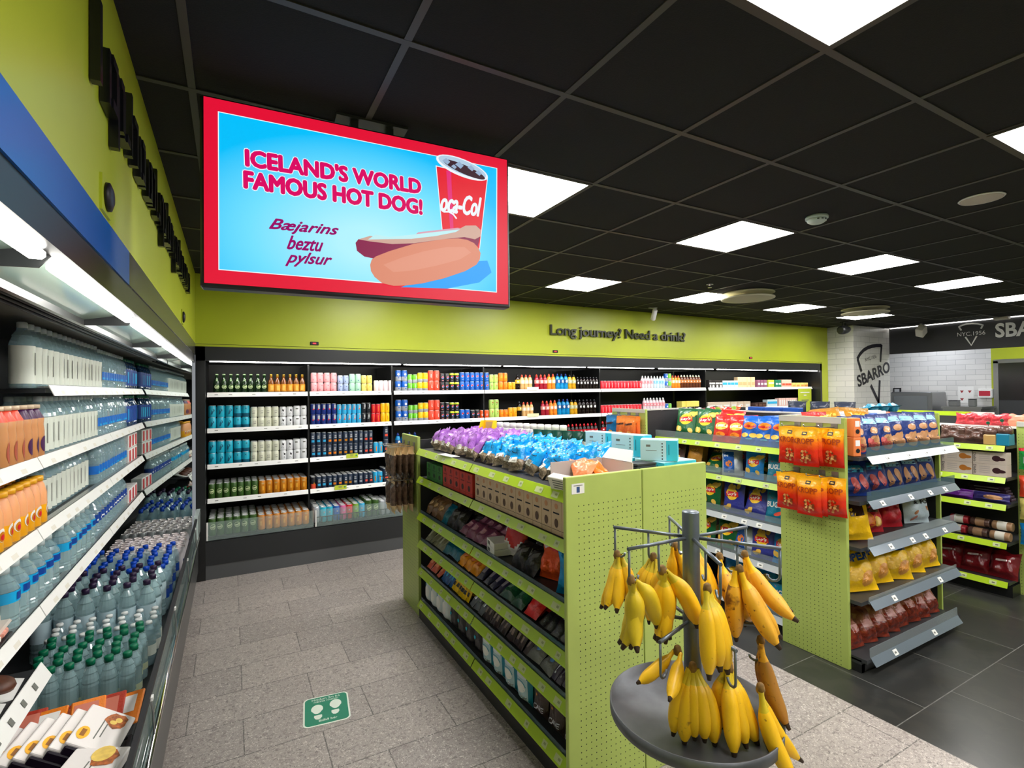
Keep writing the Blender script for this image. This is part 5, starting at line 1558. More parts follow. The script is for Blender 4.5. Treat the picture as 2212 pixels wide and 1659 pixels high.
def smile_bag(key, seed, film):
    clear = M('clear_bag_with_nuts', (150, 132, 108), rough=0.12, noise=0.55, nscale=75, bump=0.6, bscale=80)
    b, fn = pouch(0.115, 0.165, 0.06, seed, film, nx=12, nz=14, wob=0.17, pinch=0.1, rough_top=0.05, matfn=lambda u, v: film if v > 0.36 else clear)
    q = MB()
    q.decal(disc(0.0035, 0.005, -0.011, 0.128, 10, 1), lift(fn, 0.0006), m_blk)
    q.decal(disc(0.0035, 0.005, 0.011, 0.128, 10, 1), lift(fn, 0.0006), m_blk)
    q.decal(stroke(arc(0, 0.112, 0.017, 0.013, pi * 1.08, pi * 1.92, 10), 0.004), lift(fn, 0.0006), m_blk)
    l = MB()
    l.decal(rect(0.05, 0.034, 0.0, 0.054, 3, 2), lift(fn, 0.001), m_offw)
    for k in range(2):
        l.decal(rect(0.036, 0.003, 0.0, 0.060 - 0.010 * k, 2, 1), lift(fn, 0.0016), m_ink)
    kind(key, 'candy_bag', 'candy bag', [('wrapper', b.mesh('wrapper')), ('smiling_face', q.mesh('smiling_face')), ('label', l.mesh('label'))])
    KR[key], KH[key] = 0.0575, 0.165


f_sky = foil('bag_sky_blue', (16, 160, 236), rough=0.2, bump=0.5); f_lil = foil('bag_lilac', (176, 112, 206), rough=0.25, bump=0.5)
for k in range(3):
    smile_bag('b_sky%d' % k, 20 + k, f_sky)
    smile_bag('b_lil%d' % k, 30 + k, f_lil)

# ------------------------------------------------------------------ green shelf unit in the middle (A)
AX0, AX1, AY0, AY1 = 1.195, 2.0, 1.72, 3.70
AZ = [1.276, 1.070, 0.802, 0.600, 0.402, 0.162]
pegA = peg_mat('green_peg_board_front', 0, 1.235, (172, 190, 98), 0.0257, (1.235, 1.635), (1.585, 1.975))
t = thing('shelf_unit', 'green gondola shelf unit in the middle, with pegboard end behind the bananas', 'shelf', (0, 0, 0))
b = MB(); b.box(1.183, 1.593, 1.70, 1.722, 0.0, 1.343, pegA, bev=0.003); b.build('end_panel', t)
b = MB(); b.box(1.597, 2.005, 1.70, 1.722, 0.0, 1.343, pegA, bev=0.003); b.build('end_panel', t)
b = MB(); b.box(1.59, 1.61, 1.722, AY1, 0.1, 1.26, m_char); b.build('back_panel', t)
b = MB(); b.box(1.23, 1.98, 1.725, AY1, 0.0, 0.10, m_black); b.build('base', t)
rt = random.Random(12)
for k, z in enumerate(AZ):
    b = MB(); b.box(1.222, 1.588, 1.724, AY1 - 0.06, z - 0.026, z - 0.0055, m_char); b.build('shelf', t)
    for a, c in ((1.724, 2.675), (2.685, AY1 - 0.065)):
        b = MB()
        vs_ = [(1.218, a, z), (1.192, a, z - 0.042), (1.195, a, z - 0.042), (1.221, a, z)]
        vs_ += [(p[0], c, p[2]) for p in vs_]
        b.add(vs_, [(3, 2, 1, 0), (4, 5, 6, 7), (0, 1, 5, 4), (1, 2, 6, 5), (2, 3, 7, 6), (3, 0, 4, 7)], m_strip)
        st = b.build('price_strip', t)
        yy = a + 0.06
        while yy < c - 0.08:
            q = MB(); wd_ = rt.choice((0.035, 0.05, 0.06))
            q.add([(1.2105, yy, z - 0.010), (1.1965, yy, z - 0.033), (1.1965, yy + wd_, z - 0.033), (1.2105, yy + wd_, z - 0.010)], [(3, 2, 1, 0)], m_tag)
            q.add([(1.2062, yy + 0.008, z - 0.016), (1.2012, yy + 0.008, z - 0.024), (1.2012, yy + 0.024, z - 0.024), (1.2062, yy + 0.024, z - 0.016)], [(3, 2, 1, 0)], m_inkp)
            q.build('price_tag', st)
            yy += rt.uniform(0.09, 0.22)
    if k in (2, 3, 4, 5):
        b = MB(); b.box(1.224, 1.227, 1.73, AY1 - 0.07, z - 0.004, z + 0.02, m_smoke); b.build('shelf_guard', t)
b = MB(); b.box(1.588, 1.98, 1.724, AY1 - 0.06, 1.25, 1.272, m_gshelf); b.build('top_board', t)
q = thing('shelf_label', 'white barcode label on the top left of the pegboard end', 'label', (1.243, 1.6995, 1.293))
b = MB(); b.box(-0.032, 0.032, -0.001, 0, -0.021, 0.021, m_white); b.build('card', q)
b = MB(); b.decal(rect(0.016, 0.024, 0, -0.004, 1, 1), lambda x, z: (x, -0.0018, z), P('barcode_blue', (50, 80, 130)))
b.decal(rect(0.045, 0.003, 0, 0.013, 1, 1), lambda x, z: (x, -0.0018, z), m_ink); b.build('print', q)
# cross unit at the far end
pegF = peg_mat('green_peg_board_far', 1, 1.25, (172, 190, 98), 0.0257)
t = thing('shelf_unit', 'green end unit behind the middle shelf unit, hung with brown bags', 'shelf', (0, 0, 0))
b = MB(); b.box(1.235, 1.258, 3.725, 4.12, 0.0, 1.352, pegF, bev=0.003); b.build('end_panel', t)
b = MB(); b.box(1.26, 2.0, 3.74, 4.10, 0.0, 0.12, m_black); b.build('base', t)
b = MB(); b.box(1.26, 2.0, 3.73, 3.75, 0.12, 1.33, m_char); b.build('back_panel', t)
b = MB(); b.box(1.26, 2.0, 3.74, 4.10, 1.26, 1.28, m_gshelf); b.build('top_board', t)
f_clearbr = M('bag_clear_brown', (96, 76, 60), rough=0.15, noise=0.4, nscale=45, bump=0.5, bscale=50)
f_paper = M('bag_kraft_paper', (206, 178, 132), rough=0.7, noise=0.1, nscale=30)
bag_kind('b_brownhang', 'snack_bag', 0.12, 0.24, 0.035, 41, f_clearbr, nx=8, nz=12, wob=0.2, matfn=lambda u, v: f_paper if v > 0.78 else f_clearbr)
bag_kind('b_brownhang2', 'snack_bag', 0.12, 0.24, 0.035, 42, f_clearbr, nx=8, nz=12, wob=0.2, matfn=lambda u, v: f_paper if v < 0.22 or v > 0.94 else f_clearbr)
for lv, (zt, kk) in enumerate(((1.275, 'b_brownhang'), (1.02, 'b_brownhang2'))):
    for j in range(3):
        hy = 3.80 + 0.13 * j
        q = thing('peg_hook', 'steel peg hook on the far green end panel, %s row, %s from the camera' % (('upper', 'lower')[lv], ORD[j]), 'hook', (1.235, hy, zt), group='hooks on the far end panel')
        b = MB(); b.tube([(-0.002, 0, 0.0), (-0.2, 0, 0.004), (-0.21, 0, 0.02)], 0.003, m_steel, 6); b.build('rod', q)
        b = MB(); b.box(-0.005, -0.001, -0.02, 0.02, -0.03, 0.03, m_steel); b.build('plate', q)
        for k in range(4 if j < 2 else 3):
            put(kk, (1.205 - 0.046 * k, hy, zt - 0.235), (0, 0, radians(-90) + rj.uniform(-0.1, 0.1)), 'brown see-through snack bag, %s row, %s hook from camera, %s from panel' % (('upper', 'lower')[lv], ORD[j], ORD[k]), 'brown bags on the far end panel')
# pile of smiling bags on the top
rb = random.Random(77)
n1 = 0
for row, x in enumerate((1.30, 1.385, 1.47, 1.555, 1.64)):
    for j in range(8):
        y = 2.84 + 0.104 * j + 0.02 * row
        if y > 3.62:
            continue
        put('b_lil%d' % rb.randrange(3), (x + rb.uniform(-0.012, 0.012), y, AZ[0] - 0.004 + 0.004 * row), (radians(rb.uniform(-34, -16)), radians(rb.uniform(-10, 10)), radians(-90 + rb.uniform(-28, 28))),
            'lilac smiling candy bag, %s row from the shelf edge, %s from the camera' % (ORD[row], ORD[j]), 'lilac candy bags on the middle unit', 0.9)
for row, x in enumerate((1.30, 1.38, 1.46, 1.54, 1.62)):
    for j in range(8):
        y = 1.99 + 0.106 * j + 0.02 * row
        if y > 2.84:
            continue
        put('b_sky%d' % rb.randrange(3), (x + rb.uniform(-0.012, 0.012), y, AZ[0] - 0.004 + 0.004 * row), (radians(rb.uniform(-40, -22)), radians(rb.uniform(-12, 12)), radians(-90 + rb.uniform(-30, 30))),
            'sky blue smiling candy bag, %s row from the shelf edge, %s from the camera' % (ORD[row], ORD[j]), 'sky blue candy bags on the middle unit', 0.9)
b = MB()
q = thing('leaflet', 'white leaflet lying on the shelf edge in front of the lilac bags', 'leaflet', (1.235, 3.1, AZ[0] + 0.002), (0, 0, 0.1))
b.box(-0.03, 0.03, -0.10, 0.10, 0, 0.003, m_white); b.build('sheet', q)
# cartons, bottles and display on the far half of the top
m_cy1 = M('box_pale_cyan', (190, 226, 232), rough=0.45); m_cy2 = M('box_cyan_end', (60, 198, 222), rough=0.45); m_cyt = M('box_cyan_top', (166, 222, 236), rough=0.45)


def cbox(label, loc, rz, L, D, H):
    t = thing('face_mask_box', label, 'box', loc, (0, 0, rz), 'white and cyan boxes on the middle unit')
    b = MB()
    b.box(-L / 2, L / 2, -D / 2, D / 2, 0, H, m_cy1, bev=0.002)
    b.build('body', t)
    b = MB(); b.box(-L / 2 - 0.0008, L / 2 + 0.0008, -D / 2 + 0.002, D / 2 - 0.002, H, H + 0.0008, m_cyt); b.box(L / 2 * 0.42, L / 2 + 0.001, -D / 2 - 0.001, D / 2 + 0.001, 0.002, H - 0.002, m_cy2); b.build('end_print', t)
    b = MB()
    fn = lambda x, z: (x, -D / 2 - 0.001, z)
    b.decal(rect(L * 0.12, H * 0.1, -L * 0.28, H * 0.72, 1, 1), fn, m_ink)
    b.decal(rect(L * 0.3, H * 0.02, -L * 0.2, H * 0.5, 1, 1), fn, m_ink)
    for k in range(6):
        b.decal(rect(L * 0.035, H * 0.06, L * 0.1, H * (0.1 + 0.145 * k), 1, 1, 0.4 * k), fn, m_blk)
    fn2 = lambda x, z: (x, -D / 2 - 0.0018, z)
    b.decal(rect(L * 0.02, H * 0.5, L * 0.28, H * 0.55, 1, 1), fn2, P('box_teal_ink', (20, 110, 130)))
    b.build('print', t)


for k, (y, z) in enumerate(((1.84, 0), (2.05, 0), (2.26, 0))):
    cbox('flat cyan box lying on the middle unit, %s from the pegboard end' % ORD[k], (1.875, y, 1.274), radians(-90), 0.20, 0.21, 0.078)
cbox('upright white and cyan box, farther one, behind the blue bags', (1.84, 2.27, 1.354), radians(-76), 0.20, 0.07, 0.105)
cbox('upright white and cyan box, middle one, standing on flat boxes', (1.82, 2.02, 1.354), radians(-78), 0.20, 0.07, 0.11)
cbox('upright white and cyan box nearest the pegboard end', (1.82, 1.82, 1.354), radians(-50), 0.17, 0.09, 0.10)
m_dkbag = M('dark_pouch', (34, 42, 44), rough=0.4)
q = thing('dark_box', 'dark low box between the cardboard tray and the cyan boxes', 'box', (1.665, 1.79, 1.273)); b = MB(); b.box(-0.06, 0.06, -0.05, 0.05, 0, 0.075, m_dkbag, bev=0.006); b.build('body', q)
b = MB(); b.box(-0.058, 0.058, -0.048, 0.048, 0.076, 0.084, m_char); b.build('lid', q)
whb = [(0.026, 0), (0.03, 0.006), (0.03, 0.13), (0.026, 0.15), (0.026, 0.155)]
m_wb = M('milky_bottle_plastic', (232, 234, 232), rough=0.3, alpha=0.92); m_bl2 = P('label_steel_blue', (70, 110, 160))
bottle('gel', 'hand_gel_bottle', whb, m_wb, [(0.024, 0.154), (0.024, 0.188), (0.02, 0.192), (0.001, 0.193)], m_white, label=(0.02, 0.11, 0.0305, m_lwhite, lambda b, fn, r: b.decal(rect(0.012, 0.08, 0, 0.065, 2, 1), fn, m_bl2)))
for k in range(10):
    put('gel', (1.72 + 0.020 * k, 3.30 - 0.061 * k, 1.274), (0, 0, radians(-60)), 'white bottle with white cap on the middle unit, %s from the yellow display' % ORD[k], 'white bottles on the middle unit')
f_gt = P('pouch_dark_green', (10, 66, 52)); f_pw = M('pouch_off_white', (226, 222, 214), rough=0.4)
bag_kind('b_greencap', 'standing_pouch', 0.07, 0.175, 0.05, 51, f_pw, nx=10, nz=12, wob=0.05, seam=0.01, matfn=lambda u, v: f_gt if v > 0.66 else f_pw, cat='pouch')
for k in range(6):
    put('b_greencap', (1.70 + 0.03 * k, 2.74 - 0.066 * k, 1.274), (0, 0, radians(-55)), 'white pouch with dark green top on the middle unit, %s from the yellow display' % ORD[k], 'green-topped pouches on the middle unit')
m_ycard = M('yellow_card', (250, 204, 24), rough=0.45)
q = thing('card_display', 'bright yellow card display box beside the white bottles', 'display', (1.66, 3.40, 1.274), (0, 0, radians(-55)))
b = MB()
side = [(-0.05, 0), (0.06, 0), (0.06, 0.2), (0.01, 0.2), (-0.03, 0.13), (-0.05, 0.12)]
for x in (-0.055, 0.05):
    b.add([(x, p[0], p[1]) for p in side] + [(x + 0.005, p[0], p[1]) for p in side], [(0, 1, 2, 3, 4, 5), (11, 10, 9, 8, 7, 6)] + [(i, i + 6, (i + 1) % 6 + 6, (i + 1) % 6) for i in range(6)], m_ycard)
b.box(-0.055, 0.055, 0.055, 0.06, 0, 0.2, m_ycard); b.box(-0.055, 0.055, -0.05, -0.045, 0, 0.12, m_ycard); b.box(-0.055, 0.055, -0.05, 0.06, 0, 0.004, m_ycard)
b.build('body', q)
b = MB(); b.box(-0.035, 0.035, 0.05, 0.054, 0.14, 0.19, M('display_photo', (206, 176, 120), rough=0.5)); b.build('picture', q)
# cardboard tray of orange bags on the near corner
m_cardb = M('grey_white_cardboard', (212, 204, 198), rough=0.7); m_cardi = M('cardboard_inside', (180, 170, 164), rough=0.75)
q = thing('carton_tray', 'open white cardboard tray on the near corner of the middle unit', 'box', (1.42, 1.845, 1.274), (0, 0, 0))
b = MB()
b.box(-0.15, 0.15, -0.115, 0.10, 0, 0.004, m_cardi)
b.box(-0.15, 0.15, 0.096, 0.10, 0.004, 0.095, m_cardi); b.box(0.146, 0.15, -0.115, 0.096, 0.004, 0.095, m_cardb)
b.box(-0.15, -0.146, -0.115, 0.096, 0.004, 0.03, m_cardb); b.box(-0.146, 0.146, -0.115, -0.111, 0.004, 0.05, m_cardb)
b.build('body', q)
b = MB(); b.add([(0.148, -0.11, 0.096), (0.148, 0.096, 0.096), (0.20, 0.10, 0.14), (0.20, -0.06, 0.14), (0.145, -0.11, 0.098), (0.145, 0.096, 0.098), (0.197, 0.10, 0.142), (0.197, -0.06, 0.142)],
                [(0, 1, 2, 3), (7, 6, 5, 4), (0, 3, 7, 4), (1, 5, 6, 2), (3, 2, 6, 7), (0, 4, 5, 1)], m_cardb); b.build('flap', q)
f_org2 = foil('bag_peach_orange', (236, 142, 92)); f_org3 = foil('bag_vivid_orange', (240, 122, 30))
bag_kind('b_orng', 'candy_bag', 0.12, 0.16, 0.05, 61, f_org2, nx=10, nz=10, wob=0.2, rough_top=0.06, cat='candy bag')
bag_kind('b_orng2', 'candy_bag', 0.12, 0.16, 0.05, 62, f_org3, nx=10, nz=10, wob=0.2, rough_top=0.06, cat='candy bag')
for k, (dx, dy, rz, kk, d_) in enumerate(((-0.085, -0.03, -70, 'b_orng', 'pale orange candy bag, leftmost in the cardboard tray'), (-0.02, 0.03, -20, 'b_orng', 'pale orange candy bag at the back of the cardboard tray'), (0.06, -0.04, 10, 'b_orng2', 'vivid orange candy bag in the middle of the cardboard tray'), (0.085, 0.03, 30, 'b_orng2', 'vivid orange candy bag at the back right of the tray'))):
    put(kk, (1.42 + dx, 1.845 + dy, 1.292), (radians(-50), 0, radians(rz)), d_, 'orange candy bags in the tray', 0.72)
q = thing('paper_box', 'small white printed packet in front of the orange bags', 'packet', (1.238, 1.80, 1.276), (0, radians(-20), 0.1)); b = MB(); b.box(-0.02, 0.02, -0.06, 0.06, 0, 0.06, m_offw, bev=0.003); b.build('body', q)
b = MB()
for k in range(4):
    b.box(-0.0212, -0.0202, -0.04, 0.03, 0.012 + 0.011 * k, 0.016 + 0.011 * k, m_ink)
b.build('print', q)

# ---- second shelf: chocolate boxes
def cocoa_box(key, c1, c2, w, d, h, txt):
    m1 = M('box_' + key, c1, rough=0.45); m2 = M('box_print_' + key, c2, rough=0.5)
    b = MB(); b.box(-w / 2, w / 2, -d / 2, d / 2, 0, h, m1, bev=0.002)
    q = MB(); fn = lambda x, z: (x, -d / 2 - 0.0012, z)
    q.decal(disc(w * 0.16, w * 0.16, 0, h * 0.82, 14, 1), fn, m2)
    q.decal(rect(w * 0.6, h * 0.045, 0, h * 0.62, 1, 1), fn, m_blk if txt else m2)
    q.decal(disc(w * 0.19, h * 0.13, 0, h * 0.34, 16, 1), fn, M('box_pict_' + key, tuple(int(x * 0.45) for x in c2), rough=0.5))
    q.decal(rect(w * 0.98, h * 0.012, 0, h * 0.15, 1, 1), fn, m_blk)
    kind(key, 'chocolate_box', 'box', [('body', b.mesh('body')), ('print', q.mesh('print'))])


cocoa_box('creamchoc', (206, 178, 148), (196, 140, 100), 0.079, 0.12, 0.152, True)
cocoa_box('redchoc', (190, 48, 36), (120, 20, 20), 0.093, 0.12, 0.138, False)
cocoa_box('greenchoc', (46, 116, 44), (20, 70, 26), 0.10, 0.12, 0.12, False)
z = AZ[1] - 0.004
for k in range(12):
    put('creamchoc', (1.30, 1.775 + 0.0805 * k, z), (0, 0, radians(-90)), 'cream chocolate box on the middle unit second shelf, %s from the pegboard end' % ORD[k], 'chocolate boxes')
for k in range(5):
    put('redchoc', (1.30, 2.785 + 0.0955 * k, z), (0, 0, radians(-90)), 'red chocolate box on the second shelf of the middle unit, %s from the cream boxes' % ORD[k], 'chocolate boxes')
for k in range(3):
    put('greenchoc', (1.30, 3.275 + 0.104 * k, z), (0, 0, radians(-90)), 'green chocolate box on the second shelf of the middle unit, %s from the red boxes' % ORD[k], 'chocolate boxes')
# ---- packs on the lower shelves
def pack(key, name, w, h, d, col, seed, cat='snack pack', deco=None, **kw):
    bag_kind(key, name, w, h, d, seed, foil('pack_' + key, col), deco, cat=cat, nx=8, nz=8, wob=0.16, **kw)


pk_lab = lambda m, wf=0.5, hf=0.25, z=0.5: (lambda q, fn, w, h: q.decal(rect(w * wf, h * hf, 0, h * z, 3, 2), lift(fn, 0.0006), m))
pack('p_brown', 'snack_pack', 0.12, 0.15, 0.06, (120, 84, 52), 71, deco=pk_lab(P('print_kraft', (190, 148, 96))))
pack('p_black', 'snack_pack', 0.12, 0.15, 0.06, (30, 26, 26), 72, deco=pk_lab(P('print_charcoal', (70, 66, 66)), 0.6, 0.3, 0.6))
pack('p_mauve', 'snack_pack', 0.12, 0.13, 0.06, (126, 62, 92), 73, deco=pk_lab(P('print_mauve', (170, 110, 130))))
pack('p_olive', 'snack_pack', 0.075, 0.15, 0.03, (126, 124, 92), 74, deco=pk_lab(P('print_sage', (176, 172, 140)), 0.4, 0.6))
pack('p_tealp', 'snack_pack', 0.10, 0.14, 0.05, (0, 104, 128), 75, deco=pk_lab(c_tealdk, 0.6, 0.3))
pack('p_amber', 'snack_pack', 0.10, 0.14, 0.05, (240, 152, 14), 76, deco=pk_lab(P('print_orange2', (220, 110, 20)), 0.6, 0.25), rough_top=0.08)
pack('p_navyp', 'snack_pack', 0.07, 0.16, 0.035, (44, 42, 74), 77, deco=pk_lab(P('print_grey_lilac', (150, 140, 156)), 0.45, 0.5))
pack('p_pine', 'snack_pack', 0.12, 0.16, 0.04, (12, 72, 46), 78, deco=pk_lab(P('print_pine', (30, 100, 60)), 0.6, 0.3))
pack('p_scarlet', 'snack_pack', 0.12, 0.15, 0.055, (232, 44, 40), 79, deco=pk_lab(c_navy, 0.5, 0.08, 0.6))
pack('p_jet', 'snack_pack', 0.06, 0.17, 0.03, (28, 30, 34), 80, deco=pk_lab(c_sil, 0.12, 0.8))
pack('p_rust', 'chocolate_bar', 0.08, 0.13, 0.03, (212, 84, 36), 81, 'bar', pk_lab(P('print_mid_orange', (240, 140, 80)), 0.6, 0.4))
pack('p_cobalt', 'chocolate_bar', 0.045, 0.14, 0.022, (0, 84, 150), 82, 'bar', pk_lab(c_ltb, 0.4, 0.4))
pack('p_sun', 'chocolate_bar', 0.05, 0.12, 0.02, (250, 200, 0), 83, 'bar', pk_lab(m_blk, 0.7, 0.2, 0.35))
pack('p_slate', 'chocolate_bar', 0.06, 0.15, 0.025, (88, 92, 100), 84, 'bar', pk_lab(c_sil, 0.4, 0.4))
pack('p_cocoa', 'chocolate_bar', 0.045, 0.15, 0.02, (52, 34, 34), 85, 'bar', pk_lab(P('print_cocoa_light', (150, 130, 120)), 0.5, 0.2, 0.3))
pack('p_clear', 'snack_pack', 0.12, 0.14, 0.04, (120, 120, 116), 86, deco=pk_lab(P('print_azure', (30, 110, 180)), 0.3, 0.8))
pack('p_plumbar', 'chocolate_bar', 0.045, 0.16, 0.022, (52, 36, 62), 87, 'bar', pk_lab(c_sil, 0.2, 0.7))
GA = 'packs on the middle shelf unit'


def prow(z, key, y0, y1, n, rows_, lean, desc, shelf, x0=1.262, dx=0.085, rz=-90):
    for i in range(n):
        for r in range(rows_):
            dx = min(dx, (1.57 - x0 - KH[key] * sin(radians(abs(lean) + 4))) / max(1, rows_ - 1))
            put(key, (x0 + dx * r + rb.uniform(-0.004, 0.004), y0 + (y1 - y0) * (i + 0.5) / n, z + 0.012 * r), (radians(lean + rb.uniform(-7, 7)), radians(rb.uniform(-5, 5)), radians(rz + rb.uniform(-9, 9))),
                '%s, %s from pegboard end%s, %s shelf, middle unit' % (desc, ORD[i], ', %s row' % ('front', 'second', 'third', 'fourth')[r] if rows_ > 1 else '', shelf), GA)


z = AZ[2] - 0.002
prow(z, 'p_mauve', 2.58, 2.98, 4, 3, -62, 'mauve snack pack', 'third', dx=0.1)
prow(z, 'p_black', 2.98, 3.2, 2, 3, -45, 'black snack pack by mauve packs', 'third', dx=0.1)
prow(z, 'p_tealp', 3.2, 3.3, 1, 1, -30, 'dark teal snack pack', 'third')
prow(z, 'p_brown', 3.3, 3.63, 3, 3, -35, 'kraft brown snack pack', 'third', dx=0.1)
prow(z, 'p_black', 2.1, 2.30, 2, 2, -40, 'black snack pack by drip bag', 'third', dx=0.12)
f_ketch = foil('bag_signal_red', (196, 30, 26)); f_pwht = foil('bag_white', (228, 224, 224))
bag_kind('b_drip', 'snack_bag', 0.17, 0.20, 0.06, 90, f_ketch, lambda q, fn, w, h: (q.decal(poly([(-w * .46, h * .70), (-w * .3, h * .76), (-w * .1, h * .70), (w * .1, h * .77), (w * .3, h * .7), (w * .46, h * .75), (w * .46, h * .62), (-w * .46, h * .6)]), lift(fn, 0.003), W)), matfn=lambda u, v: f_ketch if v > 0.3 + 0.1 * sin(9 * u) else f_pwht)
put('b_drip', (1.34, 2.42, z), (radians(-12), 0, radians(-75)), 'red and white dripping-pattern bag standing on the third shelf of the middle unit', GA)
for k in range(2):
    q = thing('snack_box', 'white snack box on the third shelf of the middle unit, %s one' % ('lower', 'upper')[k], 'box', (1.30, 2.52, z + 0.036 * k), (0, 0, radians(-100)))
    b = MB(); b.box(-0.07, 0.07, -0.05, 0.05, 0, 0.034, m_white, bev=0.002); b.build('body', q)
    b = MB(); b.box(-0.05, -0.01, -0.0512, -0.05, 0.008, 0.026, m_ink); b.build('print', q)
f_fire = foil('bag_flame_orange', (226, 84, 30), metal=0.2, rough=0.2, bump=0.6)
bag_kind('b_flame', 'snack_bag', 0.17, 0.21, 0.08, 91, f_fire, lambda q, fn, w, h: (q.decal(disc(w * 0.3, w * 0.2, w * 0.1, h * 0.78, 14, 3), lift(fn, 0.0005), c_red), q.decal(disc(w * 0.12, w * 0.1, w * 0.3, h * 0.72, 12, 2), lift(fn, 0.0008), c_gr2), q.decal(rect(w * 0.3, h * 0.14, -w * 0.2, h * 0.75, 3, 2, 0.4), lift(fn, 0.0009), c_blush)), wob=0.2, rough_top=0.05)
put('b_flame', (1.33, 2.02, z), (radians(-16), 0, radians(-70)), 'crumpled flame orange bag near the pegboard end, third shelf', GA)
f_cyan = foil('bag_cyan_metallic', (10, 140, 200), metal=0.3, rough=0.18)
bag_kind('b_cyan', 'snack_bag', 0.11, 0.19, 0.06, 92, f_cyan, None, wob=0.15, pinch=0.25, nx=10)
put('b_cyan', (1.285, 1.845, z), (radians(-8), 0, radians(-60)), 'slim cyan bag nearest the pegboard end, third shelf', GA)
f_dgrn = foil('bag_dark_green', (16, 84, 50))
bag_kind('b_dgreen', 'snack_bag', 0.16, 0.20, 0.06, 93, f_dgrn, lambda q, fn, w, h: (q.decal(rect(w * 0.4, h * 0.14, 0.01, h * 0.62, 3, 2), lift(fn, 0.0006), W), q.decal(rect(w * 0.4, h * 0.14, 0.01, h * 0.42, 3, 2), lift(fn, 0.0006), c_sil), q.decal(rect(w * 0.8, h * 0.1, 0, h * 0.12, 3, 2), lift(fn, 0.0006), c_amb)))
put('b_dgreen', (1.39, 1.82, z), (radians(-8), 0, radians(-90)), 'dark green bag with white panels behind the slim cyan bag', GA)
z = AZ[3] - 0.002
prow(z, 'p_olive', 3.28, 3.63, 5, 3, -58, 'olive snack pack', 'fourth', dx=0.11)
prow(z, 'p_tealp', 3.02, 3.28, 3, 3, -55, 'teal snack pack', 'fourth', dx=0.1)
prow(z, 'p_amber', 2.74, 3.02, 3, 3, -50, 'amber yellow snack pack', 'fourth', dx=0.1)
prow(z, 'p_navyp', 2.44, 2.74, 4, 3, -62, 'dark lilac snack pack', 'fourth', dx=0.12)
prow(z, 'p_pine', 2.2, 2.44, 2, 3, -62, 'pine green snack pack', 'fourth', dx=0.11)
prow(z, 'p_scarlet', 2.06, 2.2, 1, 3, -50, 'scarlet snack pack', 'fourth', dx=0.09)
prow(z, 'p_jet', 1.76, 2.06, 5, 3, -60, 'jet black pack with silver edge', 'fourth', dx=0.12)
z = AZ[4] - 0.002
prow(z, 'p_rust', 3.33, 3.63, 3, 3, -55, 'rust orange chocolate bar', 'fifth', dx=0.09)
prow(z, 'p_cobalt', 3.14, 3.33, 4, 3, -40, 'cobalt blue chocolate bar', 'fifth', dx=0.07)
prow(z, 'p_sun', 2.86, 3.14, 6, 4, -35, 'bright yellow chocolate bar', 'fifth', dx=0.06)
prow(z, 'p_slate', 2.66, 2.86, 3, 2, -50, 'slate grey chocolate bar', 'fifth', dx=0.11)
prow(z, 'p_cocoa', 2.16, 2.66, 11, 3, -42, 'dark cocoa chocolate bar', 'fifth', dx=0.07)
prow(z, 'p_clear', 1.95, 2.16, 2, 2, -55, 'clear pack with azure stripe', 'fifth', dx=0.1)
prow(z, 'p_plumbar', 1.75, 1.95, 5, 3, -55, 'dark plum chocolate bar', 'fifth', dx=0.11)
# bottom shelf: standing pouches
z = AZ[5] - 0.002
f_pan = M('pouch_pale_blue_white', (222, 230, 232), rough=0.4); f_ptl = P('pouch_teal_side', (20, 130, 160)); f_choc = foil('pouch_chocolate', (58, 44, 38)); f_bk2 = foil('pouch_black', (34, 34, 34))


def pan(q, fn, w, h):
    q.decal(text('PANCAKE', w * 0.86, h * 0.12, 0, h * 0.82, 0.02), lift(fn, 0.0006), m_ink)
    q.decal(rect(w * 0.8, h * 0.5, 0, h * 0.4, 4, 4), lift(fn, 0.0004), P('pouch_panel_blue', (176, 206, 216)))
    q.decal(disc(w * 0.3, w * 0.2, 0, h * 0.42, 14, 2), lift(fn, 0.0009), W)
    q.decal(stroke(arc(0, h * 0.42, w * 0.34, w * 0.26, 0.3, 3.6, 10), 0.005), lift(fn, 0.0012), f_ptl)
    q.decal(text('CAKE', w * 0.3, h * 0.09, w * 0.2, h * 0.18, 0.02), lift(fn, 0.0012), m_ink)


bag_kind('b_pan', 'baking_pouch', 0.125, 0.20, 0.07, 95, f_pan, pan, wob=0.03, seam=0.01, pinch=0.0, nx=12, cat='pouch', matfn=lambda u, v: f_ptl if (u > 0.86 or v > 0.93) else f_pan)
bag_kind('b_pan2', 'baking_pouch', 0.105, 0.19, 0.07, 96, f_pan, lambda q, fn, w, h: q.decal(disc(w * 0.3, w * 0.4, 0, h * 0.45, 14, 3), lift(fn, 0.0006), W),
         wob=0.03, seam=0.01, pinch=0.0, nx=12, cat='pouch', matfn=lambda u, v: f_ptl if (u < 0.4 or v > 0.93) else f_pan)
bag_kind('b_keto', 'baking_pouch', 0.12, 0.19, 0.06, 97, f_bk2, lambda q, fn, w, h: (q.decal(text('CAKE', w * 0.6, h * 0.12, 0, h * 0.78, 0.02, 0, 0.2), lift(fn, 0.0008), W), q.decal(stroke([(-w * .4, h * .9), (-w * .1, h * .72), (w * .3, h * .7)], 0.008), lift(fn, 0.0006), c_ltb), q.decal(disc(0.008, 0.012, -w * .2, h * .45, 10, 1), lift(fn, 0.0006), c_teal)), cat='pouch', seam=0.02)


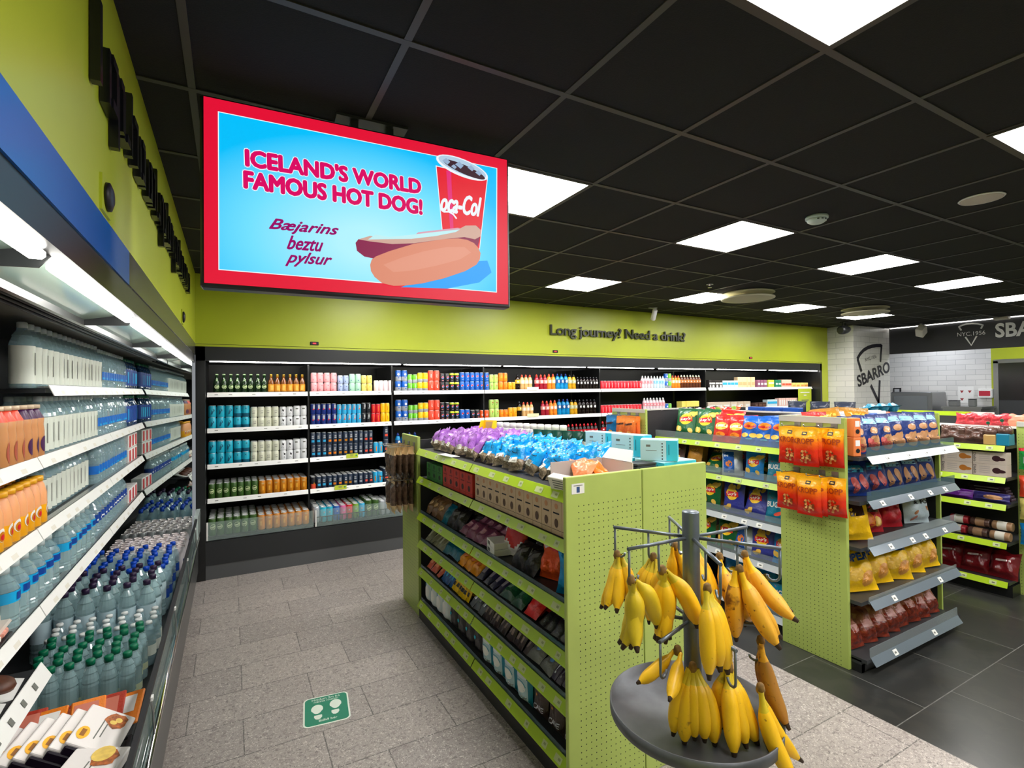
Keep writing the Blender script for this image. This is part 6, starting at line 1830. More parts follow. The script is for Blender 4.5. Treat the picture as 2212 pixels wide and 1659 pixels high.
def nuts(q, fn, w, h):
    rn = random.Random(3)
    for k in range(9):
        q.decal(disc(w * 0.05, w * 0.085, rn.uniform(-0.4, 0.4) * w, rn.uniform(0.5, 0.92) * h, 9, 1, rn.uniform(0, 3)), lift(fn, 0.0006 + 0.0001 * k), (P('print_nut_tan', (206, 134, 70)), P('print_almond', (190, 170, 160)))[k % 2])
    q.decal(text('CAVE', w * 0.6, h * 0.12, 0.01, h * 0.26, 0.02), lift(fn, 0.0012), c_sil)


bag_kind('b_cave', 'snack_pouch', 0.115, 0.19, 0.06, 98, f_choc, nuts, cat='pouch', seam=0.02)
GB = 'pouches on the bottom shelf'
for k in range(2):
    for r in range(3):
        put('b_cave', (1.28 + 0.1 * r, 1.80 + 0.128 * k, z), (radians(-6), 0, radians(-90)), 'chocolate brown nut pouch, bottom shelf, %s from the pegboard end, %s row' % (ORD[k], ORD[r]), GB)
put('b_cave', (1.28, 2.056, z), (radians(-4), 0, radians(-90)), 'chocolate brown nut pouch touching the pale blue pancake pouches', GB)
for k in range(4):
    put('b_pan', (1.275, 2.19 + 0.133 * k, z), (0, 0, radians(-90)), 'pale blue pancake pouch on the bottom shelf, %s from the pegboard end' % ORD[k], GB)
    put('b_pan', (1.38, 2.19 + 0.133 * k, z), (0, 0, radians(-90)), 'pale blue pancake pouch, back row, %s from the pegboard end' % ORD[k], GB)
for k in range(4):
    put('b_keto', (1.275, 2.72 + 0.125 * k, z), (radians(-5), 0, radians(-90)), 'black cake-mix pouch on the bottom shelf, %s from the pancake pouches' % ORD[k], GB)
for k in range(4):
    put('b_pan2', (1.275, 3.22 + 0.112 * k, z), (0, 0, radians(-90 + 6 * (k % 2))), 'white and teal pouch at far end of bottom shelf, %s from black pouches' % ORD[k], GB)
# ------------------------------------------------------------------ snack bay facing the camera (B), crisp bay (facing left), end unit, biscuit bay on the right
m_grstrip = M('grey_price_strip', (120, 132, 142), rough=0.22, metal=0.3)
m_grstrip2 = M('pale_grey_price_strip', (186, 192, 196), rough=0.3)
m_topw = M('grey_white_top_rail', (196, 196, 190), rough=0.45)
pegB = peg_mat('green_peg_board_side', 1, 1.40, (170, 188, 96), 0.0257, (1.75,), (2.10,))


def strip_box(b, axis, a, c, front, z, h, mat, out):
    """sloping price strip along x (axis 0, faces -y) or along y (axis 1, faces -x)"""
    f0, f1 = front, front - out
    P4 = [(f0, z), (f1, z - h), (f1 + 0.003, z - h), (f0 + 0.003, z)]
    if axis == 0:
        vs_ = [(a, p, q) for p, q in P4] + [(c, p, q) for p, q in P4]
        fs = [(0, 1, 2, 3), (7, 6, 5, 4), (0, 4, 5, 1), (1, 5, 6, 2), (2, 6, 7, 3), (3, 7, 4, 0)]
    else:
        vs_ = [(p, a, q) for p, q in P4] + [(p, c, q) for p, q in P4]
        fs = [(3, 2, 1, 0), (4, 5, 6, 7), (1, 5, 4, 0), (2, 6, 5, 1), (3, 7, 6, 2), (0, 4, 7, 3)]
    b.add(vs_, fs, mat)


def tags(st, axis, a, c, front, z, h, out, n, mat, seed=1):
    rr_ = random.Random(seed)
    for k in range(n):
        u = a + (c - a) * (k + rr_.uniform(0.3, 0.7)) / n
        q = MB()
        strip_box(q, axis, u - 0.022, u + 0.022, front - 0.0025 - out * 0.2, z - h * 0.2, h * 0.6, mat, out * 0.6)
        strip_box(q, axis, u - 0.012, u + 0.006, front - 0.0045 - out * 0.35, z - h * 0.4, h * 0.2, m_ink, out * 0.2)
        q.build('price_tag', st)


BZs = [1.285, 1.020, 0.745, 0.425, 0.095]
t = thing('shelf_unit', 'snack shelf bay behind the bananas with pegboard side hung with orange bags', 'shelf', (0, 0, 0))
b = MB(); b.box(3.235, 3.262, 1.715, 2.135, 0.0, 1.512, pegB, bev=0.003); b.build('side_panel', t, 'green pegboard side')
b = MB(); b.box(3.229, 3.235, 1.735, 2.132, 1.474, 1.512, m_topw); b.build('label_rail', t)
b = MB(); b.box(3.262, 4.50, 2.115, 2.135, 0.1, 1.50, m_char); b.box(3.262, 4.5, 2.11, 2.14, 1.5, 1.512, m_topw); b.build('back_panel', t)
b = MB(); b.box(4.485, 4.505, 1.76, 2.135, 0.0, 1.50, m_char); b.box(4.485, 4.505, 1.735, 1.76, 0.0, 1.50, m_gshelf); b.build('side_panel', t, 'black right side with green edge')
b = MB(); b.box(3.262, 4.485, 1.66, 2.115, 0.0, 0.05, m_black); b.box(3.264, 3.30, 1.66, 1.9, 0.0, 0.075, m_dark); b.build('base', t)
for k, z in enumerate(BZs):
    b = MB(); b.box(3.264, 4.48, 1.655 if k < 4 else 1.63, 2.115, z - 0.03, z - 0.008, m_dark); b.build('shelf', t)
    b = MB(); strip_box(b, 0, 3.31, 4.45, 1.632, z - 0.005, 0.042, m_grstrip2 if k == 0 else m_grstrip, 0.03); st = b.build('price_strip', t)
    tags(st, 0, 3.35, 4.42, 1.632, z - 0.005, 0.042, 0.03, (4, 4, 4, 2, 2)[k], m_white, k)
    b = MB(); b.box(3.31, 4.45, 1.634, 1.638, z - 0.02, z + (0.05 if k != 3 else 0.02), m_smoke if k < 2 else m_acryl); b.build('shelf_guard', t)
GBB = 'bags on the snack bay facing the camera'
rb = random.Random(5)
GAP = [9, 0.232, 0.252, 0.30, 0.285]
fit = lambda key, sh: min(1.0, GAP[sh] / (KH[key] + 0.02))
# row 1: blue biscuit bags
c_bisc = P('print_biscuit', (206, 150, 104)); c_rose = P('print_rose', (196, 84, 80)); c_pale = P('print_pale_blue', (150, 206, 236))


def biscuit(cc):
    def f(q, fn, w, h):
        q.decal(rect(w * 0.66, h * 0.16, 0.0, h * 0.82, 4, 2), lift(fn, 0.0006), c_pale)
        rn = random.Random(9)
        for k in range(7):
            q.decal(disc(w * 0.13, w * 0.17, w * (0.12 + 0.24 * rn.uniform(-1, 1)), h * rn.uniform(0.12, 0.6), 12, 2, rn.uniform(0, 3)), lift(fn, 0.0006 + 0.00015 * k), cc if k % 2 else c_bisc)
    return f


bag_kind('b_bisc', 'biscuit_bag', 0.17, 0.235, 0.08, 101, f_navy, biscuit(c_bisc))
bag_kind('b_biscr', 'biscuit_bag', 0.17, 0.235, 0.08, 102, f_navy, biscuit(c_rose))
z = BZs[0] - 0.006
for k in range(7):
    put('b_biscr' if k < 3 else 'b_bisc', (3.40 + 0.16 * k, 1.745, z), (radians(-12), radians(rb.uniform(-4, 4)), radians(-26 + rb.uniform(-5, 5))), 'navy blue biscuit bag on the top shelf, front row, %s from the pegboard side' % ORD[k], GBB)
for k, (kk, d_) in enumerate((('b_lays_red', 'red'), ('b_lays_gold', 'golden'), ('b_silverblue', 'silver'), ('b_lays_gold', 'golden'), ('b_flame', 'flame orange'), ('b_silverblue', 'silver'), ('b_flame', 'flame orange'))):
    put(kk, (3.40 + 0.15 * k, 1.95, z), (radians(-14), radians(rb.uniform(-6, 6)), radians(-18 + rb.uniform(-12, 12))), '%s bag behind the navy biscuit bags, top shelf, %s from the pegboard side' % (d_, ORD[k]), GBB)
carton('orngpk', 'snack_box', 0.05, 0.06, 0.115, (236, 130, 70), 'box', c_pan(W, 0.6, 0.3, 0.7, (m_blk, 0.3)))
for k in range(2):
    put('orngpk', (3.298, 1.70, z + 0.116 * k), (0, 0, radians(-20)), 'small orange and white box beside the pegboard side, %s one' % ('lower', 'upper')[k], 'orange boxes')
z = BZs[1] - 0.006
bag_kind('b_bisc2', 'biscuit_bag', 0.22, 0.225, 0.09, 103, f_navy, lambda q, fn, w, h: (q.decal(rect(w * 0.5, h * 0.22, 0, h * 0.78, 4, 2), lift(fn, 0.0006), c_pale), q.decal(rect(w * 0.3, h * 0.05, 0, h * 0.78, 3, 1), lift(fn, 0.0011), W), q.decal(disc(w * 0.11, h * 0.26, -w * 0.12, h * 0.33, 14, 3, 0.2), lift(fn, 0.0006), c_bisc), q.decal(disc(w * 0.11, h * 0.27, w * 0.18, h * 0.36, 14, 3, 0.35), lift(fn, 0.0009), c_bisc)))
bag_kind('b_bisc3', 'biscuit_bag', 0.22, 0.225, 0.09, 104, f_navy, lambda q, fn, w, h: (q.decal(rect(w * 0.5, h * 0.22, 0, h * 0.78, 4, 2), lift(fn, 0.0006), c_ltb), q.decal(rect(w * 0.3, h * 0.05, 0, h * 0.78, 3, 1), lift(fn, 0.0011), W), q.decal(disc(w * 0.12, h * 0.24, -w * 0.08, h * 0.3, 14, 3, 0.2), lift(fn, 0.0006), c_rose), q.decal(disc(w * 0.12, h * 0.24, w * 0.2, h * 0.4, 14, 3, 0.35), lift(fn, 0.0009), c_rose)))
for k in range(5):
    put('b_bisc3' if k < 2 else 'b_bisc2', (3.42 + 0.22 * k, 1.755, z), (radians(-14), 0, radians(-24 + rb.uniform(-4, 4))), 'wide navy biscuit bag on the second shelf, front row, %s from the pegboard side' % ORD[k], GBB, fit('b_bisc2', 1))
for k, (kk, d_) in enumerate((('b_lays_red', 'red'), ('b_bugles', 'teal'), ('b_lays_gold', 'olive golden'), ('b_bugles', 'teal'), ('b_brown', 'brown'))):
    put(kk, (3.42 + 0.21 * k, 1.97, z), (radians(-30), radians(rb.uniform(-6, 6)), radians(-14 + rb.uniform(-12, 12))), '%s bag behind the wide navy bags, second shelf, %s from the pegboard side' % (d_, ORD[k]), GBB, fit(kk, 1))
z = BZs[2] - 0.006
bag_kind('b_bigyellow', 'crisp_bag', 0.24, 0.30, 0.11, 105, f_yel, lambda q, fn, w, h: q.decal(rect(w * 0.42, h * 0.3, w * 0.15, h * 0.78, 4, 3), lift(fn, 0.0006), P('print_chocolate', (66, 40, 30))), wob=0.17, rough_top=0.05)
bag_kind('b_bigorange', 'crisp_bag', 0.26, 0.29, 0.11, 106, f_crim, lambda q, fn, w, h: (q.decal(rect(w * 0.6, h * 0.34, 0.0, h * 0.72, 4, 3), lift(fn, 0.0006), P('print_chocolate', (66, 40, 30))), q.decal(disc(w * 0.25, h * 0.28, -w * 0.2, h * 0.32, 14, 3), lift(fn, 0.0008), c_org), q.decal(disc(w * 0.18, h * 0.14, w * 0.16, h * 0.3, 14, 3, 0.4), lift(fn, 0.0012), c_chip)), wob=0.14)
bag_kind('b_bigred', 'crisp_bag', 0.22, 0.29, 0.12, 107, f_crim, None, wob=0.16)


def ost(q, fn, w, h):
    m = m_blk
    q.decal(text('OST', w * 0.42, h * 0.13, w * 0.14, h * 0.80, 0.04), lift(fn, 0.0012), m)
    q.decal(text('& PO', w * 0.62, h * 0.12, w * 0.08, h * 0.62, 0.04), lift(fn, 0.0012), m)
    rn = random.Random(4)
    for k in range(6):
        q.decal(disc(w * 0.10, w * 0.05, w * rn.uniform(-0.35, 0.35), h * rn.uniform(0.12, 0.5), 10, 2, rn.uniform(0, 3)), lift(fn, 0.0006 + 0.0001 * k), (P('print_salmon', (226, 140, 120)), P('print_caramel', (190, 130, 90)))[k % 2])


bag_kind('b_ost', 'crisp_bag', 0.26, 0.32, 0.12, 108, f_ice, ost, wob=0.13)
put('b_bigyellow', (3.37, 1.735, z), (radians(-6), radians(-8), radians(-50)), 'crumpled yellow bag leaning out of the third shelf beside the pegboard', GBB, fit('b_bigyellow', 2))
put('b_bigorange', (3.67, 1.80, z), (radians(-14), 0, radians(-20)), 'big orange and red bag on the third shelf, right of the yellow bag', GBB, fit('b_bigorange', 2))
put('b_bigred', (3.93, 1.80, z), (radians(-12), 0, radians(-24)), 'plain bright red bag on the third shelf beside the ice blue bag', GBB, fit('b_bigred', 2))
put('b_ost', (4.20, 1.76, z), (radians(-10), 0, radians(-22)), 'big ice blue bag lettered OST & PO on the third shelf', GBB, fit('b_ost', 2))
put('b_bigorange', (3.60, 1.98, z), (radians(-14), 0, radians(-10)), 'orange and red bag in the second row of the third shelf', GBB, fit('b_bigorange', 2))
z = BZs[3] - 0.006


def sup(q, fn, w, h):
    q.decal(rect(w * 0.26, h * 0.09, -w * 0.18, h * 0.88, 3, 2), lift(fn, 0.0008), c_red)
    q.decal(text('SUPER', w * 0.7, h * 0.17, 0.0, h * 0.70, 0.05, 0.1, 0.12), lift(fn, 0.0012), m_ldk)
    q.decal(disc(w * 0.22, w * 0.16, -w * 0.12, h * 0.34, 14, 3, 0.3), lift(fn, 0.0006), c_chip)
    q.decal(disc(w * 0.22, w * 0.15, w * 0.18, h * 0.25, 14, 3, 0.9), lift(fn, 0.0009), P('print_puff_orange', (232, 160, 70)))


bag_kind('b_super', 'crisp_bag', 0.24, 0.29, 0.12, 109, f_yel, sup, wob=0.15, rough_top=0.03)
for k in range(5):
    put('b_super', (3.42 + 0.215 * k, 1.735 + 0.012 * (k % 2), z), (radians(-24), radians(rb.uniform(-6, 6)), radians(-22 + rb.uniform(-8, 8))), 'big yellow crisp bag with blue lettering on the fourth shelf, %s from the pegboard side' % ORD[k], GBB, fit('b_super', 3))
for k in range(4):
    put('b_super', (3.5 + 0.24 * k, 1.97, z), (radians(-14), radians(rb.uniform(-6, 6)), radians(-10)), 'big yellow crisp bag on the fourth shelf, second row, %s from the pegboard side' % ORD[k], GBB, 0.85)
z = BZs[4] - 0.006
f_nut = M('clear_bag_with_red_nuts', (128, 44, 24), rough=0.12, noise=0.6, nscale=38, bump=0.6, bscale=55)
f_nut2 = M('clear_bag_top_brown', (140, 84, 60), rough=0.1, bump=0.7, bscale=45)
for s_ in range(3):
    bag_kind('b_nut%d' % s_, 'nut_bag', 0.14, 0.22, 0.085, 110 + s_, f_nut, lambda q, fn, w, h: q.decal(rect(w * 0.45, h * 0.2, 0.0, h * 0.5, 3, 3), lift(fn, 0.0008), P('print_dusty_pink', (196, 146, 140))), matfn=lambda u, v: f_nut if v < 0.5 else f_nut2, wob=0.18, rough_top=0.06, cat='nut bag')
for r in range(2):
    for k in range(8):
        put('b_nut%d' % rb.randrange(3), (3.36 + 0.138 * k, 1.735 + 0.16 * r, z + 0.01 * r), (radians(-26), radians(rb.uniform(-6, 6)), radians(-18 + rb.uniform(-10, 10))), 'see-through red-brown nut bag on the bottom shelf, %s row, %s from the pegboard side' % (('front', 'second')[r], ORD[k]), GBB)
# orange chocolate bags hanging on the pegboard
for lv, zt in enumerate((1.452, 1.155)):
    for j, (hy, n) in enumerate(((2.005 + 0.012 * lv, 2), (1.865 - 0.012 * lv, 3), (1.775, 1))):
        q = thing('peg_hook', 'steel peg hook on the snack bay pegboard, %s row, %s from the left' % (('upper', 'lower')[lv], ORD[j]), 'hook', (3.235, hy, zt), group='hooks on the snack bay pegboard')
        b = MB(); b.tube([(-0.002, 0, 0), (-0.16, 0, 0.004), (-0.17, 0, 0.018)], 0.003, m_steel, 6); b.build('rod', q)
        b = MB(); b.box(-0.005, -0.001, -0.02, 0.02, -0.025, 0.025, m_steel); b.build('plate', q)
        for k in range(n):
            put('b_kropp', (3.198 - 0.052 * k, hy + rb.uniform(-0.006, 0.006), zt - 0.242), (0, radians(rb.uniform(-2, 2)), radians(-90 + rb.uniform(-6, 6))),
                'orange and yellow chocolate bag, %s row, %s hook from the left, %s from the board' % (('upper', 'lower')[lv], ORD[j], ORD[k]), 'orange chocolate bags on the pegboard')

# ---- crisp bay facing left
LZs = [1.282, 1.034, 0.745, 0.465, 0.125]
LF = 3.285
t = thing('shelf_unit', 'crisp shelf bay facing left, behind the bananas and the orange bags', 'shelf', (0, 0, 0))
b = MB(); b.box(3.70, 3.72, 2.142, 3.374, 0.05, 1.50, m_char); b.box(3.695, 3.725, 2.142, 3.374, 1.50, 1.512, m_topw); b.build('back_panel', t)
b = MB(); b.box(3.30, 3.70, 2.145, 3.38, 0.0, 0.08, m_black); b.build('base', t)
for k, z in enumerate(LZs):
    mat = (m_strip, m_strip, m_grstrip2, m_grstrip2, m_grstrip2)[k]
    b = MB(); b.box(LF + 0.012, 3.70, 2.145, 3.34, z - 0.03, z - 0.008, m_dark); b.build('shelf', t)
    b = MB(); strip_box(b, 1, 2.15, 3.33, LF, z - 0.002, 0.04, mat, 0.02); st = b.build('price_strip', t)
    tags(st, 1, 2.2, 3.28, LF, z - 0.002, 0.04, 0.02, 6, m_tag if k < 2 else m_white, k + 20)
    b = MB(); b.box(LF + 0.002, LF + 0.005, 2.15, 3.33, z - 0.01, z + 0.055, m_acryl); b.build('shelf_guard', t)
GCR = 'crisp bags on the bay facing left'


def cb(k, y, sh, desc, lean=-10, x=LF + 0.075, rz=-90, ry=0, dz=0):
    put(k, (x, y, LZs[sh] - 0.006 + dz), (radians(lean), radians(ry), radians(rz)), desc, GCR, min(1.0, (9, 0.208, 0.25, 0.24, 0.3)[sh] / (KH[k] + 0.012)))


for j, (kk, y, d_) in enumerate((('b_lays_green', 3.06, 'green crisp bag with round yellow logo, far one'), ('b_lays_green', 2.86, 'green crisp bag with round yellow logo, nearer one'), ('b_redburger', 2.70, 'red bag with burger picture, far one'), ('b_redburger', 2.57, 'red bag with burger picture, nearer one'),
                                ('b_burger', 2.45, 'bright blue bag with burger picture, far one'), ('b_burger', 2.33, 'bright blue bag with burger picture, middle one'), ('b_burger', 2.21, 'bright blue bag with burger picture, nearest one'))):
    cb(kk, y, 0, d_ + ', top shelf of the crisp bay', -16, rz=-82 + rb.uniform(-6, 6))
for j in range(6):
    kk, d_ = (('b_lays_red', 'red'), ('b_lays_green', 'green'), ('b_lays_red', 'red'), ('b_redburger', 'red burger'), ('b_burger', 'blue burger'), ('b_burger', 'blue burger'))[j]
    cb(kk, 3.1 - 0.17 * j, 0, '%s bag, second row of the top crisp shelf, %s from the far end' % (d_, ORD[j]), -32, LF + 0.2, -80 + rb.uniform(-14, 14), rb.uniform(-12, 12), 0.01)
for kk, y, sh, d_, ln in (('b_brown', 3.16, 1, 'brown crisp bag at the far end of the second crisp shelf', -12), ('b_lays_gold', 2.98, 1, 'golden brown crisp bag on the second crisp shelf', -12), ('b_lays_green', 2.80, 1, 'crumpled green crisp bag on the second crisp shelf', -46),
                          ('b_silverblue', 2.60, 1, 'silver and blue bag turned sideways on the second crisp shelf', -6), ('b_lays_blue', 2.42, 1, 'bright blue crisp bag on the second crisp shelf', -8), ('b_bugles', 2.24, 1, 'teal bag lettered BUGLES on the second crisp shelf', -8),
                          ('b_lays_green', 2.80, 2, 'green crisp bag with round logo on the third crisp shelf', -6), ('b_lays_purple', 2.60, 2, 'violet blue crisp bag with round logo on the third crisp shelf', -6), ('b_lays_purple', 2.43, 2, 'violet blue crisp bag half in shadow on the third crisp shelf', -20), ('b_bugles', 2.24, 2, 'teal bag leaning at the near end of the third crisp shelf', -10),
                          ('b_lays_green', 2.86, 3, 'green crisp bag, far one, on the fourth crisp shelf', -8), ('b_lays_green', 2.66, 3, 'green crisp bag, middle one, on the fourth crisp shelf', -8), ('b_silverblue', 2.51, 3, 'silver and blue bag on the fourth crisp shelf', -14), ('b_lays_purple', 2.36, 3, 'violet blue crisp bag at the near end of the fourth crisp shelf', -6), ('b_lays_blue', 2.20, 3, 'bright blue crisp bag beside the pegboard on the fourth crisp shelf', -8),
                          ('b_lays_blue', 2.60, 4, 'bright blue crisp bag, far one, on the bottom crisp shelf', -8), ('b_lays_blue', 2.40, 4, 'bright blue crisp bag, middle one, on the bottom crisp shelf', -12), ('b_bugles', 2.22, 4, 'teal bag at the near end of the bottom crisp shelf', -8)):
    cb(kk, y, sh, d_, ln, rz=-90 + rb.uniform(-8, 8) if 'sideways' not in d_ else -50)
for sh in (1, 2, 3):
    for j in range(5):
        kk, d_ = (('b_lays_gold', 'golden brown'), ('b_brown', 'brown'), ('b_lays_green', 'green'), ('b_lays_purple', 'violet blue'), ('b_brown', 'brown'))[(j + sh) % 5]
        if 2.27 + 0.2 * j < 3.2:
            cb(kk, 2.27 + 0.2 * j, sh, '%s crisp bag, second row of the %s crisp shelf, %s from the pegboard' % (d_, ORD[sh], ORD[j]), -12, LF + 0.24, -90 + rb.uniform(-8, 8))

# ---- end unit farther back with blue and orange hanging bags
pegD = peg_mat('green_peg_board_back', 1, 1.40, (170, 188, 96), 0.0257)
t = thing('shelf_unit', 'farther green end unit with blue and orange bags on its pegboard', 'shelf', (0, 0, 0))
b = MB(); b.box(3.19, 3.215, 3.35, 3.80, 0.0, 1.518, pegD, bev=0.003); b.build('side_panel', t)
b = MB(); b.box(3.184, 3.19, 3.36, 3.79, 1.485, 1.518, m_topw); b.build('label_rail', t)
b = MB(); b.box(3.217, 3.75, 3.38, 3.40, 0.05, 1.505, m_char); b.box(3.217, 3.75, 3.376, 3.404, 1.505, 1.518, m_topw); b.build('back_panel', t)
b = MB(); b.box(3.215, 4.6, 3.42, 3.82, 0.0, 0.1, m_black); b.build('base', t)
b = MB(); b.box(3.215, 4.6, 3.41, 3.80, 1.375, 1.395, m_dark); b.build('shelf', t)
b = MB(); b.box(4.6, 4.62, 3.41, 3.80, 0, 1.5, m_char); b.build('side_panel', t)
b = MB(); b.box(3.735, 4.6, 3.395, 3.415, 0.1, 1.38, m_char); b.build('rear_panel', t)
f_bh = foil('bag_sea_blue', (10, 110, 170)); m_oh = ramp_mat('bag_orange_to_red', [(0, (200, 54, 40)), (0.5, (232, 110, 50)), (1, (240, 140, 50))], 0.25, 2, 0, 0.24)
lt_d = lambda q, fn, w, h: (q.decal(rect(w * 0.66, h * 0.07, 0, h * 0.70, 4, 1, 0.12), lift(fn, 0.0008), P('print_dark_brown', (90, 44, 24))), q.decal(disc(w * 0.2, w * 0.16, 0.01, h * 0.35, 12, 2), lift(fn, 0.0006), P('print_puff_orange', (232, 160, 70))))
bag_kind('b_dblue', 'crisp_bag', 0.15, 0.235, 0.05, 121, f_bh, lt_d)
bag_kind('b_dorange', 'crisp_bag', 0.15, 0.235, 0.05, 122, m_oh, lt_d)
for j, (hy, kk, d_) in enumerate(((3.70, 'b_dblue', 'blue'), (3.56, 'b_dorange', 'orange, left one'), (3.45, 'b_dorange', 'orange, right one'))):
    q = thing('peg_hook', 'steel peg hook on the farther pegboard, %s from the left' % ORD[j], 'hook', (3.19, hy, 1.46), group='hooks on the farther pegboard')
    b = MB(); b.tube([(-0.002, 0, 0), (-0.13, 0, 0.004), (-0.14, 0, 0.018)], 0.003, m_steel, 6); b.build('rod', q)
    b = MB(); b.box(-0.005, -0.001, -0.02, 0.02, -0.025, 0.025, m_steel); b.build('plate', q)
    for k in range(2):
        put(kk, (3.152 - 0.052 * k, hy, 1.46 - 0.24), (0, 0, radians(-90)), '%s snack bag hanging on the farther pegboard, %s from the board' % (d_, ORD[k]), 'bags on the farther pegboard')
f_wht = foil('bag_white_silver', (214, 210, 214), rough=0.2)
bag_kind('b_whitesnack', 'snack_bag', 0.15, 0.20, 0.07, 123, f_wht, pk_lab(c_sil, 0.5, 0.2), wob=0.2, rough_top=0.05)
for k in range(7):
    put('b_whitesnack', (3.29 + 0.17 * k, 3.56, 1.396), (radians(-62), radians(rb.uniform(-10, 10)), radians(180 + rb.uniform(-20, 20))), 'white silver bag lying on top of the farther end unit, %s from the left' % ORD[k], 'bags on top of the farther end unit')
# far side of the crisp bay: shelf tops with bags peeking over the board
t = thing('shelf_unit', 'shelf behind the crisp bay, only the tops of its bags showing', 'shelf', (0, 0, 0))
b = MB(); b.box(3.726, 4.55, 2.16, 3.37, 1.355, 1.375, m_dark); b.build('shelf', t)
b = MB(); b.box(3.74, 4.5, 2.2, 3.36, 0, 1.355, m_char); b.build('cabinet', t)
for k in range(6):
    kk, d_ = (('b_flame', 'flame orange'), ('b_flame', 'flame orange'), ('b_orng2', 'vivid orange'), ('b_navyp2', 'navy'), ('b_teal2', 'teal'), ('b_navyp2', 'navy'))[k]
    if k == 0:
        bag_kind('b_navyp2', 'snack_bag', 0.16, 0.16, 0.07, 124, f_navy, pk_lab(c_sil, 0.4, 0.3), wob=0.15)
        bag_kind('b_teal2', 'snack_bag', 0.16, 0.16, 0.07, 125, f_teal, pk_lab(c_sil, 0.4, 0.3), wob=0.15)
    put(kk, (3.86, 3.26 - 0.19 * k, 1.376), (radians(-48), radians(rb.uniform(-8, 8)), radians(-90 + rb.uniform(-20, 20))), '%s bag peeking over the crisp bay black board, %s from the far end' % (d_, ORD[k]), 'bags peeking over the crisp bay')
carton('bluebox', 'snack_box', 0.14, 0.06, 0.15, (20, 80, 170), 'box', c_pan(c_ltb, 0.6, 0.3, 0.5))
for k in range(3):
    put('bluebox', (4.15, 2.95 - 0.17 * k, 1.376), (0, 0, radians(-90)), 'blue box standing behind the black board of the crisp bay, %s from the far end' % ORD[k], 'blue boxes behind the crisp bay')
f_cof = foil('bag_coffee_navy', (44, 52, 72))
bag_kind('b_coffee', 'coffee_bag', 0.17, 0.2, 0.08, 126, f_cof, lambda q, fn, w, h: q.decal(disc(w * 0.22, w * 0.3, w * 0.15, h * 0.45, 14, 3), lift(fn, 0.0006), P('print_almond', (190, 170, 160))), wob=0.06, seam=0.02)
for k in range(3):
    put('b_coffee', (4.38, 2.72 - 0.2 * k, 1.376), (0, 0, radians(-90)), 'dark slate bag behind the black board of the crisp bay, %s from the far end' % ORD[k], 'dark bags behind the crisp bay')
# behind the snack bay: a few things on the far shelf
t = thing('shelf_unit', 'shelf behind the snack bay, hidden by its black back board', 'shelf', (0, 0, 0))
b = MB(); b.box(4.56, 5.1, 2.16, 2.6, 0, 1.45, m_char); b.build('cabinet', t)
for k in range(3):
    put('b_teal2', (4.66 + 0.17 * k, 2.36, 1.451), (radians(-66), 0, radians(180)), 'teal bag lying behind the snack bay board, %s from the left' % ORD[k], 'teal bags behind the snack bay')

# ---- biscuit bay at the right edge
CX = 5.40
CZs = [1.215, 0.96, 0.745, 0.44, 0.13]
t = thing('shelf_unit', 'biscuit shelf bay at the right edge with green price strips', 'shelf', (0, 0, 0))
b = MB(); b.box(5.86, 5.88, 1.63, 2.9, 0.05, 1.42, m_char); b.build('back_panel', t)
b = MB(); b.box(5.44, 5.86, 1.64, 2.9, 0.0, 0.09, m_black); b.build('base', t)
pegC = peg_mat('green_peg_board_right', 1, 1.3, (170, 188, 96), 0.0257)
b = MB(); b.box(5.60, 5.625, 1.20, 1.645, 0.0, 1.40, pegC, bev=0.003); b.build('end_panel', t)
b = MB(); b.box(5.594, 5.60, 1.2, 1.64, 1.36, 1.40, m_topw); b.build('label_rail', t)
b = MB(); b.box(5.86, 5.885, 2.0, 2.9, 1.42, 1.46, m_strip); b.box(5.855, 5.86, 1.86, 2.02, 1.43, 1.46, m_white); b.build('top_rail', t)
b = MB(); b.box(5.70, 5.86, 1.2, 2.6, 1.335, 1.35, m_white); b.build('shelf', t, 'narrow white top shelf')
for k, z in enumerate(CZs):
    b = MB(); b.box(CX + 0.012, 5.86, 1.65, 2.9, z - 0.03, z - 0.008, m_dark); b.build('shelf', t)
    b = MB(); strip_box(b, 1, 1.655, 2.6, CX, z - 0.002, 0.045, m_strip, 0.02); st = b.build('price_strip', t)
    tags(st, 1, 1.66, 2.2, CX, z - 0.002, 0.045, 0.02, 3, m_tag, k + 40)
GCC = 'goods on the biscuit bay'
f_candy = M('clear_bag_pink_candy', (206, 60, 70), rough=0.1, noise=0.3, nscale=30, bump=0.6, bscale=40); f_candy2 = M('clear_bag_pale', (220, 206, 200), rough=0.1, noise=0.2, nscale=30, bump=0.6, bscale=40)
for k in range(3):
    bag_kind('b_cand%d' % k, 'candy_bag', 0.16, 0.1, 0.06, 130 + k, (f_candy, f_candy2, P('bag_peach_candy', (236, 150, 120)))[k], None, cat='candy bag', wob=0.2, rough_top=0.08)
for k in range(7):
    put('b_cand%d' % (0, 0, 0, 2, 1, 1, 0)[k], (5.76, 2.02 - 0.115 * k, 1.351), (radians(-10), 0, radians(-90)), '%s candy bag on the narrow white top shelf, %s from the left' % (('red', 'red', 'red', 'peach', 'pale', 'pale', 'red')[k], ORD[k]), GCC)
f_cellobr = M('clear_bag_brown_bread', (92, 66, 58), rough=0.12, noise=0.35, nscale=25, bump=0.5, bscale=45)
bag_kind('b_bread', 'bread_bag', 0.20, 0.15, 0.10, 134, f_cellobr, None, cat='bread', wob=0.15)
z = CZs[0] - 0.006
for y, d_, kk in ((2.03, 'clear and brown bread bag at the left end of the biscuit bay', 'b_bread'), (1.87, 'long brown bread bag on the upper biscuit shelf', 'b_bread')):
    put(kk, (CX + 0.11, y, z), (radians(-20), 0, radians(-90)), d_, GCC)
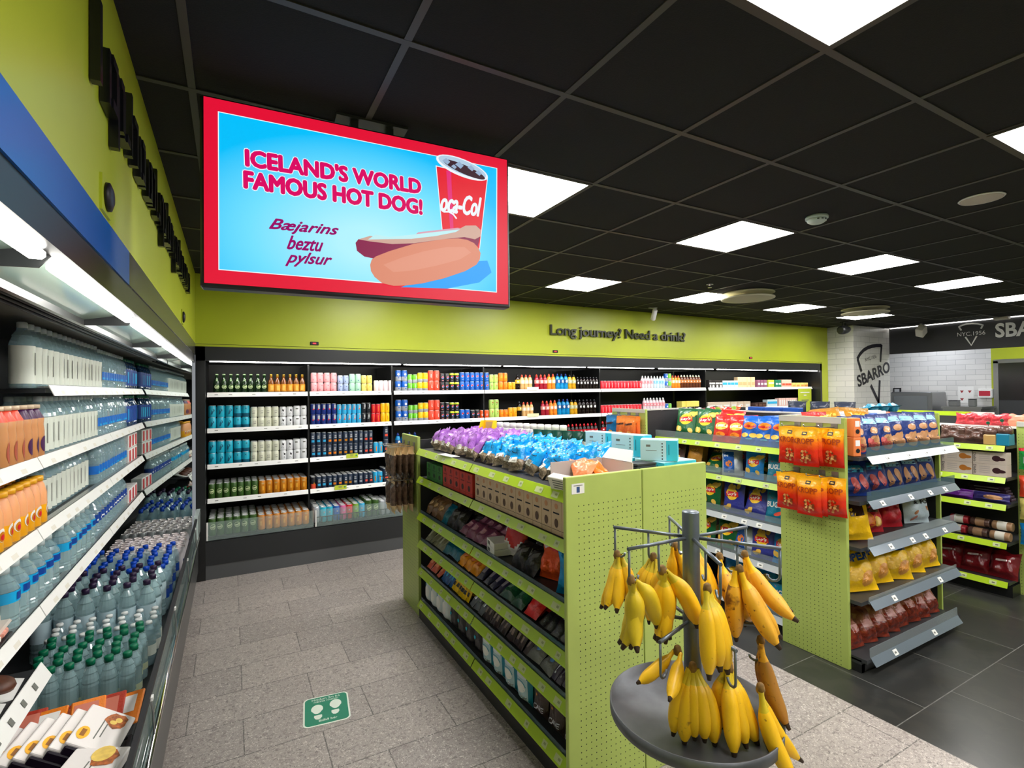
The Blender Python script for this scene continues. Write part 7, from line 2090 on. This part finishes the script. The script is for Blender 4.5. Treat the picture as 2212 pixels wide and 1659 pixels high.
for y, h, col, d_ in ((1.76, 0.14, (190, 152, 90), 'golden cake box on the upper biscuit shelf'), (1.68, 0.16, (16, 120, 150), 'teal round-topped cake box on the upper biscuit shelf')):
    q = thing('cake_box', d_, 'box', (CX + 0.09, y, z), group=GCC)
    b = MB(); b.box(-0.06, 0.06, -0.04, 0.04, 0, h * 0.6, M('cake_box_%d' % col[0], col, rough=0.4), bev=0.006); b.build('body', q)
    b = MB(); b.lathe([(0.05, h * 0.6), (0.05, h * 0.8), (0.03, h), (0.001, h)], f_cellobr, 14); b.build('lid', q)
m_dia = M('diablo_box_card', (206, 192, 180), rough=0.5)


def diablo(key, pict):
    b = MB(); b.box(-0.105, 0.105, -0.05, 0.05, 0, 0.098, m_dia, bev=0.002)
    q = MB(); fn = lambda x, z: (x, -0.0512, z)
    q.decal(text('Diablo', 0.075, 0.018, -0.092, 0.05, 0.01, 0, -pi / 2), fn, m_blk)
    for k in range(4):
        q.decal(rect(0.07, 0.006, -0.03, 0.075 - 0.016 * k, 1, 1), fn, m_cardi)
    q.decal(disc(0.028, 0.024, 0.045, 0.05, 14, 1), fn, pict)
    q.decal(disc(0.026, 0.013, 0.075, 0.046, 12, 1), lambda x, z: (x, -0.0516, z), pict)
    kind(key, 'biscuit_box', 'box', [('body', b.mesh('body')), ('print', q.mesh('print'))])


diablo('dia_g', P('print_biscuit_gold', (180, 112, 44))); diablo('dia_d', P('print_dark_choc', (60, 34, 40)))
z = CZs[1] - 0.006
for l in range(2):
    for k, y in enumerate((1.765, 1.98, 2.195)):
        put(('dia_d', 'dia_g', 'dia_d')[k], (CX + 0.085, y, z + 0.0985 * l), (0, 0, radians(-90)), '%s biscuit box lettered Diablo, %s layer, %s from the end panel' % (('dark picture', 'golden picture', 'half hidden')[k], ('lower', 'upper')[l], ORD[k]), GCC)
f_vio = foil('bag_violet', (110, 40, 150)); f_vionavy = foil('bag_midnight', (50, 44, 110))
for k in range(2):
    bag_kind('b_vio%d' % k, 'biscuit_pack', 0.24, 0.075, 0.07, 140 + k, (f_vionavy, f_vio)[k], (lambda q, fn, w, h: q.decal(disc(w * 0.25, h * 0.25, 0.02, h * 0.5, 14, 2), lift(fn, 0.0006), c_bisc)) if k == 0 else None, cat='biscuit pack')
z = CZs[2] - 0.006
put('b_vio0', (CX + 0.07, 1.77, z), (radians(-10), 0, radians(-90)), 'midnight blue biscuit pack with biscuit picture, right one', GCC)
put('b_vio1', (CX + 0.07, 2.0, z), (radians(-10), 0, radians(-90)), 'shiny violet biscuit pack, left of the midnight blue pack', GCC)
for k in range(5):
    q = thing('chocolate_bar', 'dark purple bar stacked behind the biscuit packs, %s from below' % ORD[k], 'bar', (CX + 0.24, 1.80 + 0.01 * k, z + 0.022 * k), group=GCC)
    b = MB(); b.box(-0.05, 0.05, -0.12, 0.12, 0, 0.02, M('bar_aubergine', (62, 36, 60), rough=0.4), bev=0.003); b.build('wrapper', q)
    b = MB(); b.box(-0.0512, -0.05, -0.08, 0.08, 0.008, 0.013, c_sil); b.build('print', q)
z = CZs[3] - 0.006
m_roll = M('biscuit_roll_tan', (164, 128, 96), rough=0.3, noise=0.2, nscale=30); m_rollr = M('biscuit_roll_red', (168, 40, 50), rough=0.3)
for l in range(2):
    for k, y in enumerate((1.72, 1.86, 2.0)):
        q = thing('biscuit_roll', '%s biscuit roll pack, %s layer, %s from the end panel' % (('tan', 'brown', 'red-banded')[k], ('lower', 'upper')[l], ORD[k]), 'biscuits', (CX + 0.09 + 0.05 * l, y, z + 0.035 + 0.075 * l), group=GCC)
        b = MB(); b.lathe([(0.034, -0.062), (0.036, -0.055), (0.036, 0.055), (0.034, 0.062)], (m_roll, f_cellobr, m_rollr)[k], 14, T=Matrix.Rotation(pi / 2, 4, 'X')); b.build('wrapper', q)
        b = MB(); b.lathe([(0.0366, -0.03), (0.0366, 0.03)], (m_offw if k != 1 else m_roll), 14, T=Matrix.Rotation(pi / 2, 4, 'X'), cap0=False, cap1=False); b.build('label', q)
z = CZs[4] - 0.006
f_wine = foil('bag_wine_red_gloss', (110, 20, 26), rough=0.2)
bag_kind('b_wine', 'chocolate_bag', 0.19, 0.22, 0.10, 150, f_wine, lambda q, fn, w, h: q.decal(rect(w * 0.5, h * 0.07, 0, h * 0.62, 4, 1, 0.05), lift(fn, 0.0008), c_blush), wob=0.16, rough_top=0.04)
for k in range(4):
    put('b_wine', (CX + 0.10, 1.72 + 0.18 * k, z), (radians(-26), 0, radians(-90 + rb.uniform(-6, 6))), 'wine red bag on the bottom biscuit shelf, %s from the end panel' % ORD[k], GCC)
for j, (zt, kk, col, d_) in enumerate(((1.20, 'h0', (20, 150, 60), 'green bag with red top hanging at the right picture edge'), (0.98, 'h1', (222, 70, 36), 'orange-red candy bag hanging at the right picture edge'), (0.80, 'h2', (214, 200, 110), 'pale gold bag hanging at the right picture edge'), (0.60, 'h3', (10, 130, 200), 'bright blue bag hanging lowest at the right picture edge'))):
    fm = foil('hang_film_%d' % j, col)
    ft = foil('hang_film_top', (214, 30, 50))
    bag_kind(kk, 'candy_bag', 0.17, 0.17, 0.05, 160 + j, fm, lambda q, fn, w, h: q.decal(rect(w * 0.6, h * 0.3, 0, h * 0.45, 4, 3), lift(fn, 0.0007), m_film if j else c_sil), cat='candy bag', matfn=(lambda u, v: ft if v > 0.86 else fm) if j == 0 else None)
    for k, hy in enumerate((1.53, 1.34)):
        q = thing('peg_hook', 'peg hook at the right picture edge, %s row from the top, %s column' % (ORD[j], ('left', 'right')[k]), 'hook', (5.6, hy, zt), group='hooks on the right end panel')
        b = MB(); b.tube([(-0.002, 0, 0), (-0.12, 0, 0.004), (-0.13, 0, 0.018)], 0.003, m_steel, 6); b.build('rod', q)
        b = MB(); b.box(-0.005, -0.001, -0.02, 0.02, -0.025, 0.025, m_steel); b.build('plate', q)
        put(kk, (5.53, hy, zt - 0.175), (0, 0, radians(-90)), d_ + (', left one' if k == 0 else ', right one'), 'bags on the right end panel')
for j, (y, zz) in enumerate(((1.76, 1.40), (1.85, 1.375))):
    q = thing('tag_rosette', 'small dark green round tag above the candy bags, %s one' % ('right', 'left')[j], 'tag', (5.69, y, zz))
    b = MB(); b.lathe([(0.012, -0.002), (0.014, 0), (0.012, 0.002)], P('tag_green', (20, 90, 60)), 14, T=Matrix.Rotation(pi / 2, 4, 'Y')); b.build('disc', q)
    b = MB(); b.box(0, 0.008, -0.002, 0.002, -0.03, 0, m_steel); b.build('clip', q)
# ------------------------------------------------------------------ banana stand
m_stand = M('stand_grey_metal', (104, 112, 120), rough=0.35, metal=0.6, noise=0.08, nscale=30)
m_trayt = M('tray_worn_metal', (92, 94, 98), rough=0.45, metal=0.5, noise=0.35, nscale=9)
SX, SYY = 1.182, 1.061
t = thing('banana_stand', 'round grey metal banana stand with hook arms and a tray', 'stand', (SX, SYY, 0))
b = MB(); b.lathe([(0.0245, 0.03), (0.0245, 1.335), (0.0235, 1.338), (0.001, 1.338)], m_stand, 24); b.build('pole', t)
b = MB(); b.lathe([(0.22, 0), (0.22, 0.02), (0.21, 0.03), (0.03, 0.035)], m_stand, 32); b.build('foot', t)
b = MB(); b.lathe([(0.025, 0.742), (0.238, 0.742), (0.240, 0.746), (0.240, 0.776), (0.236, 0.776), (0.235, 0.752), (0.024, 0.752)], m_trayt, 48, cap0=False, cap1=False); b.build('tray', t)
UP = [121, 178, 239, 302, 357, 59]
LO = [133, 196, 256, 318, 18, 75]
ends = []
for tier, (angs, z, r, zr) in enumerate(((UP, 1.262, 0.235, 1), (LO, 1.022, 0.19, 1))):
    for a in angs:
        ca, sa = cos(radians(a)), sin(radians(a))
        b = MB()
        b.tube([(0.022 * ca, 0.022 * sa, z), (r * ca, r * sa, z)], 0.0052, m_stand, 8)
        drop = 0.075 if tier == 0 else 0.085
        b.tube([((r - 0.004) * ca, (r - 0.004) * sa, z + 0.003), ((r - 0.004) * ca, (r - 0.004) * sa, z - drop)] + [((r - 0.004 - 0.016 + 0.016 * cos(q)) * ca, (r - 0.004 - 0.016 + 0.016 * cos(q)) * sa, z - drop - 0.016 * sin(q)) for q in (0.5, 1.1, 1.8, 2.5, 3.1)], 0.0036, m_stand, 7)
        if tier == 0:
            rm = 0.125
            b.tube([(rm * ca, rm * sa, z), (rm * ca, rm * sa, z - 0.07)] + [((rm - 0.014 + 0.014 * cos(q)) * ca, (rm - 0.014 + 0.014 * cos(q)) * sa, z - 0.07 - 0.014 * sin(q)) for q in (0.5, 1.2, 2.0, 2.8)], 0.0036, m_stand, 7)
        b.build('hook_arm', t)
b = MB(); b.lathe([(0.0255, 1.006), (0.027, 1.008), (0.027, 1.036), (0.0255, 1.038)], m_stand, 24, cap0=False, cap1=False); b.build('collar', t)


def banana_mat(name, base, spot_c, amount, sc=26):
    m = M(name, base, rough=0.42, bump=0.08, bscale=60)
    nt = m.node_tree
    bs = nt.nodes['Principled BSDF']
    tc = nt.nodes.new('ShaderNodeTexCoord')
    out = None
    for scale, lo in ((sc, 0.70 - amount * 0.10), (sc * 4, 0.70 - amount * 0.05)):
        n = nt.nodes.new('ShaderNodeTexNoise'); n.inputs['Scale'].default_value = scale; n.inputs['Detail'].default_value = 5
        nt.links.new(tc.outputs['Object'], n.inputs['Vector'])
        r = nt.nodes.new('ShaderNodeValToRGB'); r.color_ramp.elements[0].position = lo; r.color_ramp.elements[1].position = lo + 0.08
        nt.links.new(n.outputs[0], r.inputs[0])
        mx = nt.nodes.new('ShaderNodeMix'); mx.data_type = 'RGBA'
        nt.links.new(r.outputs[0], mx.inputs[0])
        if out is None:
            mx.inputs[6].default_value = (*lin(base), 1)
        else:
            nt.links.new(out, mx.inputs[6])
        mx.inputs[7].default_value = (*lin(spot_c), 1)
        out = mx.outputs[2]
    nt.links.new(out, bs.inputs['Base Color'])
    return m


b_yel = banana_mat('banana_yellow', (240, 188, 24), (150, 104, 24), 0.15)
b_grn = banana_mat('banana_greenish', (206, 180, 36), (140, 120, 30), 0.15)
b_yel2 = banana_mat('banana_green_yellow', (214, 184, 36), (140, 120, 30), 0.15)
b_ripe = banana_mat('banana_ripe', (226, 166, 42), (112, 66, 26), 1.15, 20)
b_vripe = banana_mat('banana_brown', (168, 116, 44), (92, 56, 26), 1.2, 16)
b_tip = M('banana_tip', (54, 36, 20), rough=0.7)
b_crown = M('banana_crown', (120, 88, 36), rough=0.7, noise=0.4, nscale=60)
m_stk = M('sticker_white', (226, 234, 240), rough=0.4)
m_stkb = M('sticker_blue', (28, 70, 150), rough=0.4)
NB = 26


def banana(parent, o, az, spread, curve, L, rmax, mat, gm, sticker=None, roll=0.0):
    """o: crown point; az: azimuth; starts `spread` off straight down, turns by `curve` along its length"""
    n = 15
    dr = Vector((cos(az), sin(az), 0))
    pts = [Vector(o)]
    tang = []
    for k in range(n):
        u = k / (n - 1)
        a = spread + curve * (u ** 1.1)
        d = Vector((dr.x * sin(a), dr.y * sin(a), -cos(a)))
        tang.append(d)
        if k < n - 1:
            pts.append(pts[-1] + d * (L / (n - 1)))
    prof = [0.30, 0.32, 0.38, 0.62, 0.86, 0.96, 1.0, 1.0, 1.0, 0.99, 0.95, 0.86, 0.66, 0.36, 0.20]
    ms = [gm] * 3 + [mat] * 10 + [b_tip]
    side = Vector((-dr.y, dr.x, 0))
    vs_, fs, mm = [], [], []
    m_ = 10
    for k in range(n):
        d = tang[k]
        up = side.cross(d).normalized()
        r = rmax * prof[k]
        for i in range(m_):
            a = 2 * pi * i / m_
            q = 1 + 0.06 * cos(5 * a)
            vs_.append(pts[k] + (side * cos(a) + up * sin(a) * 1.05) * r * q)
    for k in range(n - 1):
        for i in range(m_):
            j = (i + 1) % m_
            fs.append((k * m_ + i, k * m_ + j, (k + 1) * m_ + j, (k + 1) * m_ + i))
            mm.append(ms[k])
    b = MB()
    b.add(vs_, fs, mm, True)
    b.f.append(list(range((n - 1) * m_, n * m_))); b.m.append(b.mi(b_tip)); b.sm.append(False)
    ob = b.build('banana', parent)
    if sticker is not None:
        k = 8
        d = tang[k]
        # the sticker wraps the outer side that faces the shop
        up = side.cross(d).normalized()
        q = MB(); w, h = 0.019, 0.030
        rr_ = rmax * 1.06

        def fn(x, z, off):
            a = sticker + x / rr_
            nrm = side * sin(a) + up * cos(a)
            zz = k + z / (L / (n - 1))
            i0 = int(zz); f_ = zz - i0
            c = pts[i0] * (1 - f_) + pts[min(i0 + 1, n - 1)] * f_
            return tuple(c + nrm * (rr_ + off))
        q.decal(rect(w, h, 0, 0, 4, 6), lambda x, z: fn(x, z, 0.0004), m_stk, True)
        q.decal(rect(w * 0.22, h * 0.36, -w * 0.2, -h * 0.2, 2, 3), lambda x, z: fn(x, z, 0.0009), m_stkb, True)
        q.decal(rect(w * 0.22, h * 0.36, w * 0.16, -h * 0.2, 2, 3), lambda x, z: fn(x, z, 0.0009), m_stkb, True)
        q.decal(disc(w * 0.24, w * 0.24, 0.0, h * 0.22, 10, 2), lambda x, z: fn(x, z, 0.0009), m_stkb, True)
        q.build('sticker', ob)
    return ob


def bunch(label, crown, az, n, fan, mat, gm, L=0.185, rmax=0.0175, spread=0.55, curve=-0.75, stickers=(), second=0, lift_=0.0):
    t = thing('banana_bunch', label, 'bananas', crown, group='banana bunches on the stand')
    rb_ = random.Random(label)
    b = MB(); b.lathe([(0.004, 0.014), (0.009, 0.010), (0.012, -0.004), (0.010, -0.012), (0.001, -0.016)], b_crown, 10); b.build('crown', t)
    a0 = radians(az)
    for k in range(n):
        u = (k / (n - 1) - 0.5) if n > 1 else 0
        a = a0 + radians(fan) * u
        off = Vector((-sin(a0), cos(a0), 0)) * u * 0.020
        st = stickers[k] if k < len(stickers) else None
        banana(t, off + Vector((0, 0, -0.004)), a, spread + rb_.uniform(-0.05, 0.05) + lift_, curve + rb_.uniform(-0.08, 0.08), L * rb_.uniform(0.95, 1.05), rmax * rb_.uniform(0.95, 1.04), mat, gm, st)
    for k in range(second):
        u = (k / (second - 1) - 0.5) if second > 1 else 0
        a = a0 + radians(fan * 0.75) * u
        banana(t, Vector((-cos(a0), -sin(a0), 0)) * 0.012 + Vector((0, 0, -0.002)), a, spread - 0.42, curve * 0.6, L * 0.95, rmax, mat, gm)


def hk(a, r, z):
    return (SX + r * cos(radians(a)), SYY + r * sin(radians(a)), z)


ZU, ZL = 1.262 - 0.085, 1.022 - 0.092
# upper tier
bunch('yellow banana bunch on the far left upper arm, hanging highest on the left', hk(121, 0.225, ZU), 158, 5, 130, b_yel, b_grn, spread=0.0, curve=0.75, second=2, rmax=0.0205, L=0.175)
bunch('greenish yellow bunch of thick bananas at the left end of the stand', hk(178, 0.225, ZU), 180, 5, 120, b_yel2, b_grn, spread=-0.42, curve=1.35, second=1, rmax=0.0235)
bunch('yellow banana bunch between the left arms, with one sticker', hk(178, 0.112, ZU + 0.008), 195, 5, 130, b_yel, b_grn, spread=-0.38, curve=1.15, stickers=(None, None, -0.6, None), second=2, rmax=0.0235, L=0.2)
bunch('front banana bunch with three stickers, nearest the camera on the upper tier', hk(239, 0.135, ZU - 0.012), 290, 5, 130, b_yel, b_grn, L=0.205, spread=0.30, curve=0.0, stickers=(None, 0.1, -0.1, -0.3, None), rmax=0.0235)
bunch('speckled banana bunch on the right front arm beside the front bunch', hk(302, 0.13, ZU + 0.012), 332, 4, 85, b_ripe, b_yel, L=0.21, spread=0.30, curve=0.45, second=2, rmax=0.022)
bunch('spotted ripe bananas at the right end of the stand, one with sticker', hk(357, 0.225, ZU + 0.0), 328, 4, 70, b_ripe, b_yel, L=0.215, rmax=0.0235, spread=0.35, curve=0.75, stickers=(None, None, None, -0.2))
bunch('second speckled bunch hanging below the right upper arm', hk(357, 0.115, ZU + 0.01), 315, 3, 70, b_ripe, b_yel, L=0.2, rmax=0.02, spread=0.2, curve=0.6)
bunch('yellow banana bunch on the right back upper arm', hk(59, 0.16, ZU + 0.01), 350, 5, 110, b_yel, b_yel, spread=0.35, curve=0.3, second=2)
bunch('yellow banana bunch just right of the pole, behind the front arm', hk(30, 0.075, ZU + 0.03), 300, 5, 100, b_yel, b_yel, L=0.18, spread=0.4, curve=-0.1, second=1)
bunch('yellow banana bunch behind the pole on the back arm', hk(121, 0.11, ZU + 0.01), 180, 4, 100, b_yel, b_grn, spread=0.45, curve=-0.5)
# lower tier
bunch('tight bunch of fat yellow bananas with two stickers, lower left front', hk(222, 0.115, ZL + 0.012), 225, 5, 125, b_yel, b_grn, L=0.185, spread=0.36, curve=-0.30, stickers=(None, None, 0.2, 0.1, None), second=2, rmax=0.0225)
bunch('yellow banana bunch at the lower front with one sticker', hk(270, 0.125, ZL + 0.01), 285, 4, 110, b_yel, b_grn, L=0.195, spread=0.25, curve=0.15, stickers=(None, 0.0, None, None), second=2, rmax=0.0225)
bunch('two long bananas with stickers hanging lowest, on the lower front arm', hk(285, 0.19, ZL - 0.03), 312, 2, 36, b_yel, b_grn, L=0.225, spread=0.12, curve=0.75, stickers=(-0.2, 0.0), rmax=0.020)
bunch('brown overripe bananas on the lower right arm, one with sticker', hk(318, 0.185, ZL + 0.05), 312, 3, 60, b_vripe, b_ripe, L=0.235, spread=0.05, curve=0.55, stickers=(None, 0.0, None), rmax=0.021)
bunch('brownish bananas partly hidden behind the pole on the lower tier', hk(18, 0.13, ZL + 0.04), 330, 4, 80, b_ripe, b_ripe, L=0.18, spread=0.35, curve=0.0)
bunch('yellow bananas pointing left behind the lower left bunch', hk(196, 0.09, ZL + 0.035), 190, 2, 40, b_yel, b_yel, L=0.15, spread=0.9, curve=0.5)

# ------------------------------------------------------------------ floor sticker
q = thing('floor_sticker', 'green floor sticker with two white footprints on the granite aisle', 'sticker', (0.443, 2.893, 0), (0, 0, radians(-7)))
m_fst = M('sticker_green', (0, 128, 96), rough=0.4); m_fsw = M('sticker_cream', (226, 236, 222), rough=0.45)


def rrect(w, h, r, n=5):
    pts = []
    for cx, cy, a0 in ((w / 2 - r, h / 2 - r, 0), (-w / 2 + r, h / 2 - r, pi / 2), (-w / 2 + r, -h / 2 + r, pi), (w / 2 - r, -h / 2 + r, 1.5 * pi)):
        pts += [(cx + r * cos(a0 + pi / 2 * k / n), cy + r * sin(a0 + pi / 2 * k / n)) for k in range(n + 1)]
    return poly(pts)


b = MB()
pb = rrect(0.232, 0.262, 0.03)[0]
nb = len(pb)
b.add([(x, y, 0.0002) for x, y in pb] + [(x, y, 0.0016) for x, y in pb], [list(range(nb, 2 * nb))] + [(i, (i + 1) % nb, nb + (i + 1) % nb, nb + i) for i in range(nb)], m_fsw)
b.decal(rrect(0.216, 0.246, 0.024), lambda x, z: (x, z, 0.0019), m_fst)
b.build('sheet', q)
b = MB()
up = lambda x, z: (x, z, 0.0023)
for sgn in (-1, 1):
    cx = sgn * 0.043
    dy = 0.008 if sgn > 0 else -0.008
    toe = [(cx + sgn * 0.004 + 0.030 * cos(a) * (1.0 if sin(a) > -0.3 else 0.85), 0.024 + dy + 0.046 * sin(a) * (0.85 if sin(a) > 0 else 0.95)) for a in [2 * pi * k / 22 for k in range(22)]]
    b.decal(poly(toe), up, m_fsw)
    b.decal(poly([(cx - 0.019, -0.032 + dy), (cx + 0.019, -0.032 + dy), (cx + 0.02, -0.05 + dy), (cx + 0.012, -0.066 + dy), (cx, -0.071 + dy), (cx - 0.012, -0.066 + dy), (cx - 0.02, -0.05 + dy)]), up, m_fsw)
b.build('footprints', q)
b = MB()
b.decal(text('H\u00f6ldum 2m fr\u00e1', 0.145, 0.020, 0, 0.104, 0.0), up, m_fsw)
b.decal(text('n\u00e6sta manni', 0.125, 0.017, 0, 0.083, 0.0), up, m_fsw)
b.decal(text('B\u00ed\u00f0i\u00f0 h\u00e9r', 0.09, 0.019, 0.005, -0.092, 0.01), up, m_fsw)
b.build('lettering', q)
print('THINGS', len(LABELS), 'OBJECTS', len(bpy.data.objects))
